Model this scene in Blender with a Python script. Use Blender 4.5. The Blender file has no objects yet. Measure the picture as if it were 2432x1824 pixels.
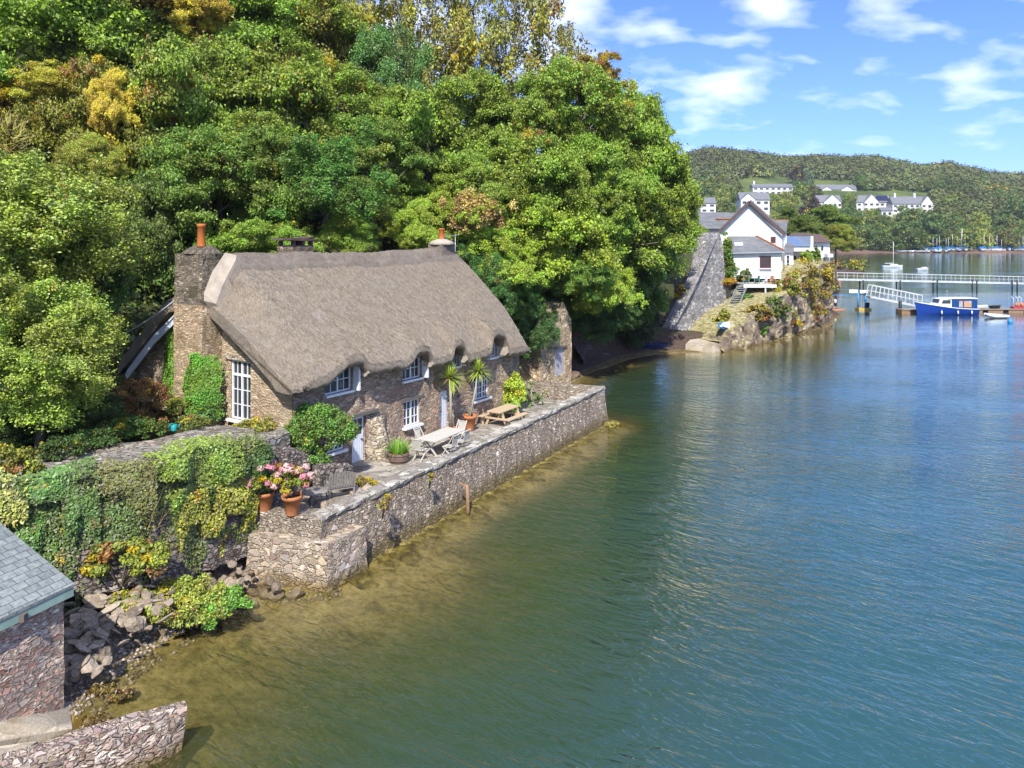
import bpy, bmesh, math, random
import numpy as np
from mathutils import Vector, Matrix
R = math.radians
SC = bpy.context.scene
COL = SC.collection

# ---------------------------------------------------------------- camera (level drone view, lens shifted down)
FPX, CXP, HYP, CAMH = 1800.0, 1216.0, 559.0, 11.4      # focal length in photo pixels, principal point, height over water
cd = bpy.data.cameras.new('camera'); cam = bpy.data.objects.new('camera', cd); COL.objects.link(cam)
cam.location = (0, 0, CAMH); cam.rotation_euler = (R(90), 0, 0)
cd.sensor_fit = 'HORIZONTAL'; cd.sensor_width = 36; cd.lens = 36 * FPX / 2432
cd.shift_y = -(912 - HYP) / 2432
cd.clip_start = 0.5; cd.clip_end = 8000
SC.camera = cam

# ---------------------------------------------------------------- sky and sun
SUN_EL, SUN_AZ = 47.0, 185.0            # azimuth clockwise from +Y: the sun is behind the camera, a little to its left
world = bpy.data.worlds.new("World"); SC.world = world; world.use_nodes = True
wn = world.node_tree.nodes; wl = world.node_tree.links
bg = wn['Background']
sky = wn.new('ShaderNodeTexSky'); sky.sky_type = 'NISHITA'; sky.sun_disc = False
sky.sun_elevation = R(SUN_EL); sky.sun_rotation = R(SUN_AZ); sky.altitude = 0; sky.air_density = 1.0; sky.dust_density = 0.3; sky.ozone_density = 3.0
def wnode(t, **k):
    n = wn.new(t)
    for a, b in k.items(): setattr(n, a, b)
    return n
tc = wnode('ShaderNodeTexCoord'); sep = wnode('ShaderNodeSeparateXYZ'); wl.new(tc.outputs['Generated'], sep.inputs[0])
addz = wnode('ShaderNodeMath', operation='ADD'); addz.inputs[1].default_value = 0.30; wl.new(sep.outputs[2], addz.inputs[0])
mx = wnode('ShaderNodeMath', operation='MAXIMUM'); mx.inputs[1].default_value = 0.03; wl.new(addz.outputs[0], mx.inputs[0])
dx = wnode('ShaderNodeMath', operation='DIVIDE'); wl.new(sep.outputs[0], dx.inputs[0]); wl.new(mx.outputs[0], dx.inputs[1])
dy = wnode('ShaderNodeMath', operation='DIVIDE'); wl.new(sep.outputs[1], dy.inputs[0]); wl.new(mx.outputs[0], dy.inputs[1])
cmb = wnode('ShaderNodeCombineXYZ'); wl.new(dx.outputs[0], cmb.inputs[0]); wl.new(dy.outputs[0], cmb.inputs[1])
mp = wnode('ShaderNodeMapping'); mp.inputs['Location'].default_value = (1.35, 4.3, 0.0); mp.inputs['Scale'].default_value = (1.0, 1.25, 1); wl.new(cmb.outputs[0], mp.inputs[0])
cn = wnode('ShaderNodeTexNoise'); cn.inputs['Scale'].default_value = 6.0; cn.inputs['Detail'].default_value = 8; cn.inputs['Roughness'].default_value = 0.5; cn.inputs['Distortion'].default_value = 0.15
wl.new(mp.outputs[0], cn.inputs['Vector'])
cr = wnode('ShaderNodeValToRGB'); cr.color_ramp.elements[0].position = 0.565; cr.color_ramp.elements[0].color = (0, 0, 0, 1)
cr.color_ramp.elements[1].position = 0.90; cr.color_ramp.elements[1].color = (1, 1, 1, 1); # banks of cloud where the photo has them, given as directions; noise breaks them up
dn = wnode('ShaderNodeVectorMath', operation='NORMALIZE'); wl.new(tc.outputs['Generated'], dn.inputs[0]); acc = None
for (px, py, rad, amt) in [(1330, 20, .14, .30), (1250, 130, .10, .22), (1000, 60, .2, .26), (1560, 110, .09, .16), (1690, 210, .11, .20), (1840, 20, .09, .18), (2130, 20, .09, .18), (2090, 90, .06, .12), (2300, 190, .10, .10), (2440, 160, .05, .16), (1640, 290, .08, .12), (1480, 60, .08, .16)]:
    d_ = Vector(((px - 1216) / 1800, 1, (559 - py) / 1800)).normalized()
    dd = wnode('ShaderNodeVectorMath', operation='DISTANCE'); wl.new(dn.outputs[0], dd.inputs[0]); dd.inputs[1].default_value = d_
    mr = wnode('ShaderNodeMapRange', interpolation_type='SMOOTHSTEP'); wl.new(dd.outputs['Value'], mr.inputs[0]); mr.inputs[1].default_value = 0.0; mr.inputs[2].default_value = rad; mr.inputs[3].default_value = amt; mr.inputs[4].default_value = 0.0
    if acc is None: acc = mr.outputs[0]
    else: m_ = wnode('ShaderNodeMath', operation='MAXIMUM'); wl.new(acc, m_.inputs[0]); wl.new(mr.outputs[0], m_.inputs[1]); acc = m_.outputs[0]
# unseen cloud added overhead and behind the camera as fill, to soften the shade
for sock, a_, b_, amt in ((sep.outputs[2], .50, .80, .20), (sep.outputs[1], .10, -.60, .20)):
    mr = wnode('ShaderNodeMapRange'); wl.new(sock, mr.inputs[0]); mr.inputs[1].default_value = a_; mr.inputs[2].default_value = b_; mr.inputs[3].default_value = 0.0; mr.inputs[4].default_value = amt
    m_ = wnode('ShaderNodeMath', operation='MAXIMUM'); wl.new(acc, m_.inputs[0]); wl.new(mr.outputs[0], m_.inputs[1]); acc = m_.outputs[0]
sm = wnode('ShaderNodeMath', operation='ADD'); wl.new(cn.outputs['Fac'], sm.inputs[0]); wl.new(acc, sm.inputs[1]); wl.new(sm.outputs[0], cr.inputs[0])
hf = wnode('ShaderNodeMapRange'); hf.inputs[1].default_value = 0.02; hf.inputs[2].default_value = 0.14; wl.new(sep.outputs[2], hf.inputs[0])
cf = wnode('ShaderNodeMath', operation='MULTIPLY'); wl.new(cr.outputs[0], cf.inputs[0]); wl.new(hf.outputs[0], cf.inputs[1])
cf2 = wnode('ShaderNodeMath', operation='MULTIPLY'); cf2.inputs[1].default_value = 0.75; wl.new(cf.outputs[0], cf2.inputs[0])
tint = wnode('ShaderNodeMix', data_type='RGBA', blend_type='MULTIPLY'); tint.inputs[0].default_value = 1.0
wl.new(sky.outputs[0], tint.inputs[6]); tint.inputs[7].default_value = (0.37, 0.48, 0.83, 1)
mixc = wnode('ShaderNodeMix', data_type='RGBA'); wl.new(cf2.outputs[0], mixc.inputs[0]); wl.new(tint.outputs[2], mixc.inputs[6]); mixc.inputs[7].default_value = (5.6, 5.9, 6.4, 1)
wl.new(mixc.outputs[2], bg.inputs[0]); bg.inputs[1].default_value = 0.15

sd = bpy.data.lights.new('sun', 'SUN'); sd.energy = 3.7; sd.angle = R(0.5); sd.color = (1.0, 0.955, 0.87)
sun = bpy.data.objects.new('sun', sd); COL.objects.link(sun)
SUND = Vector((math.sin(R(SUN_AZ)) * math.cos(R(SUN_EL)), math.cos(R(SUN_AZ)) * math.cos(R(SUN_EL)), math.sin(R(SUN_EL))))
sun.rotation_euler = SUND.to_track_quat('Z', 'Y').to_euler(); sun.location = (-20, -40, 60)

SC.view_settings.view_transform = 'Standard'; SC.view_settings.look = 'None'; SC.view_settings.gamma = 1.0
SC.view_settings.use_curve_mapping = False; SC.view_settings.exposure = 0.93
SC.render.engine = 'CYCLES'
SC.cycles.max_bounces = 6; SC.cycles.transparent_max_bounces = 12; SC.cycles.diffuse_bounces = 4; SC.cycles.glossy_bounces = 2; SC.cycles.transmission_bounces = 4
SC.cycles.caustics_reflective = False; SC.cycles.caustics_refractive = False; SC.cycles.sample_clamp_indirect = 6.0

# ---------------------------------------------------------------- measuring helpers: photo pixel -> point of the place
def atz(px, py, z=0.0):
    d = FPX * (CAMH - z) / (py - HYP); return Vector(((px - CXP) / FPX * d, d, z))
def atd(px, py, d):
    return Vector(((px - CXP) / FPX * d, d, CAMH - (py - HYP) / FPX * d))

# ---------------------------------------------------------------- object helpers
def tag(o, label=None, cat=None, group=None, kind=None):
    if label: o['label'] = label
    if cat: o['category'] = cat
    if group: o['group'] = group
    if kind: o['kind'] = kind
    return o
def empty(name, loc=(0, 0, 0), rz=0.0, label=None, cat=None, group=None):
    o = bpy.data.objects.new(name, None); COL.objects.link(o); o.empty_display_size = 0.3
    o.location = loc; o.rotation_euler = (0, 0, rz); return tag(o, label, cat, group)
def children_of(o): return list(o.children)
def dup(o, parent=None):
    c = o.copy(); COL.objects.link(c); c.parent = parent
    for ch in children_of(o): dup(ch, c)
    return c

class MB:
    """collects shapes, then links them as ONE mesh object"""
    def __init__(s): s.v = []; s.f = []; s.m = []; s.sm = []
    def add(s, verts, faces, mi=0, smooth=False):
        b = len(s.v); s.v += [tuple(p) for p in verts]
        for f in faces: s.f.append([b + i for i in f]); s.m.append(mi); s.sm.append(smooth)
        return s
    def box(s, c, d, rz=0.0, ry=0.0, rx=0.0, mi=0, taper=1.0):
        x, y, z = d[0] / 2, d[1] / 2, d[2] / 2
        M = Matrix.Translation(Vector(c)) @ Matrix.Rotation(rz, 4, 'Z') @ Matrix.Rotation(ry, 4, 'Y') @ Matrix.Rotation(rx, 4, 'X')
        vs = [M @ Vector((sx * x * (taper if sz > 0 else 1), sy * y * (taper if sz > 0 else 1), sz * z)) for sz in (-1, 1) for sy in (-1, 1) for sx in (-1, 1)]
        return s.add(vs, [(0, 2, 3, 1), (4, 5, 7, 6), (0, 1, 5, 4), (2, 6, 7, 3), (0, 4, 6, 2), (1, 3, 7, 5)], mi)
    def bar(s, p, q, w, h, mi=0):
        p, q = Vector(p), Vector(q); d = (q - p); L = d.length
        if L < 1e-6: return s
        d.normalize(); up = Vector((0, 0, 1)) if abs(d.z) < 0.95 else Vector((0, 1, 0))
        a = d.cross(up).normalized(); b = a.cross(d).normalized()
        vs = [pt + a * sx * w / 2 + b * sy * h / 2 for pt in (p, q) for sx, sy in ((-1, -1), (1, -1), (1, 1), (-1, 1))]
        return s.add(vs, [(0, 1, 2, 3), (7, 6, 5, 4), (0, 4, 5, 1), (1, 5, 6, 2), (2, 6, 7, 3), (3, 7, 4, 0)], mi)
    def tube(s, pts, rad, n=8, mi=0, cap=True, smooth=True):
        pts = [Vector(p) for p in pts]
        if not hasattr(rad, '__len__'): rad = [rad] * len(pts)
        vs = []; fs = []; pa = None
        for i, p in enumerate(pts):
            d = (pts[min(i + 1, len(pts) - 1)] - pts[max(i - 1, 0)]).normalized()
            if pa is None: pa = d.cross(Vector((0.31, 0.87, 0.38)) if abs(d.z) > 0.9 else Vector((0, 0, 1))).normalized()
            a = (pa - d * pa.dot(d)).normalized(); pa = a; b = d.cross(a)
            for k in range(n):
                t = 2 * math.pi * k / n; vs.append(p + (a * math.cos(t) + b * math.sin(t)) * rad[i])
        for i in range(len(pts) - 1):
            for k in range(n): fs.append((i * n + k, i * n + (k + 1) % n, (i + 1) * n + (k + 1) % n, (i + 1) * n + k))
        s.add(vs, fs, mi, smooth)
        if cap:
            b0 = len(s.v) - len(vs)
            s.f.append([b0 + k for k in range(n)][::-1]); s.m.append(mi); s.sm.append(False)
            s.f.append([b0 + (len(pts) - 1) * n + k for k in range(n)]); s.m.append(mi); s.sm.append(False)
        return s
    def lathe(s, prof, c=(0, 0, 0), n=20, mi=0, smooth=True):
        vs = []; fs = []
        for r, z in prof:
            for k in range(n):
                t = 2 * math.pi * k / n; vs.append((c[0] + r * math.cos(t), c[1] + r * math.sin(t), c[2] + z))
        for i in range(len(prof) - 1):
            for k in range(n): fs.append((i * n + k, i * n + (k + 1) % n, (i + 1) * n + (k + 1) % n, (i + 1) * n + k))
        return s.add(vs, fs, mi, smooth)
    def prism(s, poly, z0, z1, mi=0):
        n = len(poly); zz0 = z0 if hasattr(z0, '__len__') else [z0] * n; zz1 = z1 if hasattr(z1, '__len__') else [z1] * n
        vs = [(p[0], p[1], zz0[i]) for i, p in enumerate(poly)] + [(p[0], p[1], zz1[i]) for i, p in enumerate(poly)]
        return s.add(vs, [tuple(range(n))[::-1], tuple(range(n, 2 * n))] + [(i, (i + 1) % n, n + (i + 1) % n, n + i) for i in range(n)], mi)
    def extrude(s, poly, axis, t0, t1, mi=0):
        """poly in the plane across axis ('x': (y,z); 'y': (x,z)), pulled from t0 to t1"""
        n = len(poly)
        P = (lambda t, p: (t, p[0], p[1])) if axis == 'x' else (lambda t, p: (p[0], t, p[1]))
        vs = [P(t0, p) for p in poly] + [P(t1, p) for p in poly]
        return s.add(vs, [tuple(range(n))[::-1], tuple(range(n, 2 * n))] + [(i, (i + 1) % n, n + (i + 1) % n, n + i) for i in range(n)], mi)
    def grid(s, P, nu, nv, mi=0, smooth=True):
        """P(i,j) -> point; open sheet"""
        vs = [P(i, j) for j in range(nv + 1) for i in range(nu + 1)]
        fs = [(j * (nu + 1) + i, j * (nu + 1) + i + 1, (j + 1) * (nu + 1) + i + 1, (j + 1) * (nu + 1) + i) for j in range(nv) for i in range(nu)]
        return s.add(vs, fs, mi, smooth)
    def build(s, name, mats, parent=None, loc=(0, 0, 0), rz=0.0, uv=True, fix=True):
        me = bpy.data.meshes.new(name); me.from_pydata(s.v, [], s.f)
        if not isinstance(mats, (list, tuple)): mats = [mats]
        for m in mats: me.materials.append(m)
        me.polygons.foreach_set('material_index', s.m); me.polygons.foreach_set('use_smooth', s.sm)
        if fix:
            bm = bmesh.new(); bm.from_mesh(me); bmesh.ops.recalc_face_normals(bm, faces=bm.faces); bm.to_mesh(me); bm.free()
        if uv: auto_uv(me)
        me.update()
        o = bpy.data.objects.new(name, me); COL.objects.link(o); o.parent = parent; o.location = loc; o.rotation_euler = (0, 0, rz)
        return o

def auto_uv(me):
    """metric UV: u runs level across each face, v runs up it"""
    L = me.uv_layers.new(name='UVMap'); n = len(me.polygons)
    if not n: return
    N = np.empty(n * 3, np.float32); me.polygons.foreach_get('normal', N); N = N.reshape(-1, 3)
    lt = np.empty(n, np.int32); me.polygons.foreach_get('loop_total', lt)
    li = np.empty(len(me.loops), np.int32); me.loops.foreach_get('vertex_index', li)
    V = np.empty(len(me.vertices) * 3, np.float32); me.vertices.foreach_get('co', V); V = V.reshape(-1, 3)
    t = np.stack([-N[:, 1], N[:, 0], np.zeros(n)], 1); l = np.linalg.norm(t, axis=1); flat = l < 0.05
    t[flat] = (1, 0, 0); l[flat] = 1; t /= l[:, None]
    b = np.cross(N, t); b[flat] = (0, 1, 0)
    pi = np.repeat(np.arange(n), lt); P = V[li]
    uv = np.stack([(P * t[pi]).sum(1), (P * b[pi]).sum(1)], 1).astype(np.float32)
    L.data.foreach_set('uv', uv.ravel())

def raw_mesh(name, V, Q, mat, parent=None, attrs=None, smooth=False, dom='FACE'):
    """fast quad mesh from arrays; attrs: {name: per-face or per-point floats}"""
    me = bpy.data.meshes.new(name); V = np.asarray(V, np.float32); Q = np.asarray(Q, np.int32)
    me.vertices.add(len(V)); me.vertices.foreach_set('co', V.ravel())
    k = Q.shape[1]; me.loops.add(len(Q) * k); me.loops.foreach_set('vertex_index', Q.ravel())
    me.polygons.add(len(Q)); me.polygons.foreach_set('loop_start', np.arange(0, len(Q) * k, k, dtype=np.int32))
    try: me.polygons.foreach_set('loop_total', np.full(len(Q), k, np.int32))
    except Exception: pass
    if smooth: me.polygons.foreach_set('use_smooth', np.ones(len(Q), bool))
    me.update(calc_edges=True); me.validate()
    for an, av in (attrs or {}).items():
        at = me.attributes.new(an, 'FLOAT', dom); at.data.foreach_set('value', np.asarray(av, np.float32))
    me.materials.append(mat)
    o = bpy.data.objects.new(name, me); COL.objects.link(o); o.parent = parent
    return o

def vary(o, seed, run=3):
    """leaf-by-leaf variation for leaves built strip by strip"""
    rs = np.random.RandomState(seed); n_ = len(o.data.polygons)
    for an in ('lv', 'cv'):
        at = o.data.attributes.new(an, 'FLOAT', 'FACE'); at.data.foreach_set('value', np.repeat(rs.rand(n_ // run + 1), run)[:n_].astype(np.float32))
    return o
# ---------------------------------------------------------------- material helpers
class NT:
    def __init__(s, name):
        s.m = bpy.data.materials.new(name); s.m.use_nodes = True; s.t = s.m.node_tree; s.t.nodes.clear()
        s.out = s.t.nodes.new('ShaderNodeOutputMaterial')
    def n(s, typ, ins=None, **props):
        nd = s.t.nodes.new('ShaderNode' + typ)
        for a, b in props.items(): setattr(nd, a, b)
        for k, v in (ins or {}).items():
            sk = nd.inputs[k]
            if isinstance(v, bpy.types.NodeSocket): s.t.links.new(v, sk)
            else: sk.default_value = v
        return nd
    def math(s, op, a, b=0.0, c=None, clamp=False):
        nd = s.n('Math', {0: a, 1: b}, operation=op, use_clamp=clamp)
        if c is not None: s.set(nd.inputs[2], c)
        return nd.outputs[0]
    def set(s, sk, v):
        if isinstance(v, bpy.types.NodeSocket): s.t.links.new(v, sk)
        else: sk.default_value = v
    def mix(s, f, a, b, blend='MIX'):
        nd = s.n('Mix', data_type='RGBA', blend_type=blend); s.set(nd.inputs[0], f); s.set(nd.inputs[6], c4(a)); s.set(nd.inputs[7], c4(b)); return nd.outputs[2]
    def ramp(s, f, stops, interp='LINEAR'):
        nd = s.n('ValToRGB', {0: f}); e = nd.color_ramp.elements; nd.color_ramp.interpolation = interp
        while len(e) < len(stops): e.new(0.5)
        for el, (p, c) in zip(e, stops): el.position = p; el.color = c4(c)
        return nd.outputs[0]
    def coords(s, which='UV', scale=(1, 1, 1), rot=(0, 0, 0), loc=(0, 0, 0)):
        t = s.n('TexCoord'); m = s.n('Mapping', {'Vector': t.outputs[which], 'Scale': scale, 'Rotation': rot, 'Location': loc}); return m.outputs[0]
    def noise(s, vec, scale, detail=4, rough=0.55, dist=0.0):
        return s.n('TexNoise', {'Vector': vec, 'Scale': scale, 'Detail': detail, 'Roughness': rough, 'Distortion': dist}).outputs['Fac']
    def voro(s, vec, scale, feature='F1', rnd=1.0):
        return s.n('TexVoronoi', {'Vector': vec, 'Scale': scale, 'Randomness': rnd}, feature=feature)
    def bump(s, h, strength=0.5, dist=0.02, normal=None):
        nd = s.n('Bump', {'Height': h, 'Strength': strength, 'Distance': dist})
        if normal is not None: s.set(nd.inputs['Normal'], normal)
        return nd.outputs[0]
    def pbr(s, col, rough=0.8, normal=None, spec=0.3, metal=0.0):
        b = s.n('BsdfPrincipled'); s.set(b.inputs['Base Color'], c4(col)); s.set(b.inputs['Roughness'], rough)
        b.inputs['Specular IOR Level'].default_value = spec; b.inputs['Metallic'].default_value = metal
        if normal is not None: s.set(b.inputs['Normal'], normal)
        return b.outputs[0]
    def done(s, sh, vol=None):
        s.t.links.new(sh, s.out.inputs[0]); return s.m
def c4(c):
    if isinstance(c, bpy.types.NodeSocket) or not hasattr(c, '__len__'): return c
    return (c[0], c[1], c[2], 1.0) if len(c) == 3 else c
def srgb(r, g, b):
    f = lambda v: (v / 255 / 12.92) if v / 255 <= 0.04045 else ((v / 255 + 0.055) / 1.055) ** 2.4
    return (f(r), f(g), f(b))
# ---------------------------------------------------------------- materials
def stone_mat(name, pal, mortar, scale=3.0, flat=2.0, bump=0.06, gap=0.05, patch=None, patch_scale=0.5, patch_at=(0.5, 0.62), which='UV', damp=None, seed=0.0):
    n = NT(name); co = n.coords(which, (1, flat, flat if which != 'UV' else 1), loc=(seed, seed * 0.7, seed))
    wob = n.n('TexNoise', {'Vector': co, 'Scale': scale * 1.3, 'Detail': 2}); 
    v0 = n.n('VectorMath', {0: wob.outputs['Color'], 1: (0.5, 0.5, 0.5)}, operation='SUBTRACT').outputs[0]
    v1 = n.n('VectorMath', {0: v0, 'Scale': 0.5 / scale * 2}, operation='SCALE').outputs[0]
    cw = n.n('VectorMath', {0: co, 1: v1}, operation='ADD').outputs[0]
    big = n.noise(co, 0.35, 2)
    vo = n.voro(cw, scale); ve = n.voro(cw, scale, 'DISTANCE_TO_EDGE')
    vo2 = n.voro(cw, scale * 1.9); ve2 = n.voro(cw, scale * 1.9, 'DISTANCE_TO_EDGE')
    pick = n.math('GREATER_THAN', n.n('SeparateColor', {0: vo.outputs['Color']}).outputs[2], 0.52)
    rnd = n.n('SeparateColor', {0: n.mix(pick, vo.outputs['Color'], vo2.outputs['Color'])})
    edge = n.math('MINIMUM', ve.outputs['Distance'], n.math('ADD', n.math('MULTIPLY', ve2.outputs['Distance'], 1.5), n.math('MULTIPLY', n.math('SUBTRACT', 1.0, pick), 9.0)))
    k = len(pal)
    col = n.ramp(rnd.outputs[0], [(i / max(k - 1, 1), c) for i, c in enumerate(pal)])
    fine = n.noise(co, 22, 5, 0.65)
    col = n.mix(0.75, col, n.ramp(fine, [(0.25, (0.35, 0.35, 0.35)), (0.7, (1.3, 1.3, 1.3))]), 'MULTIPLY')
    bri = n.math('MULTIPLY_ADD', rnd.outputs[1], 0.8, 0.6)
    col = n.mix(1.0, col, n.n('CombineColor', {0: bri, 1: bri, 2: bri}).outputs[0], 'MULTIPLY')
    mfac = n.ramp(n.math('ADD', edge, n.math('MULTIPLY', n.math('SUBTRACT', fine, 0.5), gap * 1.2)), [(gap * 0.35, (1, 1, 1)), (gap, (0, 0, 0))])
    mcol = n.mix(n.noise(co, 5.0, 3), [c * 0.7 for c in mortar], [c * 1.15 for c in mortar])
    col = n.mix(mfac, col, mcol)
    if patch:
        pf = n.ramp(n.noise(co, patch_scale, 5, 0.6), [(patch_at[0], (0, 0, 0)), (patch_at[1], (1, 1, 1))])
        col = n.mix(n.math('MULTIPLY', pf, 0.75), col, n.mix(fine, [c * 0.7 for c in patch], [c * 1.2 for c in patch]))
    col = n.mix(0.5, col, n.ramp(big, [(0.3, (0.65, 0.63, 0.6)), (0.7, (1.25, 1.25, 1.25))]), 'MULTIPLY')
    if damp:   # weed and algae growing on the lowest stones: (z of the top edge, colour)
        oz = n.n('SeparateXYZ', {0: n.n('NewGeometry').outputs['Position']}).outputs[2]
        df = n.ramp(n.math('ADD', oz, n.math('MULTIPLY', n.math('SUBTRACT', n.noise(co, 2.5, 4), 0.5), 0.5)), [(damp[0] * 0.3, (1, 1, 1)), (damp[0], (0, 0, 0))])
        col = n.mix(n.math('MULTIPLY', df, 0.85), col, n.mix(fine, [c * 0.5 for c in damp[1]], [c * 1.4 for c in damp[1]]))
    h = n.math('ADD', n.math('MINIMUM', edge, gap * 2.2), n.math('MULTIPLY', fine, 0.05))
    h2 = n.math('ADD', n.math('MULTIPLY', h, 1.0 / (gap * 2.2)), n.math('MULTIPLY', rnd.outputs[2], 0.7))
    return n.done(n.pbr(col, 0.92, n.bump(h2, 1.0, bump), 0.15))

def paint(name, col, rough=0.5, dirt=0.25, scale=6.0, spec=0.35, metal=0.0):
    n = NT(name); co = n.coords('Object'); f = n.noise(co, scale, 5, 0.6)
    c = n.mix(n.ramp(f, [(0.35, (0, 0, 0)), (0.75, (1, 1, 1))]), col, [x * (1 - dirt) for x in col])
    return n.done(n.pbr(c, rough, n.bump(n.noise(co, scale * 6, 3), 0.12, 0.01), spec, metal))
def wood(name, a, b, rough=0.8):
    n = NT(name); co = n.coords('Object', (3, 3, 3)); st = n.coords('UV', (2, 26, 1)); f = n.noise(st, 1.6, 4, 0.6)
    c = n.mix(n.math('ADD', n.math('MULTIPLY', f, 0.7), n.math('MULTIPLY', n.noise(co, 1.2, 3), 0.3)), a, b)
    return n.done(n.pbr(c, rough, n.bump(f, 0.4, 0.01), 0.2))

def leaf_mat(name, trans=0.22, gloss=0.10):
    """leaf colour = the plant's own colour, varied leaf by leaf and spray by spray; colour alpha = share of turned (yellow/brown) sprays"""
    n = NT(name); oi = n.n('ObjectInfo'); lv = n.n('Attribute', attribute_name='lv').outputs['Fac']; cv = n.n('Attribute', attribute_name='cv').outputs['Fac']
    base = oi.outputs['Color']
    hs = n.n('HueSaturation', {'Hue': n.math('MULTIPLY_ADD', cv, 0.05, 0.475), 'Saturation': n.math('MULTIPLY_ADD', lv, 0.22, 0.78), 'Value': n.math('MULTIPLY_ADD', n.math('ADD', lv, n.math('MULTIPLY', cv, 0.9)), 0.74, 0.24), 'Color': n.mix(1.0, base, (2.65, 2.35, 1.1, 1), 'MULTIPLY')}).outputs[0]
    turn = n.math('GREATER_THAN', n.math('ADD', n.math('MULTIPLY', cv, 0.88), n.math('MULTIPLY', lv, 0.12)), n.math('MULTIPLY_ADD', oi.outputs['Alpha'], -1.1, 0.93))
    tcol = n.ramp(n.math('FRACT', n.math('MULTIPLY', cv, 37.0)), [(0.0, (0.62, 0.42, 0.02)), (0.5, (0.52, 0.42, 0.03)), (0.62, (0.42, 0.17, 0.06)), (1.0, (0.26, 0.11, 0.06))])
    col = n.mix(n.math('MULTIPLY', turn, 0.85), hs, tcol)
    d = n.n('BsdfDiffuse', {'Color': col}).outputs[0]; t = n.n('BsdfTranslucent', {'Color': n.mix(0.5, col, (0.5, 0.55, 0.05), 'MULTIPLY')}).outputs[0]
    t = n.n('BsdfTranslucent', {'Color': col}).outputs[0]
    s = n.n('MixShader', {0: trans, 1: d, 2: t}).outputs[0]
    g = n.n('BsdfGlossy', {'Color': (1, 1, 1, 1), 'Roughness': 0.5}).outputs[0]
    s = n.n('MixShader', {0: gloss * 0.22, 1: s, 2: g}).outputs[0]
    return n.done(s)

def slate_mat(name, a, b, w=0.3, h=0.2, lichen=0.3):
    n = NT(name); co = n.coords('UV'); br = n.n('TexBrick', {'Vector': co, 'Color1': c4(a), 'Color2': c4(b), 'Mortar': (0.02, 0.02, 0.022, 1), 'Scale': 1.0, 'Mortar Size': 0.006, 'Mortar Smooth': 0.2, 'Bias': 0.0, 'Brick Width': w, 'Row Height': h}, offset=0.5)
    f = n.noise(co, 9, 6, 0.65); c = n.mix(0.8, br.outputs[0], n.ramp(f, [(0.3, (0.6, 0.6, 0.6)), (0.7, (1.35, 1.35, 1.3))]), 'MULTIPLY')
    lf = n.ramp(n.noise(co, 2.2, 6, 0.7), [(0.55, (0, 0, 0)), (0.75, (1, 1, 1))]); c = n.mix(n.math('MULTIPLY', lf, lichen), c, (0.30, 0.30, 0.25))
    sv = n.n('SeparateXYZ', {0: co}).outputs[1]; tilt = n.math('FRACT', n.math('DIVIDE', sv, h))
    hh = n.math('SUBTRACT', n.math('MULTIPLY', n.math('SUBTRACT', 1.0, br.outputs['Fac']), 0.6), n.math('MULTIPLY', tilt, 0.6))
    return n.done(n.pbr(c, 0.55, n.bump(hh, 0.8, 0.02), 0.4))

def thatch_mat(name, dark, mid, light, grey, ridge=False):
    n = NT(name); uv = n.coords('UV', (9, 1.3, 1)); uv2 = n.coords('UV'); ob = n.coords('Object')
    a = n.noise(uv, 4.0, 6, 0.7); b = n.noise(uv2, 16, 4, 0.7); big = n.noise(ob, 0.45, 4, 0.6); med = n.noise(ob, 2.2, 5, 0.65)
    f = n.math('ADD', n.math('ADD', n.math('MULTIPLY', a, 0.45), n.math('MULTIPLY', b, 0.3)), n.math('MULTIPLY', med, 0.25))
    c = n.ramp(f, [(0.38, dark), (0.5, mid), (0.61, light)])
    gf = n.ramp(big, [(0.42, (0, 0, 0)), (0.68, (1, 1, 1))]); c = n.mix(n.math('MULTIPLY', gf, 0.55), c, n.mix(f, [x * 0.6 for x in grey], [x * 1.3 for x in grey]))
    moss = n.ramp(n.noise(ob, 1.3, 6, 0.7), [(0.6, (0, 0, 0)), (0.75, (1, 1, 1))]); c = n.mix(n.math('MULTIPLY', moss, 0.25), c, (0.13, 0.12, 0.05))
    # pale worn patches: a big one high on the near half, small flecks elsewhere
    pd = n.n('VectorMath', {0: n.n('TexCoord').outputs['Object'], 1: (2.75, 1.55, 8.0)}, operation='DISTANCE').outputs['Value']
    pf = n.ramp(n.math('ADD', pd, n.math('MULTIPLY', n.math('SUBTRACT', med, 0.5), 0.9)), [(0.22, (1, 1, 1)), (0.5, (0, 0, 0))])
    c = n.mix(n.math('MULTIPLY', pf, 0.45), c, (0.50, 0.46, 0.43))
    fl = n.ramp(n.noise(n.coords('UV', (4, 1.6, 1)), 1.3, 3, 0.5), [(0.68, (0, 0, 0)), (0.76, (1, 1, 1))]); c = n.mix(n.math('MULTIPLY', fl, 0.35), c, (0.45, 0.38, 0.30))
    return n.done(n.pbr(c, 0.95, n.bump(n.math('ADD', n.math('MULTIPLY', f, 1.6), n.math('MULTIPLY', med, 0.8)), 1.0, 0.12), 0.1))

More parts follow.
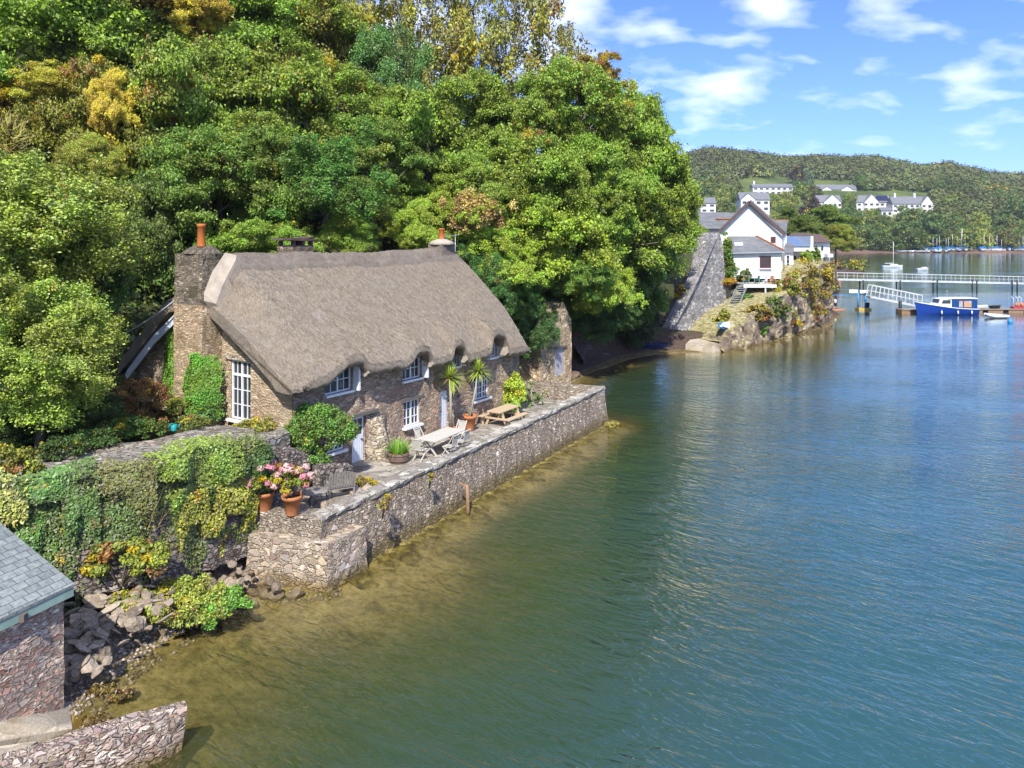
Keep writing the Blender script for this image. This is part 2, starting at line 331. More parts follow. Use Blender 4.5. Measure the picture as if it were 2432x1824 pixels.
M = {}
M['facade'] = stone_mat('facade_stone', [(0.273, 0.177, 0.15), (0.508, 0.355, 0.261), (0.372, 0.291, 0.241), (0.625, 0.479, 0.322), (0.313, 0.25, 0.241), (0.468, 0.271, 0.201)], (0.586, 0.479, 0.342), 3.6, 1.9, 0.05, 0.07, patch=(0.46, 0.31, 0.23), patch_scale=0.55, patch_at=(0.52, 0.6))
M['gable'] = stone_mat('gable_stone', [(0.495, 0.343, 0.207), (0.632, 0.482, 0.303), (0.385, 0.275, 0.193), (0.688, 0.55, 0.385), (0.413, 0.207, 0.11)], (0.632, 0.495, 0.33), 3.2, 2.4, 0.045, 0.07, patch=(0.62, 0.50, 0.35), patch_scale=0.6, patch_at=(0.48, 0.58), seed=4.0)
M['chimney'] = stone_mat('chimney_stone', [(0.689, 0.506, 0.304), (0.8, 0.668, 0.425), (0.446, 0.344, 0.243), (0.608, 0.344, 0.182), (0.729, 0.608, 0.446)], (0.527, 0.425, 0.304), 4.2, 3.4, 0.05, 0.07, patch=(0.22, 0.13, 0.02), patch_scale=0.9, patch_at=(0.60, 0.66), seed=9.0)
M['chimney_top'] = stone_mat('chimney_top_stone', [(0.324, 0.263, 0.203), (0.486, 0.405, 0.304), (0.263, 0.223, 0.203)], (0.203, 0.162, 0.121), 4.0, 4.5, 0.05, 0.08, patch=(0.10, 0.10, 0.05), seed=2.0)
M['terrace'] = stone_mat('terrace_wall_stone', [(0.389, 0.316, 0.266), (0.622, 0.522, 0.429), (0.486, 0.373, 0.31), (0.778, 0.67, 0.549), (0.33, 0.269, 0.241)], (0.427, 0.345, 0.241), 4.3, 1.7, 0.09, 0.09, patch=(0.38, 0.34, 0.29), patch_scale=0.4, patch_at=(0.56, 0.7), damp=(0.75, (0.20, 0.15, 0.055)))
M['plinth'] = stone_mat('plinth_stone', [(0.504, 0.408, 0.288), (0.408, 0.324, 0.24), (0.624, 0.54, 0.432), (0.36, 0.252, 0.204), (0.552, 0.504, 0.456)], (0.66, 0.54, 0.384), 3.1, 1.5, 0.05, 0.06, damp=(0.45, (0.24, 0.17, 0.06)), seed=5.0)
M['endwall'] = stone_mat('end_wall_stone', [(0.368, 0.299, 0.23), (0.483, 0.414, 0.333), (0.299, 0.241, 0.196), (0.552, 0.494, 0.425)], (0.391, 0.322, 0.23), 3.4, 2.1, 0.06, 0.08, seed=7.0)
M['rubble'] = stone_mat('dark_rubble', [(0.21, 0.18, 0.165), (0.33, 0.285, 0.255), (0.42, 0.36, 0.315), (0.255, 0.195, 0.18)], (0.135, 0.112, 0.09), 3.8, 1.8, 0.09, 0.08, seed=3.0)
M['boathouse'] = stone_mat('boathouse_stone', [(0.491, 0.272, 0.212), (0.669, 0.396, 0.295), (0.736, 0.563, 0.443), (0.536, 0.418, 0.369), (0.736, 0.648, 0.498), (0.447, 0.187, 0.13)], (0.8, 0.655, 0.534), 3.7, 2.1, 0.06, 0.07, seed=11.0)
M['pier'] = stone_mat('pier_stone', [(0.359, 0.235, 0.193), (0.497, 0.386, 0.317), (0.607, 0.524, 0.442), (0.414, 0.331, 0.304), (0.304, 0.179, 0.152)], (0.469, 0.373, 0.276), 3.3, 1.7, 0.07, 0.07, damp=(0.35, (0.20, 0.14, 0.05)), seed=13.0)
M['greywall'] = stone_mat('grey_wall_stone', [(0.329, 0.316, 0.316), (0.43, 0.418, 0.405), (0.278, 0.265, 0.265), (0.481, 0.455, 0.418)], (0.354, 0.329, 0.304), 1.6, 1.6, 0.08, 0.06, patch=(0.36, 0.31, 0.23), patch_scale=0.22, patch_at=(0.55, 0.68), seed=17.0)
M['outhouse'] = stone_mat('outhouse_stone', [(0.575, 0.456, 0.27), (0.439, 0.321, 0.22), (0.71, 0.575, 0.389), (0.473, 0.287, 0.237)], (0.608, 0.473, 0.304), 2.6, 1.6, 0.06, 0.07, seed=19.0)
M['paving'] = stone_mat('terrace_paving', [(0.34, 0.30, 0.25), (0.42, 0.38, 0.32), (0.29, 0.26, 0.22), (0.46, 0.42, 0.36)], (0.20, 0.18, 0.13), 1.1, 1.3, 0.015, 0.03, patch=(0.50, 0.46, 0.39), patch_scale=0.8, patch_at=(0.58, 0.7), seed=23.0)
M['path'] = stone_mat('garden_path', [(0.30, 0.275, 0.24), (0.40, 0.37, 0.33), (0.25, 0.22, 0.19), (0.48, 0.45, 0.41)], (0.11, 0.095, 0.06), 2.2, 1.8, 0.03, 0.06, seed=29.0)
M['coping'] = stone_mat('coping_stone', [(0.40, 0.37, 0.32), (0.48, 0.45, 0.40), (0.34, 0.31, 0.27)], (0.24, 0.21, 0.16), 1.4, 1.2, 0.03, 0.04, patch=(0.30, 0.27, 0.17), patch_scale=1.3, patch_at=(0.58, 0.68), seed=31.0)
M['thatch'] = thatch_mat('thatch', (0.14, 0.112, 0.082), (0.295, 0.24, 0.178), (0.48, 0.405, 0.315), (0.31, 0.275, 0.238))
M['ridge'] = thatch_mat('ridge_thatch', (0.11, 0.09, 0.07), (0.245, 0.20, 0.155), (0.41, 0.345, 0.275), (0.26, 0.228, 0.20))
M['lime'] = paint('lime_fillet', (0.46, 0.39, 0.31), 0.9, 0.35, 3.0, 0.1)
M['cream'] = stone_mat('limewashed_stone', [(0.52, 0.42, 0.29), (0.60, 0.51, 0.37), (0.44, 0.33, 0.22), (0.38, 0.35, 0.33)], (0.58, 0.48, 0.34), 3.0, 1.4, 0.06, 0.09, seed=37.0)
M['white'] = paint('white_paint', (0.78, 0.79, 0.80), 0.45, 0.12)
M['bluewhite'] = paint('pale_blue_white_paint', (0.66, 0.70, 0.76), 0.5, 0.12)
M['lintel'] = wood('dark_lintel', (0.10, 0.085, 0.075), (0.17, 0.15, 0.13))
M['teak'] = wood('silvered_teak', (0.44, 0.41, 0.35), (0.58, 0.55, 0.49))
M['pine'] = wood('honey_pine', (0.42, 0.31, 0.19), (0.58, 0.45, 0.29))
M['oldwood'] = wood('weathered_grey_wood', (0.17, 0.15, 0.13), (0.32, 0.29, 0.25))
M['barrel'] = wood('barrel_oak', (0.14, 0.085, 0.06), (0.24, 0.15, 0.11))
M['terracotta'] = paint('terracotta', (0.50, 0.20, 0.085), 0.85, 0.35, 4.0, 0.15)
M['pot_orange'] = paint('chimney_pot_clay', (0.55, 0.17, 0.05), 0.8, 0.25, 4.0, 0.15)
M['soil'] = paint('soil', (0.06, 0.045, 0.03), 0.95, 0.4, 12.0, 0.05)
M['slate'] = slate_mat('boathouse_slate', (0.17, 0.19, 0.19), (0.25, 0.27, 0.265), 0.32, 0.22, 0.5)
M['slate_dark'] = slate_mat('dark_slate', (0.13, 0.135, 0.145), (0.19, 0.195, 0.205), 0.6, 0.35, 0.3)
M['slate_far'] = paint('far_slate_roof', (0.17, 0.175, 0.19), 0.6, 0.25, 0.6)
M['tile_brown'] = paint('brown_tile_roof', (0.13, 0.085, 0.07), 0.8, 0.3, 1.0)
M['tile_edge'] = paint('red_ridge_tile', (0.42, 0.17, 0.08), 0.8, 0.3, 2.0)
M['mint'] = paint('mint_green_board', (0.33, 0.46, 0.38), 0.6, 0.25, 3.0)
M['far_render'] = paint('far_render', (0.66, 0.65, 0.62), 0.9, 0.25, 0.5, 0.1)
M['pale_metal'] = paint('pale_painted_metal', (0.55, 0.57, 0.58), 0.6, 0.25, 1.0)
M['render'] = paint('white_render', (0.80, 0.80, 0.79), 0.85, 0.12, 1.2, 0.15)
M['redwood'] = paint('dark_red_joinery', (0.18, 0.03, 0.03), 0.5, 0.2)
M['barge'] = paint('brown_bargeboard', (0.11, 0.075, 0.07), 0.7, 0.25)
M['metal'] = paint('galvanised_metal', (0.45, 0.47, 0.48), 0.45, 0.2, 8.0, 0.5, 0.6)
M['cable'] = paint('grey_cable', (0.35, 0.36, 0.37), 0.6, 0.1)
M['concrete'] = stone_mat('concrete', [(0.46, 0.40, 0.31), (0.52, 0.46, 0.37), (0.42, 0.37, 0.29)], (0.44, 0.38, 0.30), 0.6, 1.0, 0.01, 0.02, patch=(0.30, 0.22, 0.11), patch_scale=0.9, patch_at=(0.5, 0.66), seed=41.0)
M['rust'] = paint('rusty_wood', (0.36, 0.22, 0.13), 0.85, 0.4, 6.0, 0.15)
M['teal'] = paint('teal_plastic', (0.02, 0.30, 0.32), 0.4, 0.1)
M['green_plastic'] = paint('green_plastic', (0.01, 0.16, 0.12), 0.4, 0.1)
M['pink'] = paint('pink_petals', (0.66, 0.26, 0.33), 0.8, 0.3, 14.0, 0.1)
M['palepink'] = paint('pale_pink_petals', (0.72, 0.46, 0.42), 0.8, 0.3, 14.0, 0.1)
M['hull_blue'] = paint('blue_hull', (0.012, 0.055, 0.33), 0.25, 0.1, 2.0, 0.5)
M['canvas_blue'] = paint('blue_canvas', (0.012, 0.06, 0.20), 0.8, 0.2, 3.0, 0.2)
M['gel_white'] = paint('white_gelcoat', (0.78, 0.79, 0.79), 0.25, 0.08, 2.0, 0.5)
M['bright_blue'] = paint('bright_blue_paint', (0.05, 0.28, 0.58), 0.5, 0.2, 3.0)
M['cover_blue'] = paint('blue_boat_cover', (0.02, 0.17, 0.42), 0.7, 0.25, 0.6)
M['orange'] = paint('orange_plastic', (0.62, 0.22, 0.10), 0.6, 0.2)
M['yellow'] = paint('yellow_float', (0.55, 0.40, 0.10), 0.7, 0.3, 3.0)
M['red'] = paint('red_plastic', (0.50, 0.05, 0.05), 0.5, 0.2)
M['black'] = paint('black_rubber', (0.02, 0.02, 0.022), 0.5, 0.2)
M['navy'] = paint('navy_cloth', (0.012, 0.02, 0.07), 0.9, 0.2)
M['skin'] = paint('skin', (0.55, 0.30, 0.21), 0.6, 0.1)
M['hair'] = paint('brown_hair', (0.06, 0.035, 0.02), 0.7, 0.2)
M['bark'] = wood('bark', (0.09, 0.075, 0.055), (0.20, 0.175, 0.14))
M['palebark'] = wood('pale_bark', (0.26, 0.23, 0.18), (0.40, 0.37, 0.30))
n = NT('window_glass'); co = n.coords('Object'); M['glass'] = n.done(n.pbr(n.mix(n.noise(co, 1.1, 2), (0.015, 0.018, 0.022), (0.06, 0.065, 0.07)), 0.06, n.bump(n.noise(co, 1.5, 1), 0.1, 0.02), 0.6))
n = NT('solar_glass'); M['solar'] = n.done(n.pbr(n.mix(n.noise(n.coords('Object'), 0.5, 2), (0.10, 0.15, 0.24), (0.20, 0.27, 0.38)), 0.15, None, 0.6))
M['leaf'] = leaf_mat('leaf'); M['leaf_gloss'] = leaf_mat('glossy_leaf', 0.18, 0.2); M['leaf_dry'] = leaf_mat('dry_leaf', 0.2, 0.02)

def rock_mat(name, pal, damp=True, which='Object', s=1.0, turf=False):
    n = NT(name); co = n.coords(which, (s, s, s * 2.2)); wc = n.n('NewGeometry').outputs['Position']
    a = n.noise(co, 1.4, 6, 0.65); b = n.noise(co, 7, 5, 0.7)
    oi = n.n('ObjectInfo').outputs['Random']
    c = n.ramp(n.math('ADD', n.math('MULTIPLY', a, 0.7), n.math('MULTIPLY', oi, 0.35)), [(0.3, pal[0]), (0.5, pal[1]), (0.75, pal[2])])
    c = n.mix(0.8, c, n.ramp(b, [(0.3, (0.5, 0.5, 0.5)), (0.7, (1.4, 1.4, 1.4))]), 'MULTIPLY')
    if damp:
        z = n.n('SeparateXYZ', {0: wc}).outputs[2]
        df = n.ramp(n.math('ADD', z, n.math('MULTIPLY', n.math('SUBTRACT', a, 0.5), 0.6)), [(0.10, (1, 1, 1)), (0.55, (0, 0, 0))])
        c = n.mix(n.math('MULTIPLY', df, 0.8), c, n.mix(b, (0.05, 0.035, 0.015), (0.19, 0.13, 0.05)))
    if turf:
        up = n.n('SeparateXYZ', {0: n.n('NewGeometry').outputs['True Normal']}).outputs[2]; tf = n.ramp(n.math('ADD', up, n.math('MULTIPLY', n.math('SUBTRACT', a, 0.5), 0.9)), [(0.45, (0, 0, 0)), (0.75, (1, 1, 1))])
        c = n.mix(tf, c, n.ramp(b, [(0.32, (0.10, 0.12, 0.03)), (0.48, (0.24, 0.22, 0.09)), (0.6, (0.46, 0.38, 0.25))]))
    return n.done(n.pbr(c, 0.85, n.bump(n.math('ADD', a, n.math('MULTIPLY', b, 0.5)), 0.9, 0.08), 0.25))
M['rock'] = rock_mat('shore_rock', [(0.17, 0.135, 0.10), (0.34, 0.275, 0.205), (0.55, 0.45, 0.34)])
M['rock_red'] = rock_mat('purple_rock', [(0.06, 0.04, 0.038), (0.14, 0.095, 0.085), (0.26, 0.19, 0.155)], s=0.5)
M['cliff'] = rock_mat('cliff_rock', [(0.10, 0.075, 0.05), (0.21, 0.165, 0.125), (0.36, 0.30, 0.23)], s=0.35, turf=True)
# ---------------------------------------------------------------- ground, water, far hillside
SHORE = np.array([(-13, -30), (-12.6, 8), (-11.6, 15.5), (-10.5, 17.6), (-10.45, 19.3), (-10.1, 20.9), (-9.2, 22.6), (-8.6, 24.3), (-6.1, 24.6), (5.75, 45.9), (3.6, 49), (3.0, 53), (3.9, 57.5), (6.6, 63.0), (10.6, 69.5), (14, 73.2), (21.6, 74.6), (29, 83), (40.5, 96.5), (48, 112), (50, 135), (42, 170), (60, 225), (108, 246), (116, 258), (90, 290), (95, 350), (140, 430), (212, 497), (300, 500), (420, 499), (1500, 560)], float)
def shore_q(X, Y):
    """signed distance to the waterline, + on land (land lies to the left when walking the line)"""
    X = np.asarray(X, float); Y = np.asarray(Y, float); best = np.full(X.shape, 1e9); sg = np.ones(X.shape)
    for (x0, y0), (x1, y1) in zip(SHORE[:-1], SHORE[1:]):
        dx, dy = x1 - x0, y1 - y0; L2 = dx * dx + dy * dy
        t = np.clip(((X - x0) * dx + (Y - y0) * dy) / L2, 0, 1); ex, ey = X - x0 - t * dx, Y - y0 - t * dy
        d = np.hypot(ex, ey); cr = dx * (Y - y0) - dy * (X - x0)
        m = d < best - 1e-9; best = np.where(m, d, best); sg = np.where(m, np.where(cr >= 0, 1.0, -1.0), sg)
    return best * sg
def vnoise(X, Y, s, seed=0):
    rs = np.random.RandomState(seed); T = rs.rand(64, 64)
    x = np.asarray(X) / s; y = np.asarray(Y) / s; xi = np.floor(x).astype(int); yi = np.floor(y).astype(int); fx = x - xi; fy = y - yi
    fx = fx * fx * (3 - 2 * fx); fy = fy * fy * (3 - 2 * fy); g = lambda a, b: T[a % 64, b % 64]
    return (g(xi, yi) * (1 - fx) + g(xi + 1, yi) * fx) * (1 - fy) + (g(xi, yi + 1) * (1 - fx) + g(xi + 1, yi + 1) * fx) * fy
def sstep(a, b, x): t = np.clip((x - a) / (b - a), 0, 1); return t * t * (3 - 2 * t)
def ground_z(X, Y):
    X = np.asarray(X, float); Y = np.asarray(Y, float); q = shore_q(X, Y)
    f = 1 - 0.5 * sstep(56, 96, Y)                       # the hill drops towards the headland
    land = np.interp(q, [0, 1.2, 3.5, 13, 16, 22, 32, 46, 70, 120], [0, 0.35, 0.9, 3.2, 5.0, 9.5, 17.5, 24, 31, 38])
    land = np.where(q > 3.5, 0.9 + (land - 0.9) * f, land)
    bank = np.interp(q, [0, 2.0, 3.2, 4.5, 8, 14, 22, 40, 80], [0, 0.5, 2.6, 4.0, 7.0, 11.5, 16, 22, 28]); bk = sstep(51, 57, Y) * (1 - sstep(74, 80, Y)); land = land * (1 - bk) + np.maximum(bank, land) * bk
    land += np.where(q > 14, (vnoise(X, Y, 6, 1) - 0.5) * 1.6, 0) + (vnoise(X, Y, 1.3, 2) - 0.5) * 0.25 * np.clip(q, 0, 1)
    # headland shelf under the white houses, its cliff edge, the little slab at its foot
    hd = sstep(84, 90, Y) * (1 - sstep(150, 190, Y)) * sstep(20, 28, X)
    land = land * (1 - hd) + hd * np.interp(q, [0, 1.2, 4, 8, 14, 40], [0, 1.2, 4.2, 5.2, 5.9, 6.5])
    # garden level beside the cottage
    gx = (X + 8.28) * 0.5495 + (Y - 28.55) * 0.8355; gy = -(X + 8.28) * 0.8355 + (Y - 28.55) * 0.5495
    gd = sstep(-0.2, -0.9, gx) * sstep(3.6, 4.4, q) * (1 - sstep(12, 16, gy)) * sstep(6, 14, Y)
    land = land * (1 - gd) + gd * np.maximum(4.0, land * 0.0 + 4.0 + 0.18 * np.clip(gy - 6, 0, 9))
    far = sstep(300, 480, Y); land = land * (1 - far) + far * np.clip(q, 0, 3) * 0.4
    sea = np.interp(-q, [0, 1.5, 5, 12, 30, 120], [0, -0.28, -0.75, -1.7, -3.6, -5]) + (vnoise(X, Y, 1.1, 5) - 0.5) * 0.14 * np.clip(-q, 0, 1)
    return np.where(q > 0, land, sea)
def gz(x, y): return float(ground_z(np.array([x]), np.array([y]))[0])
def spaced(knots):
    out = []
    for (a, b, st) in knots: out += list(np.arange(a, b, st))
    return np.array(out + [knots[-1][1]])
xs = spaced([(-600, -300, 60), (-300, -60, 16), (-60, -16, 1.1), (-16, 12, 0.4), (12, 52, 0.9), (52, 160, 5), (160, 520, 24), (520, 1490, 97)])
ys = spaced([(-200, -10, 19), (-10, 12, 1.5), (12, 60, 0.4), (60, 105, 0.8), (105, 300, 6), (300, 620, 22)])
XX, YY = np.meshgrid(xs, ys); nx, ny = len(xs), len(ys)
idx = np.arange(nx * ny).reshape(ny, nx); QF = np.stack([idx[:-1, :-1], idx[:-1, 1:], idx[1:, 1:], idx[1:, :-1]], -1).reshape(-1, 4)
GZ = ground_z(XX, YY)
n = NT('ground'); co = n.coords('Object'); pz = n.n('SeparateXYZ', {0: n.n('NewGeometry').outputs['Position']}).outputs[2]
f1 = n.noise(co, 0.9, 6, 0.65); f2 = n.noise(co, 5, 6, 0.7); f3 = n.noise(co, 0.22, 4)
bed = n.ramp(n.math('ADD', n.math('MULTIPLY', f2, 0.5), n.math('MULTIPLY', f1, 0.5)), [(0.36, (0.13, 0.10, 0.04)), (0.5, (0.33, 0.255, 0.11)), (0.66, (0.54, 0.44, 0.22))])
weed = n.ramp(n.noise(co, 0.7, 5, 0.6), [(0.58, (0, 0, 0)), (0.66, (1, 1, 1))]); bed = n.mix(n.math('MULTIPLY', weed, 0.55), bed, n.mix(f2, (0.035, 0.03, 0.012), (0.10, 0.085, 0.03)))
shingle = n.ramp(f2, [(0.3, (0.16, 0.13, 0.10)), (0.5, (0.33, 0.27, 0.21)), (0.7, (0.52, 0.43, 0.34))])
earth = n.ramp(n.math('ADD', n.math('MULTIPLY', f1, 0.6), n.math('MULTIPLY', f2, 0.4)), [(0.35, (0.028, 0.024, 0.014)), (0.5, (0.05, 0.055, 0.02)), (0.65, (0.06, 0.085, 0.02))])
farther = n.ramp(n.math('MULTIPLY', n.n('SeparateXYZ', {0: n.n('NewGeometry').outputs['Position']}).outputs[1], 0.01), [(0.48, (1, 1, 1)), (0.54, (0.26, 0.22, 0.22))]); shingle = n.mix(1.0, shingle, farther, 'MULTIPLY')
c = n.mix(n.ramp(n.math('MULTIPLY_ADD', pz, 0.25, 0.5), [(0.5, (0, 0, 0)), (0.56, (1, 1, 1))]), bed, shingle)
c = n.mix(n.ramp(n.math('ADD', n.math('MULTIPLY', pz, 0.1), n.math('MULTIPLY', n.math('SUBTRACT', f1, 0.5), 0.16)), [(0.12, (0, 0, 0)), (0.22, (1, 1, 1))]), c, earth)
wet = n.ramp(n.math('ADD', pz, n.math('MULTIPLY', n.math('SUBTRACT', f2, 0.5), 0.12)), [(0.0, (1, 1, 1)), (0.02, (0.5, 0.46, 0.42)), (0.10, (0.55, 0.52, 0.48)), (0.2, (1, 1, 1))]); c = n.mix(1.0, c, wet, 'MULTIPLY')
M['ground'] = n.done(n.pbr(c, 0.95, n.bump(n.math('ADD', f1, f2), 0.7, 0.1), 0.15))
tag(raw_mesh('ground', np.stack([XX, YY, GZ], -1).reshape(-1, 3), QF, M['ground'], smooth=True), kind='structure')

# water: turbid, clearer in the shallows; its own colour comes through with depth, plus painted green for the trees' reflection, under a real reflecting surface
wx = spaced([(-40, -14, 2), (-14, 30, 0.7), (30, 110, 2.5), (110, 420, 16), (420, 1480, 106)]); wy = spaced([(-60, 8, 4), (8, 60, 0.7), (60, 120, 1.6), (120, 300, 8), (300, 620, 20)])
WX, WY = np.meshgrid(wx, wy); wi = np.arange(WX.size).reshape(WX.shape); WQ = np.stack([wi[:-1, :-1], wi[:-1, 1:], wi[1:, 1:], wi[1:, :-1]], -1).reshape(-1, 4)
depth = np.clip(-shore_q(WX, WY), 0, 200); depth = depth + np.clip(depth - 1.2, 0, 1.6) * 2.2 * sstep(25, 31, WY) * (1 - sstep(68, 76, WY))  # extra distance along the bank greens the body to paint the trees' reflection
n = NT('water'); dp = n.n('Attribute', attribute_name='offshore').outputs['Fac']; co = n.coords('Object'); 
big = n.noise(n.coords('Object', (1, 1, 1)), 0.12, 3)
dpn = n.math('ADD', dp, n.math('MULTIPLY', n.math('SUBTRACT', big, 0.5), 5.0))
op = n.ramp(n.math('MULTIPLY', dpn, 1 / 40.0), [(0.0, (0.04,) * 3), (0.06, (0.22,) * 3), (0.12, (0.66,) * 3), (0.2, (0.88,) * 3), (0.36, (0.98,) * 3)])
body = n.ramp(n.math('MULTIPLY', dpn, 1 / 40.0), [(0.0, (0.118, 0.098, 0.040)), (0.07, (0.078, 0.080, 0.030)), (0.14, (0.040, 0.066, 0.022)), (0.24, (0.030, 0.062, 0.040)), (0.38, (0.026, 0.080, 0.085)), (1.0, (0.028, 0.102, 0.124))])
tr = n.n('BsdfTransparent', {'Color': (0.86, 0.86, 0.72, 1)}).outputs[0]; df = n.n('BsdfDiffuse', {'Color': body}).outputs[0]
under = n.n('MixShader', {0: op, 1: tr, 2: df}).outputs[0]
# wind ripples: crests run from upper left to lower right of the view
rc = n.n('TexCoord').outputs['Object']
rip1 = n.noise(n.n('Mapping', {'Vector': n.n('Mapping', {'Vector': rc, 'Rotation': (0, 0, R(33))}).outputs[0], 'Scale': (0.8, 2.3, 1)}).outputs[0], 1.05, 3, 0.55, 0.8)
rip2 = n.noise(n.n('Mapping', {'Vector': n.n('Mapping', {'Vector': rc, 'Rotation': (0, 0, R(52))}).outputs[0], 'Scale': (0.8, 2.6, 1)}).outputs[0], 2.3, 2, 0.5, 0.4)
rip3 = n.noise(n.n('Mapping', {'Vector': n.n('Mapping', {'Vector': rc, 'Rotation': (0, 0, R(20))}).outputs[0], 'Scale': (0.7, 1.5, 1)}).outputs[0], 0.22, 3, 0.5)
calm = n.ramp(n.math('MULTIPLY', dp, 1 / 40.0), [(0.0, (0.12,) * 3), (0.08, (0.5,) * 3), (0.16, (1.0,) * 3), (0.45, (1, 1, 1))])
gust = n.ramp(n.noise(n.coords('Object', (.6, 1.4, 1)), 0.085, 4), [(0.38, (0.4,) * 3), (0.62, (1, 1, 1))])
hgt = n.math('ADD', n.math('ADD', n.math('MULTIPLY', rip1, 0.6), n.math('MULTIPLY', rip2, 0.22)), n.math('MULTIPLY', rip3, 0.5))
py_ = n.n('SeparateXYZ', {0: co}).outputs[1]; lee = n.ramp(n.math('MULTIPLY', py_, 1 / 200.0), [(0.17, (1, 1, 1)), (0.30, (0.6,) * 3), (0.42, (0.2,) * 3), (1.0, (0.14,) * 3)])
hgt = n.math('MULTIPLY', n.math('MULTIPLY', hgt, n.math('MULTIPLY', calm, gust)), lee)
nb = n.bump(hgt, 1.0, 0.27)
gl = n.n('BsdfGlossy', {'Color': (0.94, 0.99, 0.97, 1), 'Roughness': 0.06, 'Normal': nb}).outputs[0]
fr = n.n('Fresnel', {'IOR': 1.33, 'Normal': nb}).outputs[0]
M['water'] = n.done(n.n('MixShader', {0: n.math('MULTIPLY', fr, 1.45, clamp=True), 1: under, 2: gl}).outputs[0])
tag(raw_mesh('water', np.stack([WX, WY, np.zeros_like(WX)], -1).reshape(-1, 3), WQ, M['water'], attrs={'offshore': depth.ravel()}, dom='POINT', smooth=True), kind='structure')

# far hillside across the creek
SKYPX = [(1000, 372), (1500, 372), (1600, 368), (1680, 352), (1780, 356), (1870, 368), (1950, 367), (2080, 370), (2120, 378), (2200, 392), (2250, 386), (2300, 396), (2350, 408), (2432, 414), (2700, 425), (3200, 440)]
def far_z(X, Y):
    px = CXP + X / Y * FPX; crest = np.interp(px, [p[0] for p in SKYPX], [p[1] + 22 for p in SKYPX])
    D = 930.0; top = CAMH + (HYP - crest) / FPX * D
    t = np.clip((Y - 512) / (D - 512), -0.2, 1.6)
    return 2.0 + (top - 2.0) * np.where(t < 1, np.power(np.clip(t, 0, 1), 0.92), 1 - (t - 1) * 0.9) - np.clip(-t, 0, 1) * 30 + (vnoise(X, Y, 60, 8) - 0.5) * 6 * np.clip(t, 0, 1)
hx = np.linspace(-500, 1400, 96); hy = np.linspace(500, 1150, 60); HX, HYY = np.meshgrid(hx, hy); hi = np.arange(HX.size).reshape(HX.shape)
n = NT('far_hill'); co = n.coords('Object'); a = n.noise(co, 0.018, 4); b = n.noise(co, 0.12, 5, 0.65)
c = n.ramp(a, [(0.42, (0.075, 0.105, 0.03)), (0.55, (0.12, 0.155, 0.042)), (0.7, (0.17, 0.18, 0.065))]); c = n.mix(0.7, c, n.ramp(b, [(0.3, (0.55,) * 3), (0.7, (1.25,) * 3)]), 'MULTIPLY')
M['far_hill'] = n.done(n.pbr(c, 0.95, None, 0.1))
tag(raw_mesh('far_hillside', np.stack([HX, HYY, far_z(HX, HYY)], -1).reshape(-1, 3), np.stack([hi[:-1, :-1], hi[:-1, 1:], hi[1:, 1:], hi[1:, :-1]], -1).reshape(-1, 4), M['far_hill'], smooth=True), kind='structure')
# brown shingle beach along the far shore
mb = MB(); mb.grid(lambda i, j: (150 + i * 14, 490 + j * 8 + 4 * math.sin(i * 0.9), -0.4 + [0, 1.1, 1.9, 2.6][j] + 0.3 * math.sin(i * 2.1 + j)), 60, 3)
tag(mb.build('far_beach', paint('far_shingle', (0.20, 0.125, 0.09), 0.95, 0.45, 0.08, 0.1)), kind='structure')
# ---------------------------------------------------------------- the thatched cottage
UA = math.atan2(0.8355, 0.5495)                                     # facade direction
HA = Vector((-8.28, 28.55, 0.0))                                   # near front corner
cottage = empty('thatched_cottage', HA, UA, 'long stone cottage with a brown thatched roof standing on the waterside terrace', 'cottage')
HL = 15.8
def hw(a, b, z=0.0):                                               # cottage coordinates -> world
    return Vector((HA.x + a * 0.5495 - b * 0.8355, HA.y + a * 0.8355 + b * 0.5495, z))

def wall_cells(mb, P, a_breaks, ztop, z0, holes, zstep=0.6, depth=0.3):
    """sheet with openings; P(a,z,d) places a point d behind the face; reveals are added round each opening"""
    zs = sorted({z0, *[h[2] for h in holes], *[h[3] for h in holes], *np.arange(z0, 12, zstep)})
    aa = sorted({*a_breaks, *[h[0] for h in holes], *[h[1] for h in holes]})
    for a0, a1 in zip(aa[:-1], aa[1:]):
        t0, t1 = ztop(a0), ztop(a1)
        for z_0, z_1 in zip(zs[:-1], zs[1:]):
            am, zm = (a0 + a1) / 2, (z_0 + z_1) / 2
            if any(h[0] < am < h[1] and h[2] < zm < h[3] for h in holes): continue
            pts = [(a0, min(z_0, t0)), (a1, min(z_0, t1)), (a1, min(z_1, t1)), (a0, min(z_1, t0))]
            u = []
            for p in pts:
                if p not in u: u.append(p)
            if len(u) >= 3 and (z_0 < t0 or z_0 < t1): mb.add([P(p[0], p[1], 0) for p in u], [tuple(range(len(u)))])
    for h in holes:
        a0, a1, z_0, z_1 = h[:4]; c = [(a0, z_0), (a1, z_0), (a1, z_1), (a0, z_1)]
        for i in range(4):
            p, q = c[i], c[(i + 1) % 4]; mb.add([P(*p, 0), P(*q, 0), P(*q, depth), P(*p, depth)], [(0, 1, 2, 3)])

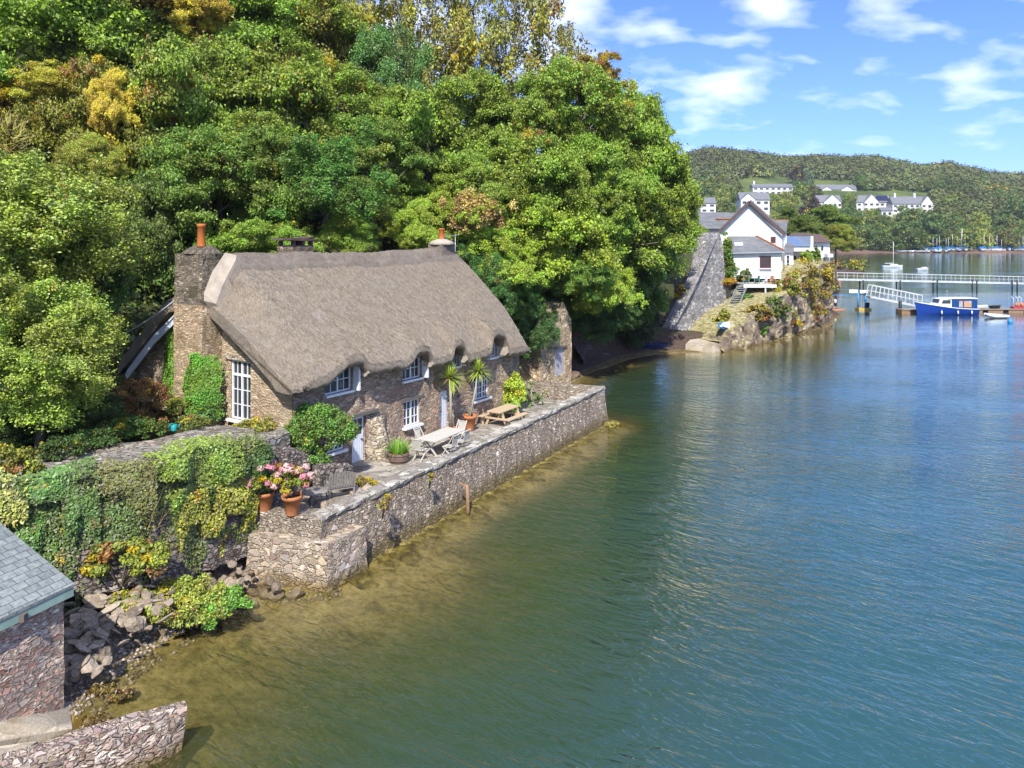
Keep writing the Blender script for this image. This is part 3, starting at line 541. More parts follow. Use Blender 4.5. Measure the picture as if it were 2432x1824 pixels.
# openings on the front: (a0,a1,z0,z1)
W_UP = [(1.70, 3.13, 5.06, 6.05), (6.25, 7.50, 4.90, 5.85), (9.62, 10.36, 5.02, 5.80), (12.86, 13.64, 5.04, 5.95)]
W_LO = [(1.72, 2.66, 2.74, 3.70), (6.33, 7.40, 2.80, 3.96), (11.44, 12.88, 3.04, 4.25)]
DOORS = [(3.13, 3.90, 1.86, 3.86), (8.84, 9.46, 1.70, 4.0)]
mb = MB(); jit = lambda a, z: 0.05 * math.sin(a * 1.7 + z * 0.9) + 0.03 * math.sin(a * 4.3 - z * 2.2)
holes = W_UP + W_LO + DOORS
wall_cells(mb, lambda a, z, d: (a, d + (jit(a, z) * (0 if d else 1)), z), list(np.arange(0, HL + 0.01, 0.5)) + [HL], lambda a: 6.25, 0.8, holes)
front = mb.build('wall', M['facade'], cottage, fix=False); front['label'] = 'long front wall of purple-brown rubble stone'
# gable wall facing the garden
GTOP = lambda b: np.interp(b, [0, 0.4, 2.06, 3.84, 4.81, 5.6, 6.8, 8.27, 10.2, 10.6], [5.55, 5.85, 6.95, 8.2, 8.85, 8.95, 8.45, 7.2, 5.5, 5.1])
FW = (2.43, 3.66, 4.03, 6.40)
mb = MB(); wall_cells(mb, lambda b, z, d: (d, b, z), list(np.arange(0, 10.41, 0.4)) + [10.4], GTOP, 0.8, [FW])
g = mb.build('wall', M['gable'], cottage, fix=False); g['label'] = 'sunlit cream and tan stone gable wall'
mb = MB(); FT = lambda b: np.interp(b, [0, 4.4, 10.4], [5.6, 10.1, 5.3])
wall_cells(mb, lambda b, z, d: (HL, b, z), list(np.arange(0, 10.41, 0.8)) + [10.4], FT, 0.8, [])
mb.add([(0, 10.4, 0.8), (HL, 10.4, 0.8), (HL, 10.4, 5.3), (0, 10.4, 5.3)], [(0, 1, 2, 3)])
mb.build('wall', M['facade'], cottage, fix=False)
# cream buttress bulging beside the lower door
mb = MB()
prof = [(3.95, 0.0), (4.05, -0.55), (4.5, -0.72), (4.85, -0.45), (5.05, 0.0)]
def bt(i, j):
    t = j / 8; a, b = prof[i]; k = 1 - 0.75 * t ** 2.2; return (a + 0.10 * math.sin(j * 1.3 + i), b * k + 0.03 * math.sin(j * 2.1 + i * 1.7) - 0.02, 1.5 + 2.2 * t)
mb.grid(bt, 4, 8); mb.build('buttress', M['cream'], cottage, fix=False)

def window(parent, w, h, cols, rows, lights=2, loc=(0, 0, 0), rz=0.0, sill=True, frame=0.06, mat='white', name='window', transom=None, over=0.1):
    """local frame: x along the wall, -y outwards, z up"""
    o = MB(); d = 0.07
    o.box((w / 2, 0, frame / 2), (w, d, frame)); o.box((w / 2, 0, h - frame / 2), (w, d, frame))
    o.box((frame / 2, 0, h / 2), (frame, d, h - 2 * frame)); o.box((w - frame / 2, 0, h / 2), (frame, d, h - 2 * frame))
    bars = [w * k / lights for k in range(1, lights)]
    for x in bars: o.box((x, -0.004, h / 2), (frame * 1.2, d, h - 2 * frame - 0.002))
    lw = w / lights
    for k in range(lights):
        for c in range(1, cols): o.box((k * lw + lw * c / cols, 0.0, h / 2), (0.028, d * 0.6, h - 2 * frame - 0.004))
    for r_ in range(1, rows): o.box((w / 2, 0.002, h * r_ / rows), (w - 2 * frame, d * 0.5, 0.03))
    if transom: o.box((w / 2, -0.006, transom), (w - 2 * frame, d, frame * 1.3))
    fr = o.build(name, M[mat], parent, loc, rz, fix=True)
    gq = MB(); gq.add([(frame, 0.02, frame), (w - frame, 0.02, frame), (w - frame, 0.02, h - frame), (frame, 0.02, h - frame)], [(0, 1, 2, 3)]); gq.build('glass', M['glass'], fr)
    if sill:
        s = MB(); s.box((w / 2, -0.12, -0.045), (w + 2 * over, 0.30, 0.09)); s.build('sill', M['white'], fr)
    return fr
for k, (a0, a1, z0, z1) in enumerate(W_UP):
    window(cottage, a1 - a0, z1 - z0, 2, 2, 2, (a0, 0.16, z0), over=0.06)
    ck = MB(); ck.box((a1 + 0.06, -0.10, (z0 + z1) / 2), (0.10, 0.50, z1 - z0 + 0.02)); ck.build('window_cheek', M['white'], cottage)
for (a0, a1, z0, z1), (c, r_, l) in zip(W_LO, [(2, 3, 2), (2, 3, 2), (2, 4, 3)]): window(cottage, a1 - a0, z1 - z0, c, r_, l, (a0, 0.12, z0))
window(cottage, FW[1] - FW[0], FW[3] - FW[2], 2, 4, 2, (0.10, FW[1], FW[2]), R(-90), transom=1.78, name='french_window', frame=0.07)
mb = MB(); mb.box((-0.025, (FW[0] + FW[1]) / 2, 6.52), (0.10, 1.75, 0.20)); mb.build('lintel', M['cream'], cottage)
mb = MB(); mb.box((3.55, -0.05, 3.98), (1.9, 0.24, 0.13)); mb.build('lintel', M['lintel'], cottage)
mb = MB(); mb.box((6.87, -0.02, 4.04), (1.5, 0.12, 0.13)); mb.build('lintel', M['lintel'], cottage)
# doors
dm = MB(); dm.box((0.385, 0, 0.62), (0.70, 0.05, 1.22)); dm.box((0.06, 0, 1.6), (0.08, 0.05, 0.72)); dm.box((0.70, 0, 1.6), (0.08, 0.05, 0.72)); dm.box((0.385, 0, 1.93), (0.56, 0.05, 0.07))
dm.box((0.385, 0.003, 1.59), (0.56, 0.03, 0.03)); dm.box((0.385, 0.004, 1.59), (0.03, 0.03, 0.62))
for k in range(1, 5): dm.box((0.035 + 0.14 * k, -0.028, 0.62), (0.012, 0.012, 1.18))
d1 = dm.build('door', M['bluewhite'], cottage, (3.13, 0.13, 1.86)); q = MB(); q.add([(0.1, 0.01, 1.24), (0.66, 0.01, 1.24), (0.66, 0.01, 1.9), (0.1, 0.01, 1.9)], [(0, 1, 2, 3)]); q.build('glass', M['glass'], d1)
q = MB(); q.box((0.62, -0.05, 1.02), (0.10, 0.05, 0.04)); q.build('handle', M['black'], d1)
dm = MB(); dm.box((0.31, 0, 1.13), (0.60, 0.05, 2.2)); 
for k in range(1, 4): dm.box((0.01 + 0.15 * k, -0.028, 1.13), (0.012, 0.012, 2.1))
d2 = dm.build('door', M['bluewhite'], cottage, (8.84, 0.10, 1.72)); q = MB(); q.box((0.1, -0.05, 1.35), (0.10, 0.05, 0.16)); q.build('handle', M['black'], d2)

# thatched roof -------------------------------------------------
EAVE = [(-1.3, 5.75), (-0.7, 5.58), (0.05, 5.5), (0.9, 5.52), (1.35, 5.62), (1.75, 5.86), (2.2, 6.08), (2.7, 6.16), (3.1, 6.08), (3.3, 5.8), (3.55, 5.6), (4.2, 5.62), (5.14, 5.62), (5.7, 5.50), (6.1, 5.7), (6.48, 6.06), (7.0, 6.06), (7.35, 5.9), (7.6, 5.36), (8.3, 5.34), (8.95, 5.38), (9.12, 5.93), (9.5, 6.0), (9.84, 5.9), (10.25, 5.15), (11.2, 5.16), (12.13, 5.22), (12.33, 6.1), (12.9, 6.14), (13.37, 6.02), (13.8, 5.02), (15, 4.95), (16.6, 5.0)]
ea = np.array([p[0] for p in EAVE]); ez = np.array([p[1] for p in EAVE])
RB, RZ = 4.4, 10.62; A0, A1 = -0.62, 15.85
def zmain(a, b):
    if b <= RB:
        t = (b + 0.62) / (RB + 0.62); z = 5.98 + (RZ - 5.98) * t + 0.16 * math.sin(math.pi * max(t, 0)); 
    else:
        t = (b - RB) / (10.9 - RB); z = RZ + (5.6 - RZ) * t + 0.10 * math.sin(math.pi * min(t, 1))
    z += (0.03 * math.sin(a * 0.8 + b) + 0.025 * math.sin(a * 2.1 - b * 1.7) - 0.12 * math.sin(math.pi * np.clip(a / 15.8, 0, 1)) * (0.4 + 0.6 * np.clip(b / 4.4, 0, 1)))
    drop = np.interp(b, [-0.6, 0.4, 2.06, 3.84, 4.4, 5.6, 6.8, 8.3], [0.30, 0.62, 1.12, 1.62, 1.72, 0.75, 0.0, 0.0])
    soft = np.interp(b, [-0.6, 2.5, 4.4], [1.9, 1.5, 0.95])
    s = np.clip(1 - (a - A0) / soft, 0, 1); z -= drop * (s * s * (3 - 2 * s)) 
    sf = np.clip(1 - (A1 - a) / 0.9, 0, 1); z -= 0.30 * sf * sf
    return z
def zeave(a): return float(np.interp(a, ea, ez))
av = sorted({*np.round(np.linspace(A0, A1, 150), 3)})
bf = [-0.74, -0.62, -0.42, -0.15, 0.15, 0.5, 1, 1.5, 2, 2.5, 3, 3.5, 3.9, 4.2, 4.4, 4.6, 4.9, 5.5, 6.2, 7, 8, 9, 10, 10.6, 10.9]
def top_pt(a, b):
    dz = zeave(a) - 5.45; fade = math.exp(-max(0, (b + 0.62)) ** 2 / 0.9)
    z = zmain(a, max(b, -0.62)) + dz * fade * (0.95 if dz > 0 else 1)
    if b < -0.7: z -= 0.22
    return (a, b, z + 0.02 * math.sin(a * 13.7 + b * 5.1) + 0.012 * math.sin(a * 31 + b * 17))
def ring(a):
    tp = [top_pt(a, b) for b in bf]; zb = zeave(a) + 0.03 * math.sin(a * 9) + 0.02 * math.sin(a * 23)
    # the flank of each eyebrow opening is cut square, so the lip keeps its full depth
    bt_ = [(a, 10.8, tp[-1][2] - 0.40), (a, 9.9, top_pt(a, 9.9)[2] - 0.55), (a, 7, top_pt(a, 7)[2] - 0.55), (a, 5.5, top_pt(a, 5.5)[2] - 0.55), (a, 4.4, top_pt(a, 4.4)[2] - 0.6), (a, 3, top_pt(a, 3)[2] - 0.58), (a, 1.5, top_pt(a, 1.5)[2] - 0.56), (a, 0.5, top_pt(a, 0.5)[2] - 0.55), (a, 0.16, max(zb + 0.05, top_pt(a, 0.16)[2] - 0.95)), (a, -0.3, zb - 0.0), (a, -0.58, zb), (a, -0.72, zb + 0.12)]
    return tp + bt_
mb = MB(); rings = [ring(a) for a in av]; L = len(rings[0])
vs = [p for r_ in rings for p in r_]; fs = []
for i in range(len(av) - 1):
    for k in range(L): fs.append((i * L + k, (i + 1) * L + k, (i + 1) * L + (k + 1) % L, i * L + (k + 1) % L))
mb.add(vs, fs, 0, True)
nt = len(bf)
def cap(off):
    bot = list(range(nt, L)); bb = [(L - 1 - k) for k in range(len(bot))]
    f = []; tops = list(range(nt))
    mb.f.append([off + k for k in range(L)]); mb.m.append(0); mb.sm.append(False)
cap(0); cap((len(av) - 1) * L)
roof = mb.build('roof', M['thatch'], cottage); roof['label'] = 'steep brown thatch with eyebrow eaves over the upper windows'
# loose straw ends standing off the coat
rs = np.random.RandomState(17); NS = 34000; Vs = np.zeros((NS, 4, 3), np.float32)
for k in range(NS):
    a = rs.uniform(A0 + .05, A1 - .05); b = -.66 + 4.9 * rs.rand() ** 1.0
    p = np.array(top_pt(a, b)); q = np.array(top_pt(a, b - .06)); d = (q - p) / max(np.linalg.norm(q - p), 1e-6) + rs.normal(size=3) * np.array([.16, .05, .05]); L_ = rs.uniform(.08, .19); w = rs.uniform(.004, .010)
    nrm = np.array([0, -.7, .72]); p0 = p + nrm * .004; p1 = p + d * L_ + nrm * rs.uniform(.004, .018)
    Vs[k] = (p0 - [w, 0, 0], p0 + [w, 0, 0], p1 + [w, 0, 0], p1 - [w, 0, 0])
n = NT('straw'); n_lv = n.n('Attribute', attribute_name='lv').outputs['Fac']; M['straw'] = n.done(n.pbr(n.ramp(n_lv, [(0, (.21, .17, .125)), (.55, (.32, .265, .20)), (1, (.47, .40, .31))]), .9, None, .1))
so = raw_mesh('straw', Vs.reshape(-1, 3), np.arange(NS * 4).reshape(-1, 4), M['straw'], roof, {'lv': rs.rand(NS)}); so['kind'] = 'stuff'
# pale cut ends of the thatch at the right side of each eyebrow opening
for ax, z0_, z1_ in ((3.36, 5.62, 6.02), (7.52, 5.40, 5.92), (10.08, 5.24, 5.90), (13.62, 5.12, 5.98)):
    mb = MB(); pts = [(-.16, z1_), (-.62, z1_ - .04), (-.73, z0_ + .16), (-.55, z0_), (-.14, z0_ + .02)]; mb.extrude(pts, 'x', ax - .05, ax + .03)
    mb.build('cut_thatch', M['lime'], roof)
# block-cut ridge
mb = MB(); rb = [3.62, 3.66, 3.9, 4.2, 4.4, 4.6, 4.9, 5.15, 5.19]
ra = sorted({*np.round(np.linspace(0.05, 15.6, 110), 3)})
rv = []
for i, a in enumerate(ra):
    for k, b in enumerate(rb):
        lift = -0.03 if k in (0, 8) else 0.06 + (0.03 if k in (3, 4, 5) else 0)
        bb = b - (0.015 * math.sin(a * 5.0) if k in (0, 1) else 0); p = top_pt(a, bb); rv.append((a, bb, p[2] + lift))
nb_ = len(rb); mb.add(rv, [(i * nb_ + k, (i + 1) * nb_ + k, (i + 1) * nb_ + k + 1, i * nb_ + k + 1) for i in range(len(ra) - 1) for k in range(nb_ - 1)], 0, True)
for i0 in (0, (len(ra) - 1) * nb_): mb.f.append([i0 + k for k in range(nb_)]); mb.m.append(0); mb.sm.append(False)
mb.build('ridge_cap', M['ridge'], roof)
# white bargeboard under the rear verge, seen left of the chimney
mb = MB(); mb.extrude([(6.4, 8.30), (6.4, 7.92), (8.27, 6.70), (10.35, 4.98), (10.45, 5.18), (10.3, 5.40), (8.27, 7.1)], 'x', -0.50, -0.44); mb.build('bargeboard', M['bluewhite'], cottage)

# chimneys ------------------------------------------------------
def stack(mb, a0, a1, b0, b1, z0, z1, mi=0, tap=0.0, rows=10, wob=0.03, seed=1):
    rs = random.Random(seed); nseg = 6; loop = []
    for s_ in range(4):
        for k in range(nseg):
            t = k / nseg; loop.append([(a0 + (a1 - a0) * t, b0), (a1, b0 + (b1 - b0) * t), (a1 - (a1 - a0) * t, b1), (a0, b1 - (b1 - b0) * t)][s_])
    ca, cb = (a0 + a1) / 2, (b0 + b1) / 2; vs = []; n_ = len(loop)
    for r_ in range(rows + 1):
        t = r_ / rows; z = z0 + (z1 - z0) * t
        for p in loop: k = 1 - tap * t; vs.append((ca + (p[0] - ca) * k + rs.uniform(-wob, wob), cb + (p[1] - cb) * k + rs.uniform(-wob, wob), z))
    mb.add(vs, [(r_ * n_ + k, r_ * n_ + (k + 1) % n_, (r_ + 1) * n_ + (k + 1) % n_, (r_ + 1) * n_ + k) for r_ in range(rows) for k in range(n_)] + [tuple(rows * n_ + k for k in range(n_))], mi)
def pot(parent, c, r0, h):
    p = MB(); p.lathe([(r0 * 1.02, 0), (r0, h * 0.1), (r0 * 0.94, h * 0.85), (r0 * 1.10, h * 0.87), (r0 * 1.12, h * 0.97), (r0 * 1.0, h), (r0 * 0.75, h), (r0 * 0.72, h * 0.7)], c, 18)
    return p.build('chimney_pot', M['pot_orange'], parent)
mb = MB(); stack(mb, -0.92, 0.25, 4.22, 6.12, 3.6, 8.6, 0, 0.0, 16, 0.035, 3); ch = mb.build('chimney', M['chimney'], cottage)
ch['label'] = 'tall lichen-stained stone stack on the gable'
mb = MB(); stack(mb, -0.90, 0.35, 4.24, 6.08, 8.6, 10.66, 0, 0.0, 8, 0.035, 5); mb.build('chimney_top', M['chimney_top'], ch)
mb = MB(); mb.lathe([(0.0, 0.36), (0.3, 0.36), (0.7, 0.2), (0.93, 0.06), (0.96, 0.0)], (0, 0, 0), 16); o = mb.build('chimney_cap', M['chimney_top'], ch, (-0.28, 5.15, 10.65)); o.scale = (0.72, 1.0, 1.0)
pot(ch, (-0.5, 4.88, 10.95), 0.160, 0.92)
mb = MB()   # lime fillet where the thatch meets the stack
fl = [(-0.86, 4.19, 8.80), (-0.86, 4.19, 9.10), (-0.48, 4.19, 9.94), (0.12, 4.19, 10.70), (0.44, 3.90, 10.58), (0.36, 3.84, 10.40), (-0.24, 3.84, 9.42), (-0.60, 3.78, 8.68)]
mb.add(fl, [(0, 1, 2, 6, 7), (2, 3, 4, 5, 6)]); mb.add([(p[0] + 0.22, p[1], p[2] - 0.30) for p in fl], [(7, 6, 2, 1, 0), (6, 5, 4, 3, 2)])
for i in range(8): j = (i + 1) % 8; mb.f.append([i, j, 8 + j, 8 + i]); mb.m.append(0); mb.sm.append(False)
mb.build('lime_fillet', M['lime'], cottage)
mb = MB(); stack(mb, 4.75, 6.0, 5.5, 6.6, 8.4, 10.92, 0, 0.0, 6, 0.02, 8); c2 = mb.build('chimney', M['chimney_top'], cottage)
mb = MB()
for x, y in ((4.85, 5.6), (5.9, 5.6), (4.85, 6.5), (5.9, 6.5), (5.4, 5.6)): mb.box((x, y, 11.03), (0.16, 0.16, 0.24))
mb.box((5.38, 6.05, 11.19), (1.75, 1.35, 0.10), 0, 0.04); mb.box((5.85, 6.0, 11.27), (0.6, 0.8, 0.09), 0.4, -0.08); mb.build('slab_cap', M['rock_red'], c2)
mb = MB(); stack(mb, 13.95, 15.15, 3.95, 5.0, 9.9, 10.95, 0, 0.05, 4, 0.02, 9); c3 = mb.build('chimney', M['ridge'], cottage)
mb = MB(); mb.lathe([(0.0, 0.26), (0.25, 0.24), (0.6, 0.12), (0.74, 0.0), (0.70, -0.08)], (0, 0, 0), 16); mb.build('chimney_cap', M['lime'], c3, (14.55, 4.45, 10.95))
pot(c3, (14.55, 4.45, 11.18), 0.16, 0.62)
# television aerial at the far gable
ae = empty('television_aerial', hw(15.75, 4.4, 10.0), UA, 'thin grey television aerial standing beside the far chimney of the cottage', 'aerial')
mb = MB(); mb.tube([(0, 0, -0.6), (0, 0, 1.45)], 0.025, 6); mb.build('mast', M['metal'], ae)
mb = MB(); mb.bar((-1.15, -0.1, 1.35), (0.15, 0.02, 1.42), 0.03, 0.03)
for k in range(6): x = -1.1 + k * 0.2; mb.bar((x, -0.33, 1.352 + k * 0.011), (x, 0.2, 1.352 + k * 0.011), 0.016, 0.016)
mb.bar((-1.15, -0.1, 1.2), (-1.15, -0.1, 1.52), 0.02, 0.02); mb.build('antenna', M['metal'], ae)
# overhead cable from the chimney
w = MB(); p0 = hw(-0.85, 6.1, 8.75); p1 = Vector((-19.2, 33.5, 6.4)); w.tube([p0 + (p1 - p0) * t + Vector((0, 0, -0.35 * 4 * t * (1 - t))) for t in np.linspace(0, 1, 12)], 0.035, 6)
tag(w.build('overhead_cable', M['cable']), 'grey overhead cable running from the big chimney into the trees', 'cable')
# ---------------------------------------------------------------- terrace, walls, boathouse, slip
TN = Vector((0.874, -0.486, 0)); TU = Vector((0.486, 0.874, 0)); T0 = Vector((-6.28, 24.8, 0)); TL = 24.45   # top outer edge of the sea wall
def tw(s, o, z): return T0 + TU * s + TN * o + Vector((0, 0, z))       # along the wall, outwards, up
DECK = lambda s: float(np.interp(s, [0, 12, 16, 21, 26], [1.98, 1.98, 1.80, 1.32, 1.15]))
mb = MB(); mb.grid(lambda i, j: tw(-0.2 + i * 0.5, -0.42 - j * 0.55, DECK(i * 0.5) + (0.02 * math.sin(i * 1.7) * math.cos(j * 1.3)) + (0.12 * max(0, 1 - j / 1.5) if i * 0.5 < 12 else 0)), 49, 16)
tag(mb.build('terrace_paving', M['paving'], fix=False), kind='structure')
rnd = random.Random(5)
def rough_wall(sec, length, step, P, wob=0.05, seed=0):
    """loft a closed (offset,z) section along a wall; every vertex nudged so no edge is ruled straight"""
    rs = random.Random(seed); mb = MB(); ns = max(2, int(length / step)); L = len(sec); vs = []
    for i in range(ns + 1):
        s_ = length * i / ns
        for (o, z) in sec:
            k = wob * (0.5 if z < 0 else 1); vs.append(P(s_ + rs.uniform(-k, k) * (0 < i < ns), o + rs.uniform(-k, k), z + rs.uniform(-k, k) * 0.8))
    mb.add(vs, [(i * L + k, i * L + (k + 1) % L, (i + 1) * L + (k + 1) % L, (i + 1) * L + k) for i in range(ns) for k in range(L)])
    mb.f.append([k for k in range(L)]); mb.m.append(0); mb.sm.append(False); mb.f.append([ns * L + k for k in range(L)][::-1]); mb.m.append(0); mb.sm.append(False)
    return mb
sec = [(0.36, -1.0), (0.30, 0.0), (0.20, 0.7), (0.11, 1.4), (0.02, 2.02), (-0.50, 2.02), (-0.50, 0.6), (-0.5, -1.0)]
sea = empty('sea_wall', tw(0, 0, 0), 0, 'long grey rubble sea wall holding up the cottage terrace above the water', 'sea wall')
inv = -T0
mb = rough_wall(sec, TL, 0.28, lambda s_, o, z: tw(s_, o, z) - T0, 0.035, 3); mb.build('wall_face', M['terrace'], sea)
mb = rough_wall([(0.07, 2.02), (0.09, 2.14), (0.03, 2.18), (-0.52, 2.17), (-0.55, 2.02)], TL + 0.05, 0.4, lambda s_, o, z: tw(s_, o, z) - T0, 0.025, 8); mb.build('coping', M['coping'], sea)
# weedy footing under the wall, just below the surface
mb = MB(); mb.grid(lambda i, j: tw(0.6 + i * 0.5, 0.26 + j * 0.34 + 0.22 * math.sin(i * 1.3 + .4 * math.sin(i * .7) + j * .3) * (j > 0), 0.02 - j * 0.045 - 0.010 * j * j + 0.05 * math.sin(i * 2.7 + j * 1.9)), 49, 5)
n = NT('seaweed'); co = n.coords('Object'); f = n.noise(co, 2.6, 6, 0.7); M['weed'] = n.done(n.pbr(n.ramp(f, [(0.36, (0.05, 0.038, 0.012)), (0.5, (0.20, 0.15, 0.04)), (0.64, (0.42, 0.33, 0.10))]), 0.6, n.bump(n.noise(co, 6, 5, 0.7), 1.0, 0.1), 0.4))
tag(mb.build('seaweed', M['weed'], fix=False), 'yellow-brown seaweed along the foot of the sea wall', 'seaweed', kind='stuff')
# parapet across the far end, short wall at the near end, plinth
E0, E1 = Vector((5.58, 46.1, 0)), Vector((0.2, 47.75, 0)); eu = (E1 - E0).normalized(); en = Vector((eu.y, -eu.x, 0)) * -1   # inwards (to the camera)
mb = rough_wall([(0.25, -0.6), (0.02, 2.10), (-0.06, 2.17), (-0.44, 2.17), (-0.5, 2.10), (-0.5, 0.5), (-0.5, -0.6)], 5.6, 0.3, lambda s_, o, z: E0 + eu * s_ - en * (o + 0.45) + Vector((0, 0, z)), 0.03, 4)
tag(mb.build('parapet_wall', M['endwall']), 'pale stone parapet closing the far end of the terrace', 'parapet')
N0, N1 = Vector((-6.2, 24.72, 0)), Vector((-8.95, 25.62, 0)); nu_ = (N1 - N0).normalized(); nn = Vector((nu_.y, -nu_.x, 0))
if nn.y > 0: nn = -nn
mb = rough_wall([(0.22, -0.4), (0.12, 1.2), (0.02, 2.06), (-0.04, 2.13), (-0.9, 2.12), (-0.95, 0.3), (-0.95, -0.4)], 2.75, 0.25, lambda s_, o, z: N0 + nu_ * s_ + nn * (o - 0.02) + Vector((0, 0, z)), 0.03, 6)
tag(mb.build('end_wall', M['endwall']), 'short near end wall of the terrace under the two terracotta pots', 'wall')
pl = [(-5.88, 24.2), (-4.93, 25.98), (-6.1, 26.4), (-8.5, 26.2), (-8.85, 25.1)]
plt = [(-5.90, 24.24), (-5.0, 25.85), (-6.1, 26.4), (-8.5, 26.2), (-8.74, 25.1)]
mb = MB(); rs = random.Random(2)
def seg_loop(poly, m=7):
    out = []
    for i, p in enumerate(poly):
        q = poly[(i + 1) % len(poly)]
        for k in range(m): out.append((p[0] + (q[0] - p[0]) * k / m, p[1] + (q[1] - p[1]) * k / m))
    return out
lo, hi = seg_loop(pl), seg_loop(plt); nlo = len(lo); vs = []
for j in range(7):
    t = j / 6
    for a, b in zip(lo, hi): vs.append((a[0] + (b[0] - a[0]) * t + rs.uniform(-.03, .03), a[1] + (b[1] - a[1]) * t + rs.uniform(-.03, .03), -0.7 + t * 2.2 + rs.uniform(-.02, .02)))
mb.add(vs, [(j * nlo + k, j * nlo + (k + 1) % nlo, (j + 1) * nlo + (k + 1) % nlo, (j + 1) * nlo + k) for j in range(6) for k in range(nlo)] + [tuple(6 * nlo + k for k in range(nlo))])
tag(mb.build('mooring_plinth', M['plinth']), 'low cream stone plinth jutting into the water below the terrace end', 'plinth')
# rusty post leaning on the sea wall
b0 = atz(1112, 1218, 0.0); po = empty('drain_post', (b0.x, b0.y, 0), 0, 'short rusty post against the middle of the sea wall, standing in the water', 'post')
mb = MB(); mb.tube([(0, 0, -0.5), (-0.02, 0.02, 0.6), (-0.06, 0.05, 1.15)], [0.09, 0.08, 0.07], 8); mb.build('post', M['rust'], po)
mb = MB(); mb.bar((-0.06, 0.05, 1.08), (-0.34, -0.02, 1.26), 0.08, 0.08); mb.build('arm', M['rust'], po)

def wall_between(name, label, cat, p, q, z0, tops, th, mat, seed=1, step=0.25):
    p, q = Vector((p[0], p[1], 0)), Vector((q[0], q[1], 0)); d = (q - p); Ln = d.length; d.normalize(); nr = Vector((d.y, -d.x, 0)); rs = random.Random(seed)
    mb = MB(); ns = max(2, int(Ln / step)); vs = []
    for i in range(ns + 1):
        t = i / ns; zt = float(np.interp(t, np.linspace(0, 1, len(tops)), tops)); b = p + d * Ln * t
        zz = z0 if not hasattr(z0, '__len__') else z0[0] + (z0[1] - z0[0]) * t
        for (o, z) in [(th / 2 + .08, zz), (th / 2 + .03, (zz + zt) / 2), (th / 2, zt - .06), (th / 2 - .1, zt), (-th / 2 + .1, zt), (-th / 2, zt - .06), (-th / 2 - .05, zz)]:
            vs.append(b + nr * (o + rs.uniform(-.05, .05)) + Vector((0, 0, z + rs.uniform(-.05, .05))))
    L = 7; mb.add(vs, [(i * L + k, i * L + (k + 1) % L, (i + 1) * L + (k + 1) % L, (i + 1) * L + k) for i in range(ns) for k in range(L)] + [tuple(range(L)), tuple(ns * L + k for k in range(L))])
    return tag(mb.build(name, M[mat]), label, cat)
# garden retaining wall (under the ivy) and the two stub walls by the cottage corner
wall_between('garden_wall', 'tall dark rubble wall under ivy holding up the garden left of the cottage', 'wall', (-16.5, 20.3), (-11.0, 22.6), (0.9, 1.2), [4.35, 4.45, 4.4], 0.7, 'rubble', 11)
wall_between('garden_wall', 'ivy-topped rubble garden wall running up to the cottage corner', 'wall', (-11.0, 22.6), (-8.5, 26.3), (0.9, 0.7), [4.4, 4.5, 4.55, 4.5, 4.1], 0.7, 'rubble', 12)
wall_between('stub_wall', 'rough dark stone wall stub rising at the cottage front corner', 'wall', (-8.75, 26.4), (-7.55, 27.6), 1.2, [4.2, 4.05, 3.75, 3.75, 3.5], 0.55, 'rubble', 13, 0.2)
wall_between('stub_wall', 'low rough wall stub with a flat top below the small front window', 'wall', (-7.2, 27.7), (-6.25, 28.9), 1.5, [2.95, 2.95, 2.85, 2.7], 0.5, 'rubble', 14, 0.2)

# boathouse, lower left ------------------------------------------------
BH = Vector((-10.68, 18.1, 0)); bu = Vector((-0.37, -0.929, 0)); bv = Vector((-0.929, 0.37, 0))    # along the eave towards the camera; inland
bh = empty('boathouse', BH, 0, 'stone boathouse with a grey slate roof and mint green eaves board', 'boathouse')
def bp(u_, v_, z): return bu * u_ + bv * v_ + Vector((0, 0, z))
mb = MB(); rs = random.Random(4); WZ = 2.74
mb.grid(lambda i, j: bp(0.03 + i * 0.3, 0.03 * math.sin(i * 1.3 + j) + 0.02 * math.sin(j * 2.3), -0.5 + (WZ + 0.5) * j / 10), 28, 10)
mb.add([bp(0.03, 0, -0.5), bp(0.03, 5, -0.5), bp(0.03, 5, 2.7 + 2.1), bp(0.03, 0, WZ)], [(0, 1, 2, 3)]); mb.add([bp(8.4, 0, -0.5), bp(8.4, 5, -0.5), bp(8.4, 5, 4.8), bp(8.4, 0, WZ)], [(0, 1, 2, 3)])
mb.build('wall', M['boathouse'], bh, fix=False)
mb = MB(); P = [bp(-0.14, -0.16, 2.98), bp(8.6, -0.16, 2.98), bp(8.6, 4.9, 5.08), bp(-0.14, 4.9, 5.08)]; T = [p + Vector((0, 0, 0.07)) for p in P]
mb.add(P + T, [(4, 5, 6, 7), (3, 2, 1, 0), (0, 1, 5, 4), (1, 2, 6, 5), (2, 3, 7, 6), (3, 0, 4, 7)]); mb.build('roof', M['slate'], bh)
mb = MB(); mb.bar(bp(-0.12, -0.12, 2.865), bp(8.6, -0.12, 2.865), 0.05, 0.20); mb.build('fascia', M['mint'], bh)
mb = MB(); mb.bar(bp(-0.12, -0.09, 2.93), bp(-0.12, 4.9, 5.0), 0.05, 0.14); mb.build('bargeboard', M['mint'], bh)
mb = MB(); mb.box(bp(1.15, -0.18, 2.85), (0.12, 0.14, 0.16)); mb.build('bracket', M['lintel'], bh)
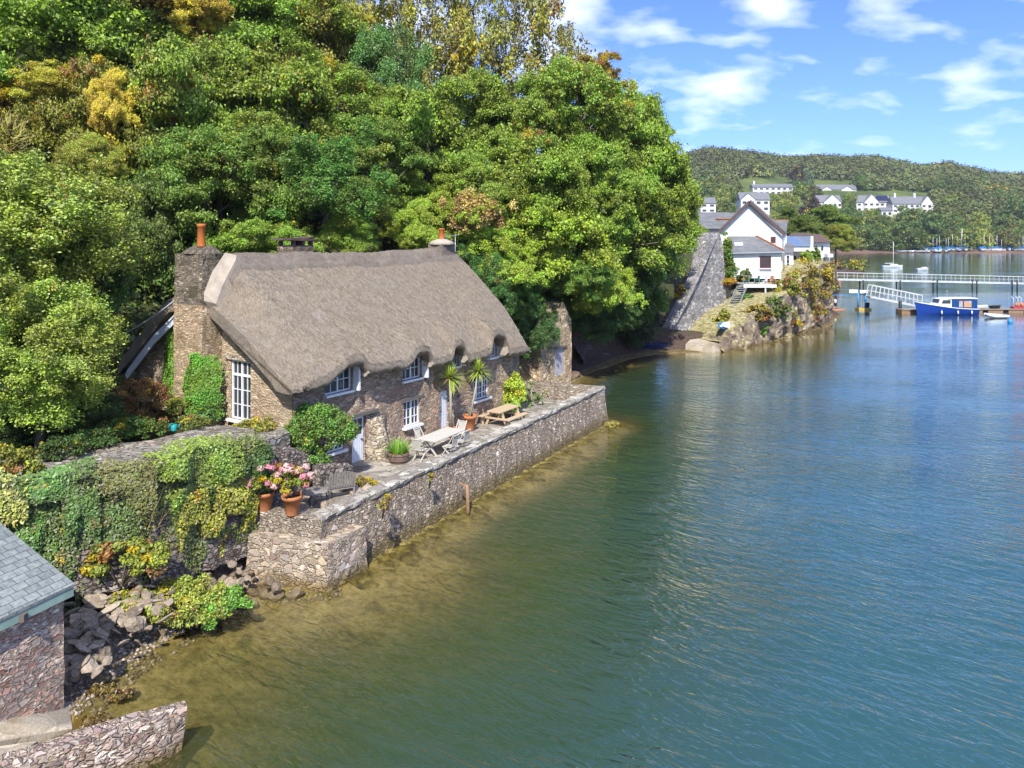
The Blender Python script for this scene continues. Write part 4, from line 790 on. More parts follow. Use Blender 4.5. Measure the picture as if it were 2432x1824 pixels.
# slipway and its side wall
mb = MB(); sp = [atz(-330, 1715, 1.5), atz(0, 1714, 0.72), atz(150, 1658, 0.12), atz(163, 1668, 0.06), atz(172, 1730, 0.03), atz(0, 1760, 0.42), atz(-330, 1800, 1.0)]
mb.prism([(p.x, p.y) for p in sp], -0.6, [p.z for p in sp]); mb.build('slipway', M['concrete'])['kind'] = 'structure'
mb = MB(); sp = [atz(155, 1662, 0.03), atz(215, 1700, -0.04), atz(248, 1745, -0.10), atz(190, 1762, -0.08), atz(172, 1730, -0.0)]
mb.prism([(p.x, p.y) for p in sp], -0.7, [p.z for p in sp]); mb.build('slipway', paint('algae_slab', (0.30, 0.19, 0.05), 0.7, 0.35, 2.0))['kind'] = 'structure'
mb = MB(); sp = [atz(-300, 1842, 0.45), atz(-100, 1785, 0.42), atz(90, 1760, 0.3), atz(30, 1800, 0.45), atz(-60, 1840, 0.5)]
mb.prism([(p.x, p.y) for p in sp], -0.6, [p.z for p in sp]); mb.build('slipway', M['concrete'])['kind'] = 'structure'
P0 = Vector((-7.42, 16.95, 0)); pu = Vector((-0.80, -0.60, 0)); pn = Vector((0.6, -0.8, 0)); mb = MB(); rs = random.Random(8); vs = []
secp = [(0.36, -0.9), (0.34, 0.0), (0.30, 0.45), (0.24, 0.82), (0.10, 0.92), (-0.16, 0.92), (-0.28, 0.82), (-0.34, 0.3), (-0.38, -0.9)]
NSP = 26
for i in range(NSP + 1):
    s_ = 7.5 * i / NSP; k = 1.0 if i > 2 else (0.62, 0.86, 0.97)[i]
    for o, z in secp: vs.append(P0 + pu * (s_ + rs.uniform(-.04, .04) - 0.1 * (z > .3) * (i == 0)) + pn * (o * k + rs.uniform(-.035, .035)) + Vector((0, 0, z * (1.0 if z < 0 else (1.02 + 0.012 * i) * (0.9 + 0.1 * k)) + rs.uniform(-.035, .035))))
L = len(secp); mb.add(vs, [(i * L + k, i * L + (k + 1) % L, (i + 1) * L + (k + 1) % L, (i + 1) * L + k) for i in range(NSP) for k in range(L)] + [tuple(range(L)), tuple(NSP * L + k for k in range(L))])
tag(mb.build('slip_wall', M['pier']), 'round-ended purple and cream stone wall beside the slipway, nearest the camera', 'wall')
# garden path behind the ivy wall
mb = MB(); gp = [(-16.5, 21.3), (-11.2, 23.2), (-9.0, 26.6), (-9.6, 28.2), (-11.3, 28.6), (-12.6, 26.4), (-16.8, 24.6)]
mb.prism(gp, 3.0, 4.26); mb.build('garden_path', M['path'])['kind'] = 'structure'
mb = MB(); mb.prism([(-9.0, 26.5), (-8.2, 28.0), (-9.5, 30.0), (-10.4, 28.4)], 1.0, 4.12); mb.build('garden_path', M['path'])['kind'] = 'structure'

# outhouse beyond the terrace -----------------------------------------
oc = atz(1284, 908, 0.9); od = atz(1357, 889, 0.9); ou = (od - oc); ou.z = 0; OW = ou.length; oa = math.atan2(ou.y, ou.x)
oh = empty('stone_outhouse', (oc.x, oc.y, 0), oa, 'small ruinous stone outhouse with a grey plank door beyond the terrace', 'outhouse')
mb = MB(); apex = CAMH - (720 - HYP) / FPX * 55.5; za = lambda x: float(np.interp(x, [0, OW * 0.22, OW * 0.74, OW], [4.0, 4.9, apex, 5.0]))
dx0, dx1 = OW * 0.44, OW * 0.78
wall_cells(mb, lambda a, z, d: (a, d + (0.05 * math.sin(a * 3 + z * 2) if d == 0 else 0), z), list(np.linspace(0, OW, 9)), za, 0.2, [(dx0, dx1, 1.05, 3.05)])
for x in (0, OW): mb.add([(x, 0, 0.2), (x, 3.2, 0.2), (x, 3.2, za(x)), (x, 0, za(x))], [(0, 1, 2, 3)])
mb.add([(0, 0.02, za(0)), (OW * .74, 0.02, apex), (OW * .74, 3.2, apex), (0, 3.2, za(0))], [(0, 1, 2, 3)]); mb.add([(OW * .74, 0.02, apex), (OW, 0.02, za(OW)), (OW, 3.2, za(OW)), (OW * .74, 3.2, apex)], [(0, 1, 2, 3)])
mb.build('wall', M['outhouse'], oh, fix=False)
mb = MB(); mb.box(((dx0 + dx1) / 2, 0.12, 2.05), (dx1 - dx0 - 0.02, 0.05, 1.98))
for k in range(1, 5): mb.box((dx0 + (dx1 - dx0) * k / 5, 0.09, 2.05), (0.015, 0.02, 1.9))
d_ = mb.build('door', paint('grey_lilac_paint', (0.42, 0.41, 0.44), 0.7, 0.3, 3.0), oh)
mb = MB(); mb.box(((dx0 + dx1) / 2, -0.03, 3.13), (dx1 - dx0 + 0.4, 0.14, 0.14)); mb.build('lintel', M['lintel'], oh)

# rocks -----------------------------------------------------------------
def rock_mesh(seed, sx, sy, sz, sub=2, amp=0.28):
    bm = bmesh.new(); bmesh.ops.create_icosphere(bm, subdivisions=sub, radius=1.0); rs = random.Random(seed)
    cuts = [(Vector((rs.uniform(-1, 1), rs.uniform(-1, 1), rs.uniform(-1, 1))).normalized(), rs.uniform(0.45, 0.85)) for _ in range(9)]
    for v in bm.verts:
        for nrm, d in cuts:
            k = v.co.dot(nrm)
            if k > d: v.co -= nrm * (k - d) * 0.9
        v.co += Vector((rs.uniform(-1, 1), rs.uniform(-1, 1), rs.uniform(-1, 1))) * amp * 0.25
        v.co.x *= sx; v.co.y *= sy; v.co.z *= sz
    me = bpy.data.meshes.new('rock'); bm.to_mesh(me); bm.free(); me.materials.append(M['rock']); return me
rk_flat = [rock_mesh(i, 1, 0.7, 0.22) for i in range(4)]; rk_blk = [rock_mesh(10 + i, 1, 0.8, 0.62) for i in range(4)]
def rock(me, x, y, s, z=None, label=None, group=None, rz=None, tilt=0.15, mat=None):
    o = bpy.data.objects.new('rock', me); COL.objects.link(o); o.scale = (s, s, s); o.rotation_euler = (rnd.uniform(-tilt, tilt), rnd.uniform(-tilt, tilt), rnd.uniform(0, 6.3) if rz is None else rz)
    o.location = (x, y, (gz(x, y) if z is None else z) + 0.06 * s); tag(o, label, 'rock', group); return o
LBL = 'flat brown rock slab lying loose among others between the boathouse and the ivy wall'
for k in range(150):
    px = rnd.uniform(158, 420); py = rnd.uniform(1390, 1640)
    if py > 1660 - (px - 158) * 0.78 - 6: continue
    p = atz(px, py, 0.5 + (1660 - py) / 260 * 0.6); rock((rk_flat if k % 5 < 3 else rk_blk)[k % 4], p.x, p.y, rnd.uniform(0.15, 0.46) * (1 if k % 5 < 3 else .7), max(gz(p.x, p.y), p.z - 0.05), LBL, 'loose slabs on the boathouse shore', tilt=0.6)
rock(rk_blk[1], *atz(333, 1480, 0.75).xy, 0.34, 0.7, 'pale rounded boulder at the left edge of the shore bush', tilt=0.1)
rock(rk_flat[2], *atz(312, 1445, 0.9).xy, 0.46, 0.95, 'big grey slab of rock left of the shore bush', tilt=0.35)
LB2 = 'tan block of stone lying at the foot of the cream plinth and garden wall'
for px, py, s in [(548, 1382, .48), (600, 1392, .42), (640, 1372, .36), (625, 1400, .3), (655, 1405, .3), (700, 1402, .34), (505, 1352, .3), (470, 1362, .34), (560, 1345, .3), (440, 1350, .3), (590, 1350, .28), (530, 1362, .25), (655, 1385, .25), (415, 1372, .3), (600, 1420, .25), (575, 1425, .22), (480, 1340, .25), (390, 1350, .28)]:
    p = atz(px, py, 0.15 if py > 1385 else 0.45); rock(rk_blk[int(px) % 4], p.x, p.y, s, max(gz(p.x, p.y), p.z - 0.15), LB2, 'tumbled blocks below the garden wall')
for k in range(28):
    px = rnd.uniform(385, 590); py = rnd.uniform(1335, 1400); p = atz(px, py, 0.5 + (1400 - py) / 90 * .5); rock(rk_blk[k % 4], p.x, p.y, rnd.uniform(.1, .24), max(gz(p.x, p.y), p.z - 0.05), 'small grey stone in the rubble at the foot of the ivy wall', 'small stones below the garden wall')
# purple rock ledges beyond the outhouse
for (px, py, s, sc, lb) in [(1420, 848, 3.6, (1.5, .8, .28), 'long dark rock ledge at the water beyond the outhouse'), (1350, 893, 2.0, (1.1, .9, .3), 'tan rock ledge at the foot of the outhouse door'), (1480, 822, 3.0, (1.6, .7, .26), 'flat grey rock shelf left of the blue dinghy'), (1385, 870, 1.8, (1.2, .6, .25), 'green-grey rock step between outhouse and ledge'), (1590, 826, 1.5, (1.2, .7, .3), 'small sandy rock at the foot of the tall grey wall')]:
    p = atz(px, py, 0.15); o = rock(rk_blk[int(px) % 4], p.x, p.y, s, 0.05, lb, rz=0.9, tilt=0.05); o.scale = (s * sc[0] * 0.6, s * sc[1] * 0.6, s * sc[2]); o.data = o.data.copy(); o.data.materials[0] = M['rock_red']
mb = MB()   # low purple cliff behind them
cp = [atz(1357, 868, 0.3), atz(1420, 832, 0.3), atz(1500, 808, 0.3), atz(1560, 806, 0.3)]
def clf(i, j):
    t = i / 40 * 3; k = min(int(t), 2); p = cp[k].lerp(cp[k + 1], t - k); h = j / 8
    return (p.x - 1.1 * h + 0.9 + 0.35 * math.sin(i * 1.1 + j * 0.9) + 0.2 * math.sin(i * 2.7), p.y + 1.2 * h - 0.5 + 0.3 * math.sin(j * 2.0 + i * 0.3), -0.3 + h * 4.4 + 0.15 * math.sin(i * 1.9))
mb.grid(clf, 40, 8, smooth=False); tag(mb.build('shore_cliff', M['rock_red'], fix=False), kind='structure')

# pebbles strewn over the foreshore
rs = np.random.RandomState(3); X = rs.uniform(-12.5, -5.5, 30000); Y = rs.uniform(16.5, 26, 30000); q = shore_q(X, Y); mk = (q > -.7) & (q < 2.6) & (vnoise(X, Y, .5, 14) > .3); X, Y = X[mk][:5200], Y[mk][:5200]; Z = ground_z(X, Y); r = .02 + .075 * rs.rand(len(X)) ** 2.2
O = np.array([(1, 0, 0), (0, 1, 0), (-1, 0, 0), (0, -1, 0), (0, 0, .6), (0, 0, -.6)]); V = (np.stack([X, Y, Z + r * .2], 1)[:, None, :] + O[None] * r[:, None, None] * (1 + .5 * (rs.rand(len(X), 6, 3) - .5))).reshape(-1, 3)
F = np.array([(0, 1, 4), (1, 2, 4), (2, 3, 4), (3, 0, 4), (1, 0, 5), (2, 1, 5), (3, 2, 5), (0, 3, 5)]); F = (F[None] + (np.arange(len(X)) * 6)[:, None, None]).reshape(-1, 3)
n = NT('pebble'); lv_ = n.n('Attribute', attribute_name='lv').outputs['Fac']; M['pebble'] = n.done(n.pbr(n.ramp(lv_, [(0, (.12, .095, .07)), (.5, (.28, .23, .18)), (1, (.5, .42, .34))]), .85))
tag(raw_mesh('shingle', V, F, M['pebble'], attrs={'lv': np.repeat(rs.rand(len(X)), 8)}), 'loose shingle strewn over the near foreshore', 'shingle', kind='stuff')
# ---------------------------------------------------------------- headland: grey wall, white houses, deck, cliff
# tall grey raking wall
D1 = 84.0
gw = [atd(1592, 826, 77), atd(1592, 798, 77), atd(1640, 705, 79), atd(1668, 645, 81), atd(1679, 552, 84), atd(1709, 552, 86), atd(1718, 590, 86), atd(1724, 700, 86), atd(1727, 760, 84), atd(1660, 796, 80), atd(1625, 822, 77.5)]
mb = MB(); n_ = len(gw); vs = [tuple(p) for p in gw] + [(p.x - 0.9, p.y + 1.4, p.z) for p in gw]
mb.add(vs, [tuple(range(n_)), tuple(range(n_, 2 * n_))[::-1]] + [(i, (i + 1) % n_, n_ + (i + 1) % n_, n_ + i) for i in range(n_)])
tag(mb.build('raking_wall', M['greywall']), 'tall grey stone wall raking up to a point left of the white gabled house', 'wall')
# dark steps up its left side
st = empty('stone_steps', atd(1590, 826, 79), 0, 'dark flight of stone steps climbing behind the tall grey wall', 'steps'); b = st.location.copy(); mb = MB()
for k in range(22):
    t = k / 21; p = atd(1578 + 85 * t, 815 - 180 * t, 79.5 + 4 * t) - b; mb.box((p.x, p.y + 0.6, p.z - 0.6), (2.0, 1.3, 1.4), 0.3)
mb.build('treads', M['rock_red'], st)
# cliff with its two faces: front towards the water, falling to the slab at its foot
cl_b = [atz(1725, 838), atz(1760, 830), atz(1810, 818), atz(1875, 801), atz(1930, 784), atz(1966, 768), atz(1978, 752), Vector((47, 118, 0))]
cl_h = [(0.8, 1.2), (2.2, 1.5), (3.6, 2.0), (5.1, 2.4), (7.0, 2.2), (7.9, 2.3), (7.6, 2.6), (6.5, 3)]
def clp(t):
    k = min(int(t), len(cl_b) - 2); f = t - k; p = cl_b[k].lerp(cl_b[k + 1], f); h = cl_h[k][0] * (1 - f) + cl_h[k + 1][0] * f; return p, h
mb = MB(); NU, NV = 90, 26
def clf2(i, j):
    t = i / NU * (len(cl_b) - 1.001); p, h = clp(t); v = j / NV; inl = Vector((-0.55, 0.83, 0))
    prof = 0.1 + 0.6 * v ** 1.7 + (6.5 * max(0, v - 0.82) / 0.18 if v > 0.82 else 0)
    zz = -0.5 + (h + 0.5) * min(1, v / 0.82)
    nse = (vnoise(t * 7 + 3, zz * 0.9, 1.0, 31) - .5) * 0.9 + (vnoise(t * 21, zz * 2.1, 1.0, 32) - .5) * 0.6
    q = p + inl * (prof - float(nse) * (1 if v < .85 else .2)); return (q.x, q.y, zz + float(vnoise(t * 9, v * 5, 1, 33) - .5) * 0.6)
mb.grid(clf2, NU, NV, smooth=False); tag(mb.build('headland_cliff', M['cliff'], fix=False), kind='structure')
mb = MB(); sp = [atz(1628, 832, 0.1), atz(1690, 835, 0.1), atz(1738, 829, 0.15), atz(1750, 800, 0.7), atz(1722, 796, 0.8), atz(1655, 805, 0.6)]
mb.prism([(p.x, p.y) for p in sp], -0.6, [p.z + 0.6 for p in sp]); mb.build('slab_beach', M['concrete'])['kind'] = 'structure'
mb = MB(); sp = [atz(1668, 795, 0.9), atz(1735, 790, 1.0), atz(1752, 745, 2.4), atz(1770, 722, 3.6), atz(1742, 720, 3.6), atz(1722, 755, 2.0)]
mb.prism([(p.x, p.y) for p in sp], -0.6, [p.z for p in sp]); n = NT('headland_grass'); f = n.noise(n.coords('Object'), 2.5, 5, 0.65)
M['grass'] = n.done(n.pbr(n.ramp(f, [(0.35, (0.16, 0.18, 0.03)), (0.5, (0.26, 0.29, 0.05)), (0.68, (0.45, 0.38, 0.16))]), 0.95, n.bump(f, 0.6, 0.1))); tag(mb.build('grass_bank', M['grass']), kind='structure')
mb = MB(); sp = [atz(1757, 742, 2.6), atz(1815, 728, 3.3), atz(1800, 714, 3.9), atz(1758, 716, 3.8)]
mb.prism([(p.x, p.y) for p in sp], 0, [p.z + 0.1 for p in sp]); mb.build('beach_path', M['concrete'])['kind'] = 'structure'

def pxbox(mb, x0, x1, y0, y1, d0, d1, mi=0):
    """upright block whose front fills that part of the photo at depth d0, running back to d1"""
    a = atd(x0, y1, d0); c = atd(x1, y0, d0); mb.add([(a.x, d0, a.z), (c.x, d0, a.z), (c.x, d0, c.z), (a.x, d0, c.z), (a.x, d1, a.z), (c.x, d1, a.z), (c.x, d1, c.z), (a.x, d1, c.z)], [(0, 1, 2, 3), (5, 4, 7, 6), (4, 0, 3, 7), (1, 5, 6, 2), (3, 2, 6, 7), (4, 5, 1, 0)], mi); return mb
# main white gabled house (gable faces us)
DG = 95.0
wh = empty('gabled_house', atd(1785, 650, DG), 0, 'white rendered house with a big pointed gable facing the water, nearest on the headland', 'house'); ho = wh.location.copy()
def lp(px, py, d): return atd(px, py, d) - ho
SK = 0.36
def gabled(mb_w, mb_r, xl, xr, xa, ye, ya, yb, d0, d1, over=0.35, th=0.22, mi=0):
    """gable towards the camera: wall block + two roof slopes"""
    L, Rr, Ap = atd(xl, ye, d0) - ho, atd(xr, ye, d0) - ho, atd(xa, ya, d0) - ho; B = (atd(xl, yb, d0) - ho).z; D = d1 - d0
    fr = [(L.x, L.y, B), (Rr.x, L.y, B), (Rr.x, L.y, Rr.z), (Ap.x, L.y, Ap.z), (L.x, L.y, L.z)]; bk = [(p[0] + D * SK, p[1] + D, p[2]) for p in fr]
    mb_w.add(fr + bk, [(0, 1, 2, 3, 4), (9, 8, 7, 6, 5), (0, 5, 6, 1), (1, 6, 7, 2), (4, 9, 5, 0)])
    for s_, E in ((-1, L), (1, Rr)):
        dv = Vector((E.x - Ap.x, 0, E.z - Ap.z)); ee = Vector((Ap.x, 0, Ap.z)) + dv * (1 + over / dv.length); up = Vector((0, 0, th))
        a = Vector((Ap.x, L.y - over, Ap.z + 0.02)); b_ = Vector((ee.x, L.y - over, ee.z + 0.02)); P = [a, b_, b_ + Vector(((D + 2 * over) * SK, D + 2 * over, 0)), a + Vector(((D + 2 * over) * SK, D + 2 * over, 0))]
        mb_r.add(P + [p + up for p in P], [(0, 1, 2, 3), (7, 6, 5, 4), (0, 4, 5, 1), (1, 5, 6, 2), (2, 6, 7, 3), (3, 7, 4, 0)], mi)
def pwin(parent, px0, px1, py0, py1, d, mat='redwood', cols=2, rows=3, name='window', o=None, sill=True):
    a = atd(px0, py1, d); w = (px1 - px0) / FPX * d; h = (py1 - py0) / FPX * d; l = a - (ho if o is None else o); return window(parent, w, h, cols, rows, 1, (l.x, l.y - 0.03, l.z), 0, sill=sill, mat=mat, frame=0.1, name=name, over=0.05)
w_, r_ = MB(), MB(); gabled(w_, r_, 1712, 1858, 1779.7, 549, 481, 655, DG, DG + 13, 0.5, 0.3); w_.build('wall', M['render'], wh); r_.build('roof', M['slate_dark'], wh)
mb = MB(); A, B_, C = lp(1779.7, 479, DG - .55), lp(1706, 552, DG - .55), lp(1864, 557, DG - .55)
mb.bar(A, B_, 0.07, 0.34); mb.bar(A, C, 0.07, 0.34); mb.build('bargeboard', M['barge'], wh)
pwin(wh, 1830, 1842, 562, 578, DG, cols=2, rows=2)
mb = MB(); p = lp(1862, 556, DG - .3); q = lp(1862, 650, DG - .3); mb.tube([p, q], 0.06, 6); mb.build('drainpipe', M['metal'], wh)
# its low front extension with a hipped slate roof
DE = 90.5; x_ = MB(); pxbox(x_, 1741, 1855, 600, 662, DE, DG); x_.box((lp(1700, 600, DE) * 0), (0.01, 0.01, 0.01)); x_.v = [tuple(Vector(p) - ho) if i < 8 else p for i, p in enumerate(x_.v)]
del x_.v[8:]; del x_.f[6:]; del x_.m[6:]; del x_.sm[6:]
x_.build('wall', M['render'], wh)
mb = MB(); e0, e1, e2, e3 = lp(1736, 599, DE - .4), lp(1862, 596, DE - .4), lp(1797, 561, DG - .06), lp(1729, 561, DG - .06); e4 = lp(1864, 592, DG + 0.0)
und = Vector((0, 0, -0.2)); mb.add([e0, e1, e2, e3, e4], [(0, 1, 2, 3), (1, 4, 2)]); mb.add([e0 + und, e1 + und, e2 + und, e3 + und], [(3, 2, 1, 0)]); mb.add([e0, e1, e1 + und, e0 + und], [(0, 1, 2, 3)]); mb.build('roof', M['slate_dark'], wh)
mb = MB(); mb.bar(e2 + Vector((0, 0, .06)), e1 + Vector((0, 0, .06)), 0.22, 0.14); mb.build('ridge_tile', M['tile_edge'], wh)
mb = MB(); mb.bar(e0 + Vector((0, -.06, -.12)), e1 + Vector((0, -.06, -.12)), 0.1, 0.14); mb.build('gutter', M['metal'], wh)
mb = MB(); c = (e0 * .62 + e3 * .38) + (e1 - e0) * 0.10; sv = (e3 - e0).normalized(); mb.add([c + Vector((0, 0, .05)), c + Vector((1.0, 0, .05)), c + Vector((1.0, 0, .05)) + sv * 1.0, c + Vector((0, 0, .05)) + sv * 1.0], [(0, 1, 2, 3)]); mb.build('skylight', M['white'], wh)
pwin(wh, 1804, 1831, 608, 637, DE, cols=3, rows=3)
# rear ranges left and right of the gable
wl_ = empty('slate_roofed_house', atd(1700, 560, 104), 0, 'low house with a long grey slate roof behind the white gable, half hidden by trees', 'house'); ho = wl_.location.copy()
mb = MB(); pxbox(mb, 1660, 1740, 541, 600, 103, 110); mb.v = [tuple(Vector(p) - ho) for p in mb.v]; mb.build('wall', M['render'], wl_)
mb = MB(); mb.add([lp(1655, 543, 102.5), lp(1745, 543, 102.5), lp(1750, 505, 107), lp(1660, 504, 107)], [(0, 1, 2, 3)]); mb.add([lp(1660, 504, 107), lp(1750, 505, 107), lp(1745, 541, 111.5), lp(1655, 541, 111.5)], [(0, 1, 2, 3)]); mb.build('roof', M['slate_dark'], wl_)
mb = MB(); mb.bar(lp(1700, 521, 104.9) + Vector((0, 0, .1)), lp(1746, 521, 104.9) + Vector((0, 0, .1)), 0.25, 0.15); mb.build('ridge_tile', M['tile_edge'], wl_)
wr = empty('slate_roofed_house', atd(1862, 600, 100), 0, 'small slate-roofed annexe with a red ridge, right of the white gable', 'house'); ho = wr.location.copy()
mb = MB(); pxbox(mb, 1846, 1868, 546, 655, 101, 108); mb.v = [tuple(Vector(p) - ho) for p in mb.v]; mb.build('wall', M['render'], wr)
mb = MB(); mb.add([lp(1848, 548, 100.5), lp(1868, 547, 100.5), lp(1872, 523, 104), lp(1836, 523, 104)], [(0, 1, 2, 3)]); mb.build('roof', M['slate_dark'], wr)
mb = MB(); mb.bar(lp(1836, 523, 104), lp(1873, 523, 104), 0.25, 0.15); mb.build('ridge_tile', M['tile_edge'], wr)
mb = MB(); mb.add([lp(1863, 601, 98), lp(1886, 600, 98), lp(1886, 578, 100.8), lp(1865, 578, 100.8)], [(0, 1, 2, 3)]); mb.build('roof', M['slate_dark'], wr)
mb = MB(); pxbox(mb, 1864, 1884, 601, 655, 98.4, 101); mb.v = [tuple(Vector(p) - ho) for p in mb.v]; mb.build('wall', M['render'], wr)
pwin(wr, 1866, 1876, 605, 636, 98.35, mat='white', cols=1, rows=3)
# modern white house with a glass/solar roof
wm = empty('modern_white_house', atd(1900, 650, 106), 0, 'boxy white modern house with a blue solar panel on its sloping roof', 'house'); ho = wm.location.copy()
mb = MB(); pxbox(mb, 1866, 1931, 585, 597, 105, 116); pxbox(mb, 1868, 1929, 597.5, 655, 107.5, 115); pxbox(mb, 1866, 1872, 597.2, 648, 105.2, 106); pxbox(mb, 1920, 1926, 597.2, 648, 105.2, 106); pxbox(mb, 1925.5, 1931.5, 561, 584.7, 105.1, 115.7); mb.v = [tuple(Vector(p) - ho) for p in mb.v]; mb.build('wall', M['render'], wm)
mb = MB(); mb.add([lp(1866, 585, 104.8), lp(1925, 585, 104.8), lp(1925, 562, 111), lp(1862, 562, 111)], [(0, 1, 2, 3)]); mb.build('solar_panel', M['solar'], wm)
mb = MB(); mb.add([lp(1872, 560, 112), lp(1932, 560, 112), lp(1922, 553, 115), lp(1880, 553, 115)], [(0, 1, 2, 3)]); mb.build('roof', M['tile_brown'], wm)
pwin(wm, 1876, 1892, 606, 640, 107.4, mat='white', cols=2, rows=1); pwin(wm, 1897, 1915, 606, 640, 107.4, mat='white', cols=2, rows=1)
wf = empty('white_house', atd(1950, 640, 118), 0, 'white house with a brown roof and a balcony at the tip of the headland', 'house'); ho = wf.location.copy()
mb = MB(); pxbox(mb, 1925, 1971, 574, 640, 117, 126); pxbox(mb, 1966, 1979, 603, 611, 115.5, 117); mb.v = [tuple(Vector(p) - ho) for p in mb.v]; mb.build('wall', M['render'], wf)
mb = MB(); mb.add([lp(1920, 575, 116.2), lp(1975, 575, 116.2), lp(1950, 556, 121), lp(1918, 556, 121)], [(0, 1, 2, 3)]); mb.add([lp(1975, 575, 116.2), lp(1972, 574, 127), lp(1950, 556, 121)], [(0, 1, 2)]); mb.build('roof', M['tile_brown'], wf)
for a, b in ((1934, 1943), (1948, 1957)): pwin(wf, a, b, 582, 597, 116.95, mat='white', cols=1, rows=1, sill=False)
for a, b in ((1936, 1946), (1952, 1962)): pwin(wf, a, b, 610, 628, 116.95, mat='white', cols=1, rows=1, sill=False)
# raised deck with its stairs
dk = empty('raised_deck', atd(1805, 720, 87), 0, 'raised white-edged timber deck with glass rail below the white gabled house', 'deck'); ho = dk.location.copy()
a, b = lp(1766, 677, 86), lp(1842, 677, 86); mb = MB(); mb.box(((a.x + b.x) / 2, a.y + 2.0, a.z), (b.x - a.x, 4.2, 0.12)); mb.build('platform', M['teak'], dk)
mb = MB(); mb.box(((a.x + b.x) / 2, a.y - 0.15, a.z - 0.1), (b.x - a.x + .1, 0.08, 0.34)); mb.build('fascia', M['white'], dk)
for t in (0.02, 0.68): mb = MB(); x = a.x + (b.x - a.x) * t; mb.box((x, a.y, a.z - 1.25), (0.14, 0.14, 2.3)); mb.build('post', M['white'], dk)
mb = MB(); q0, q1 = lp(1763, 679, 86), lp(1744, 722, 84)
for k in range(9): t = k / 8; p = q0.lerp(q1, t); mb.box((p.x, p.y, p.z), (1.05, 0.34, 0.05))
for sx in (-.55, .55): mb.bar(q0 + Vector((sx, 0, -.05)), q1 + Vector((sx, 0, -.05)), 0.06, 0.22)
mb.build('stairs', M['metal'], dk)
mb = MB()
for k in range(7): t = k / 6; x = a.x + (b.x - a.x) * t; mb.box((x, a.y - .05, a.z + .55), (0.04, 0.04, 1.0))
mb.box(((a.x + b.x) / 2, a.y - .05, a.z + 1.05), (b.x - a.x, 0.05, 0.04)); mb.build('rail', M['metal'], dk)
mb = MB(); p0, p1 = lp(1723, 680, 87.2), lp(1741, 740, 86.5); mb.box(((p0.x + p1.x) / 2, p0.y + .4, (p0.z + p1.z) / 2), (p1.x - p0.x, 0.5, p0.z - p1.z)); 
tag(mb.build('pale_wall', M['concrete'], None, ho), 'short pale wall left of the deck stairs', 'wall')
def plastic_set():
    t = empty('garden_table', atd(1793, 676, 87.5), 0, 'green plastic garden table on the raised deck', 'table'); mb = MB(); mb.lathe([(0.0, .74), (.55, .74), (.57, .71), (.5, .69), (0.05, .69), (.05, .05), (.3, 0)], (0, 0, 0), 14); mb.build('tabletop', M['green_plastic'], t)
    for k, (dx, dy, r, mt, lb) in enumerate([(-.9, .2, 1.2, 'green_plastic', 'green plastic chair left of the deck table'), (.5, .9, -2.4, 'green_plastic', 'green plastic chair behind the deck table'), (1.05, -.1, -1.4, 'gel_white', 'white plastic chair right of the deck table'), (1.9, 0.3, -1.0, 'tile_edge', 'reddish folding chair at the right end of the deck')]):
        c = empty('deck_chair', t.location + Vector((dx, dy, 0)), r, lb, 'chair', 'chairs on the raised deck'); mb = MB(); mb.box((0, 0, .43), (.5, .5, .05)); mb.build('seat', M[mt], c)
        mb = MB(); mb.box((0, .25, .72), (.5, .05, .6), 0, 0, -.2); mb.build('backrest', M[mt], c)
        for sx in (-.2, .2):
            for sy in (-.2, .2): mb = MB(); mb.box((sx, sy, .2), (.05, .05, .41)); mb.build('leg', M[mt], c)
plastic_set()
# boards and small craft on the headland shore
def board(px, py, L, rz, mat, lb, ry=0.5):
    p = atz(px, py, 1.9); o = empty('paddleboard', p, rz, lb, 'paddleboard'); mb = MB(); vs = []; N_ = 16
    for i in range(N_ + 1):
        t = i / N_; w = 0.40 * math.sin(math.pi * min(max(t, .02), .98)) ** .55; z = .10 * (2 * t - 1) ** 2
        vs += [(L * (t - .5), -w, z), (L * (t - .5), w, z), (L * (t - .5), w * .9, z + .09), (L * (t - .5), -w * .9, z + .09)]
    mb.add(vs, [(i * 4 + k, (i + 1) * 4 + k, (i + 1) * 4 + (k + 1) % 4, i * 4 + (k + 1) % 4) for i in range(N_) for k in range(4)] + [(0, 1, 2, 3), tuple(N_ * 4 + k for k in range(4))], 0, True)
    h = mb.build('hull', M[mat], o); h.rotation_euler = (ry, 0, 0); h.location = (0, 0, .42); return o, h
o, h = board(1716, 784, 3.1, 1.0, 'cover_blue', 'blue and white paddleboard leaning on the grass bank', 0.9); mb = MB(); mb.box((0, 0, .15), (2.4, .18, .03)); mb.build('stripe', M['gel_white'], h)
o, h = board(1727, 782, 3.0, 0.9, 'gel_white', 'white paddleboard lying against the blue one on the grass bank', 0.75)
mb = MB(); p = atz(1694, 777, 1.3); mb.tube([p, p + Vector((0, 0, 1.3))], 0.05, 6); tag(mb.build('white_post', M['white']), 'short white post left of the paddleboards', 'post')
mb = MB(); p = atz(1768, 766, 2.3); mb.tube([p + Vector((.75 * math.cos(t), .1, .55 * math.sin(t))) for t in np.linspace(0.1, 3.0, 12)], 0.08, 6); tag(mb.build('white_hoop', M['white']), 'white hoop standing on the cliff slope right of the paddleboards', 'hoop')

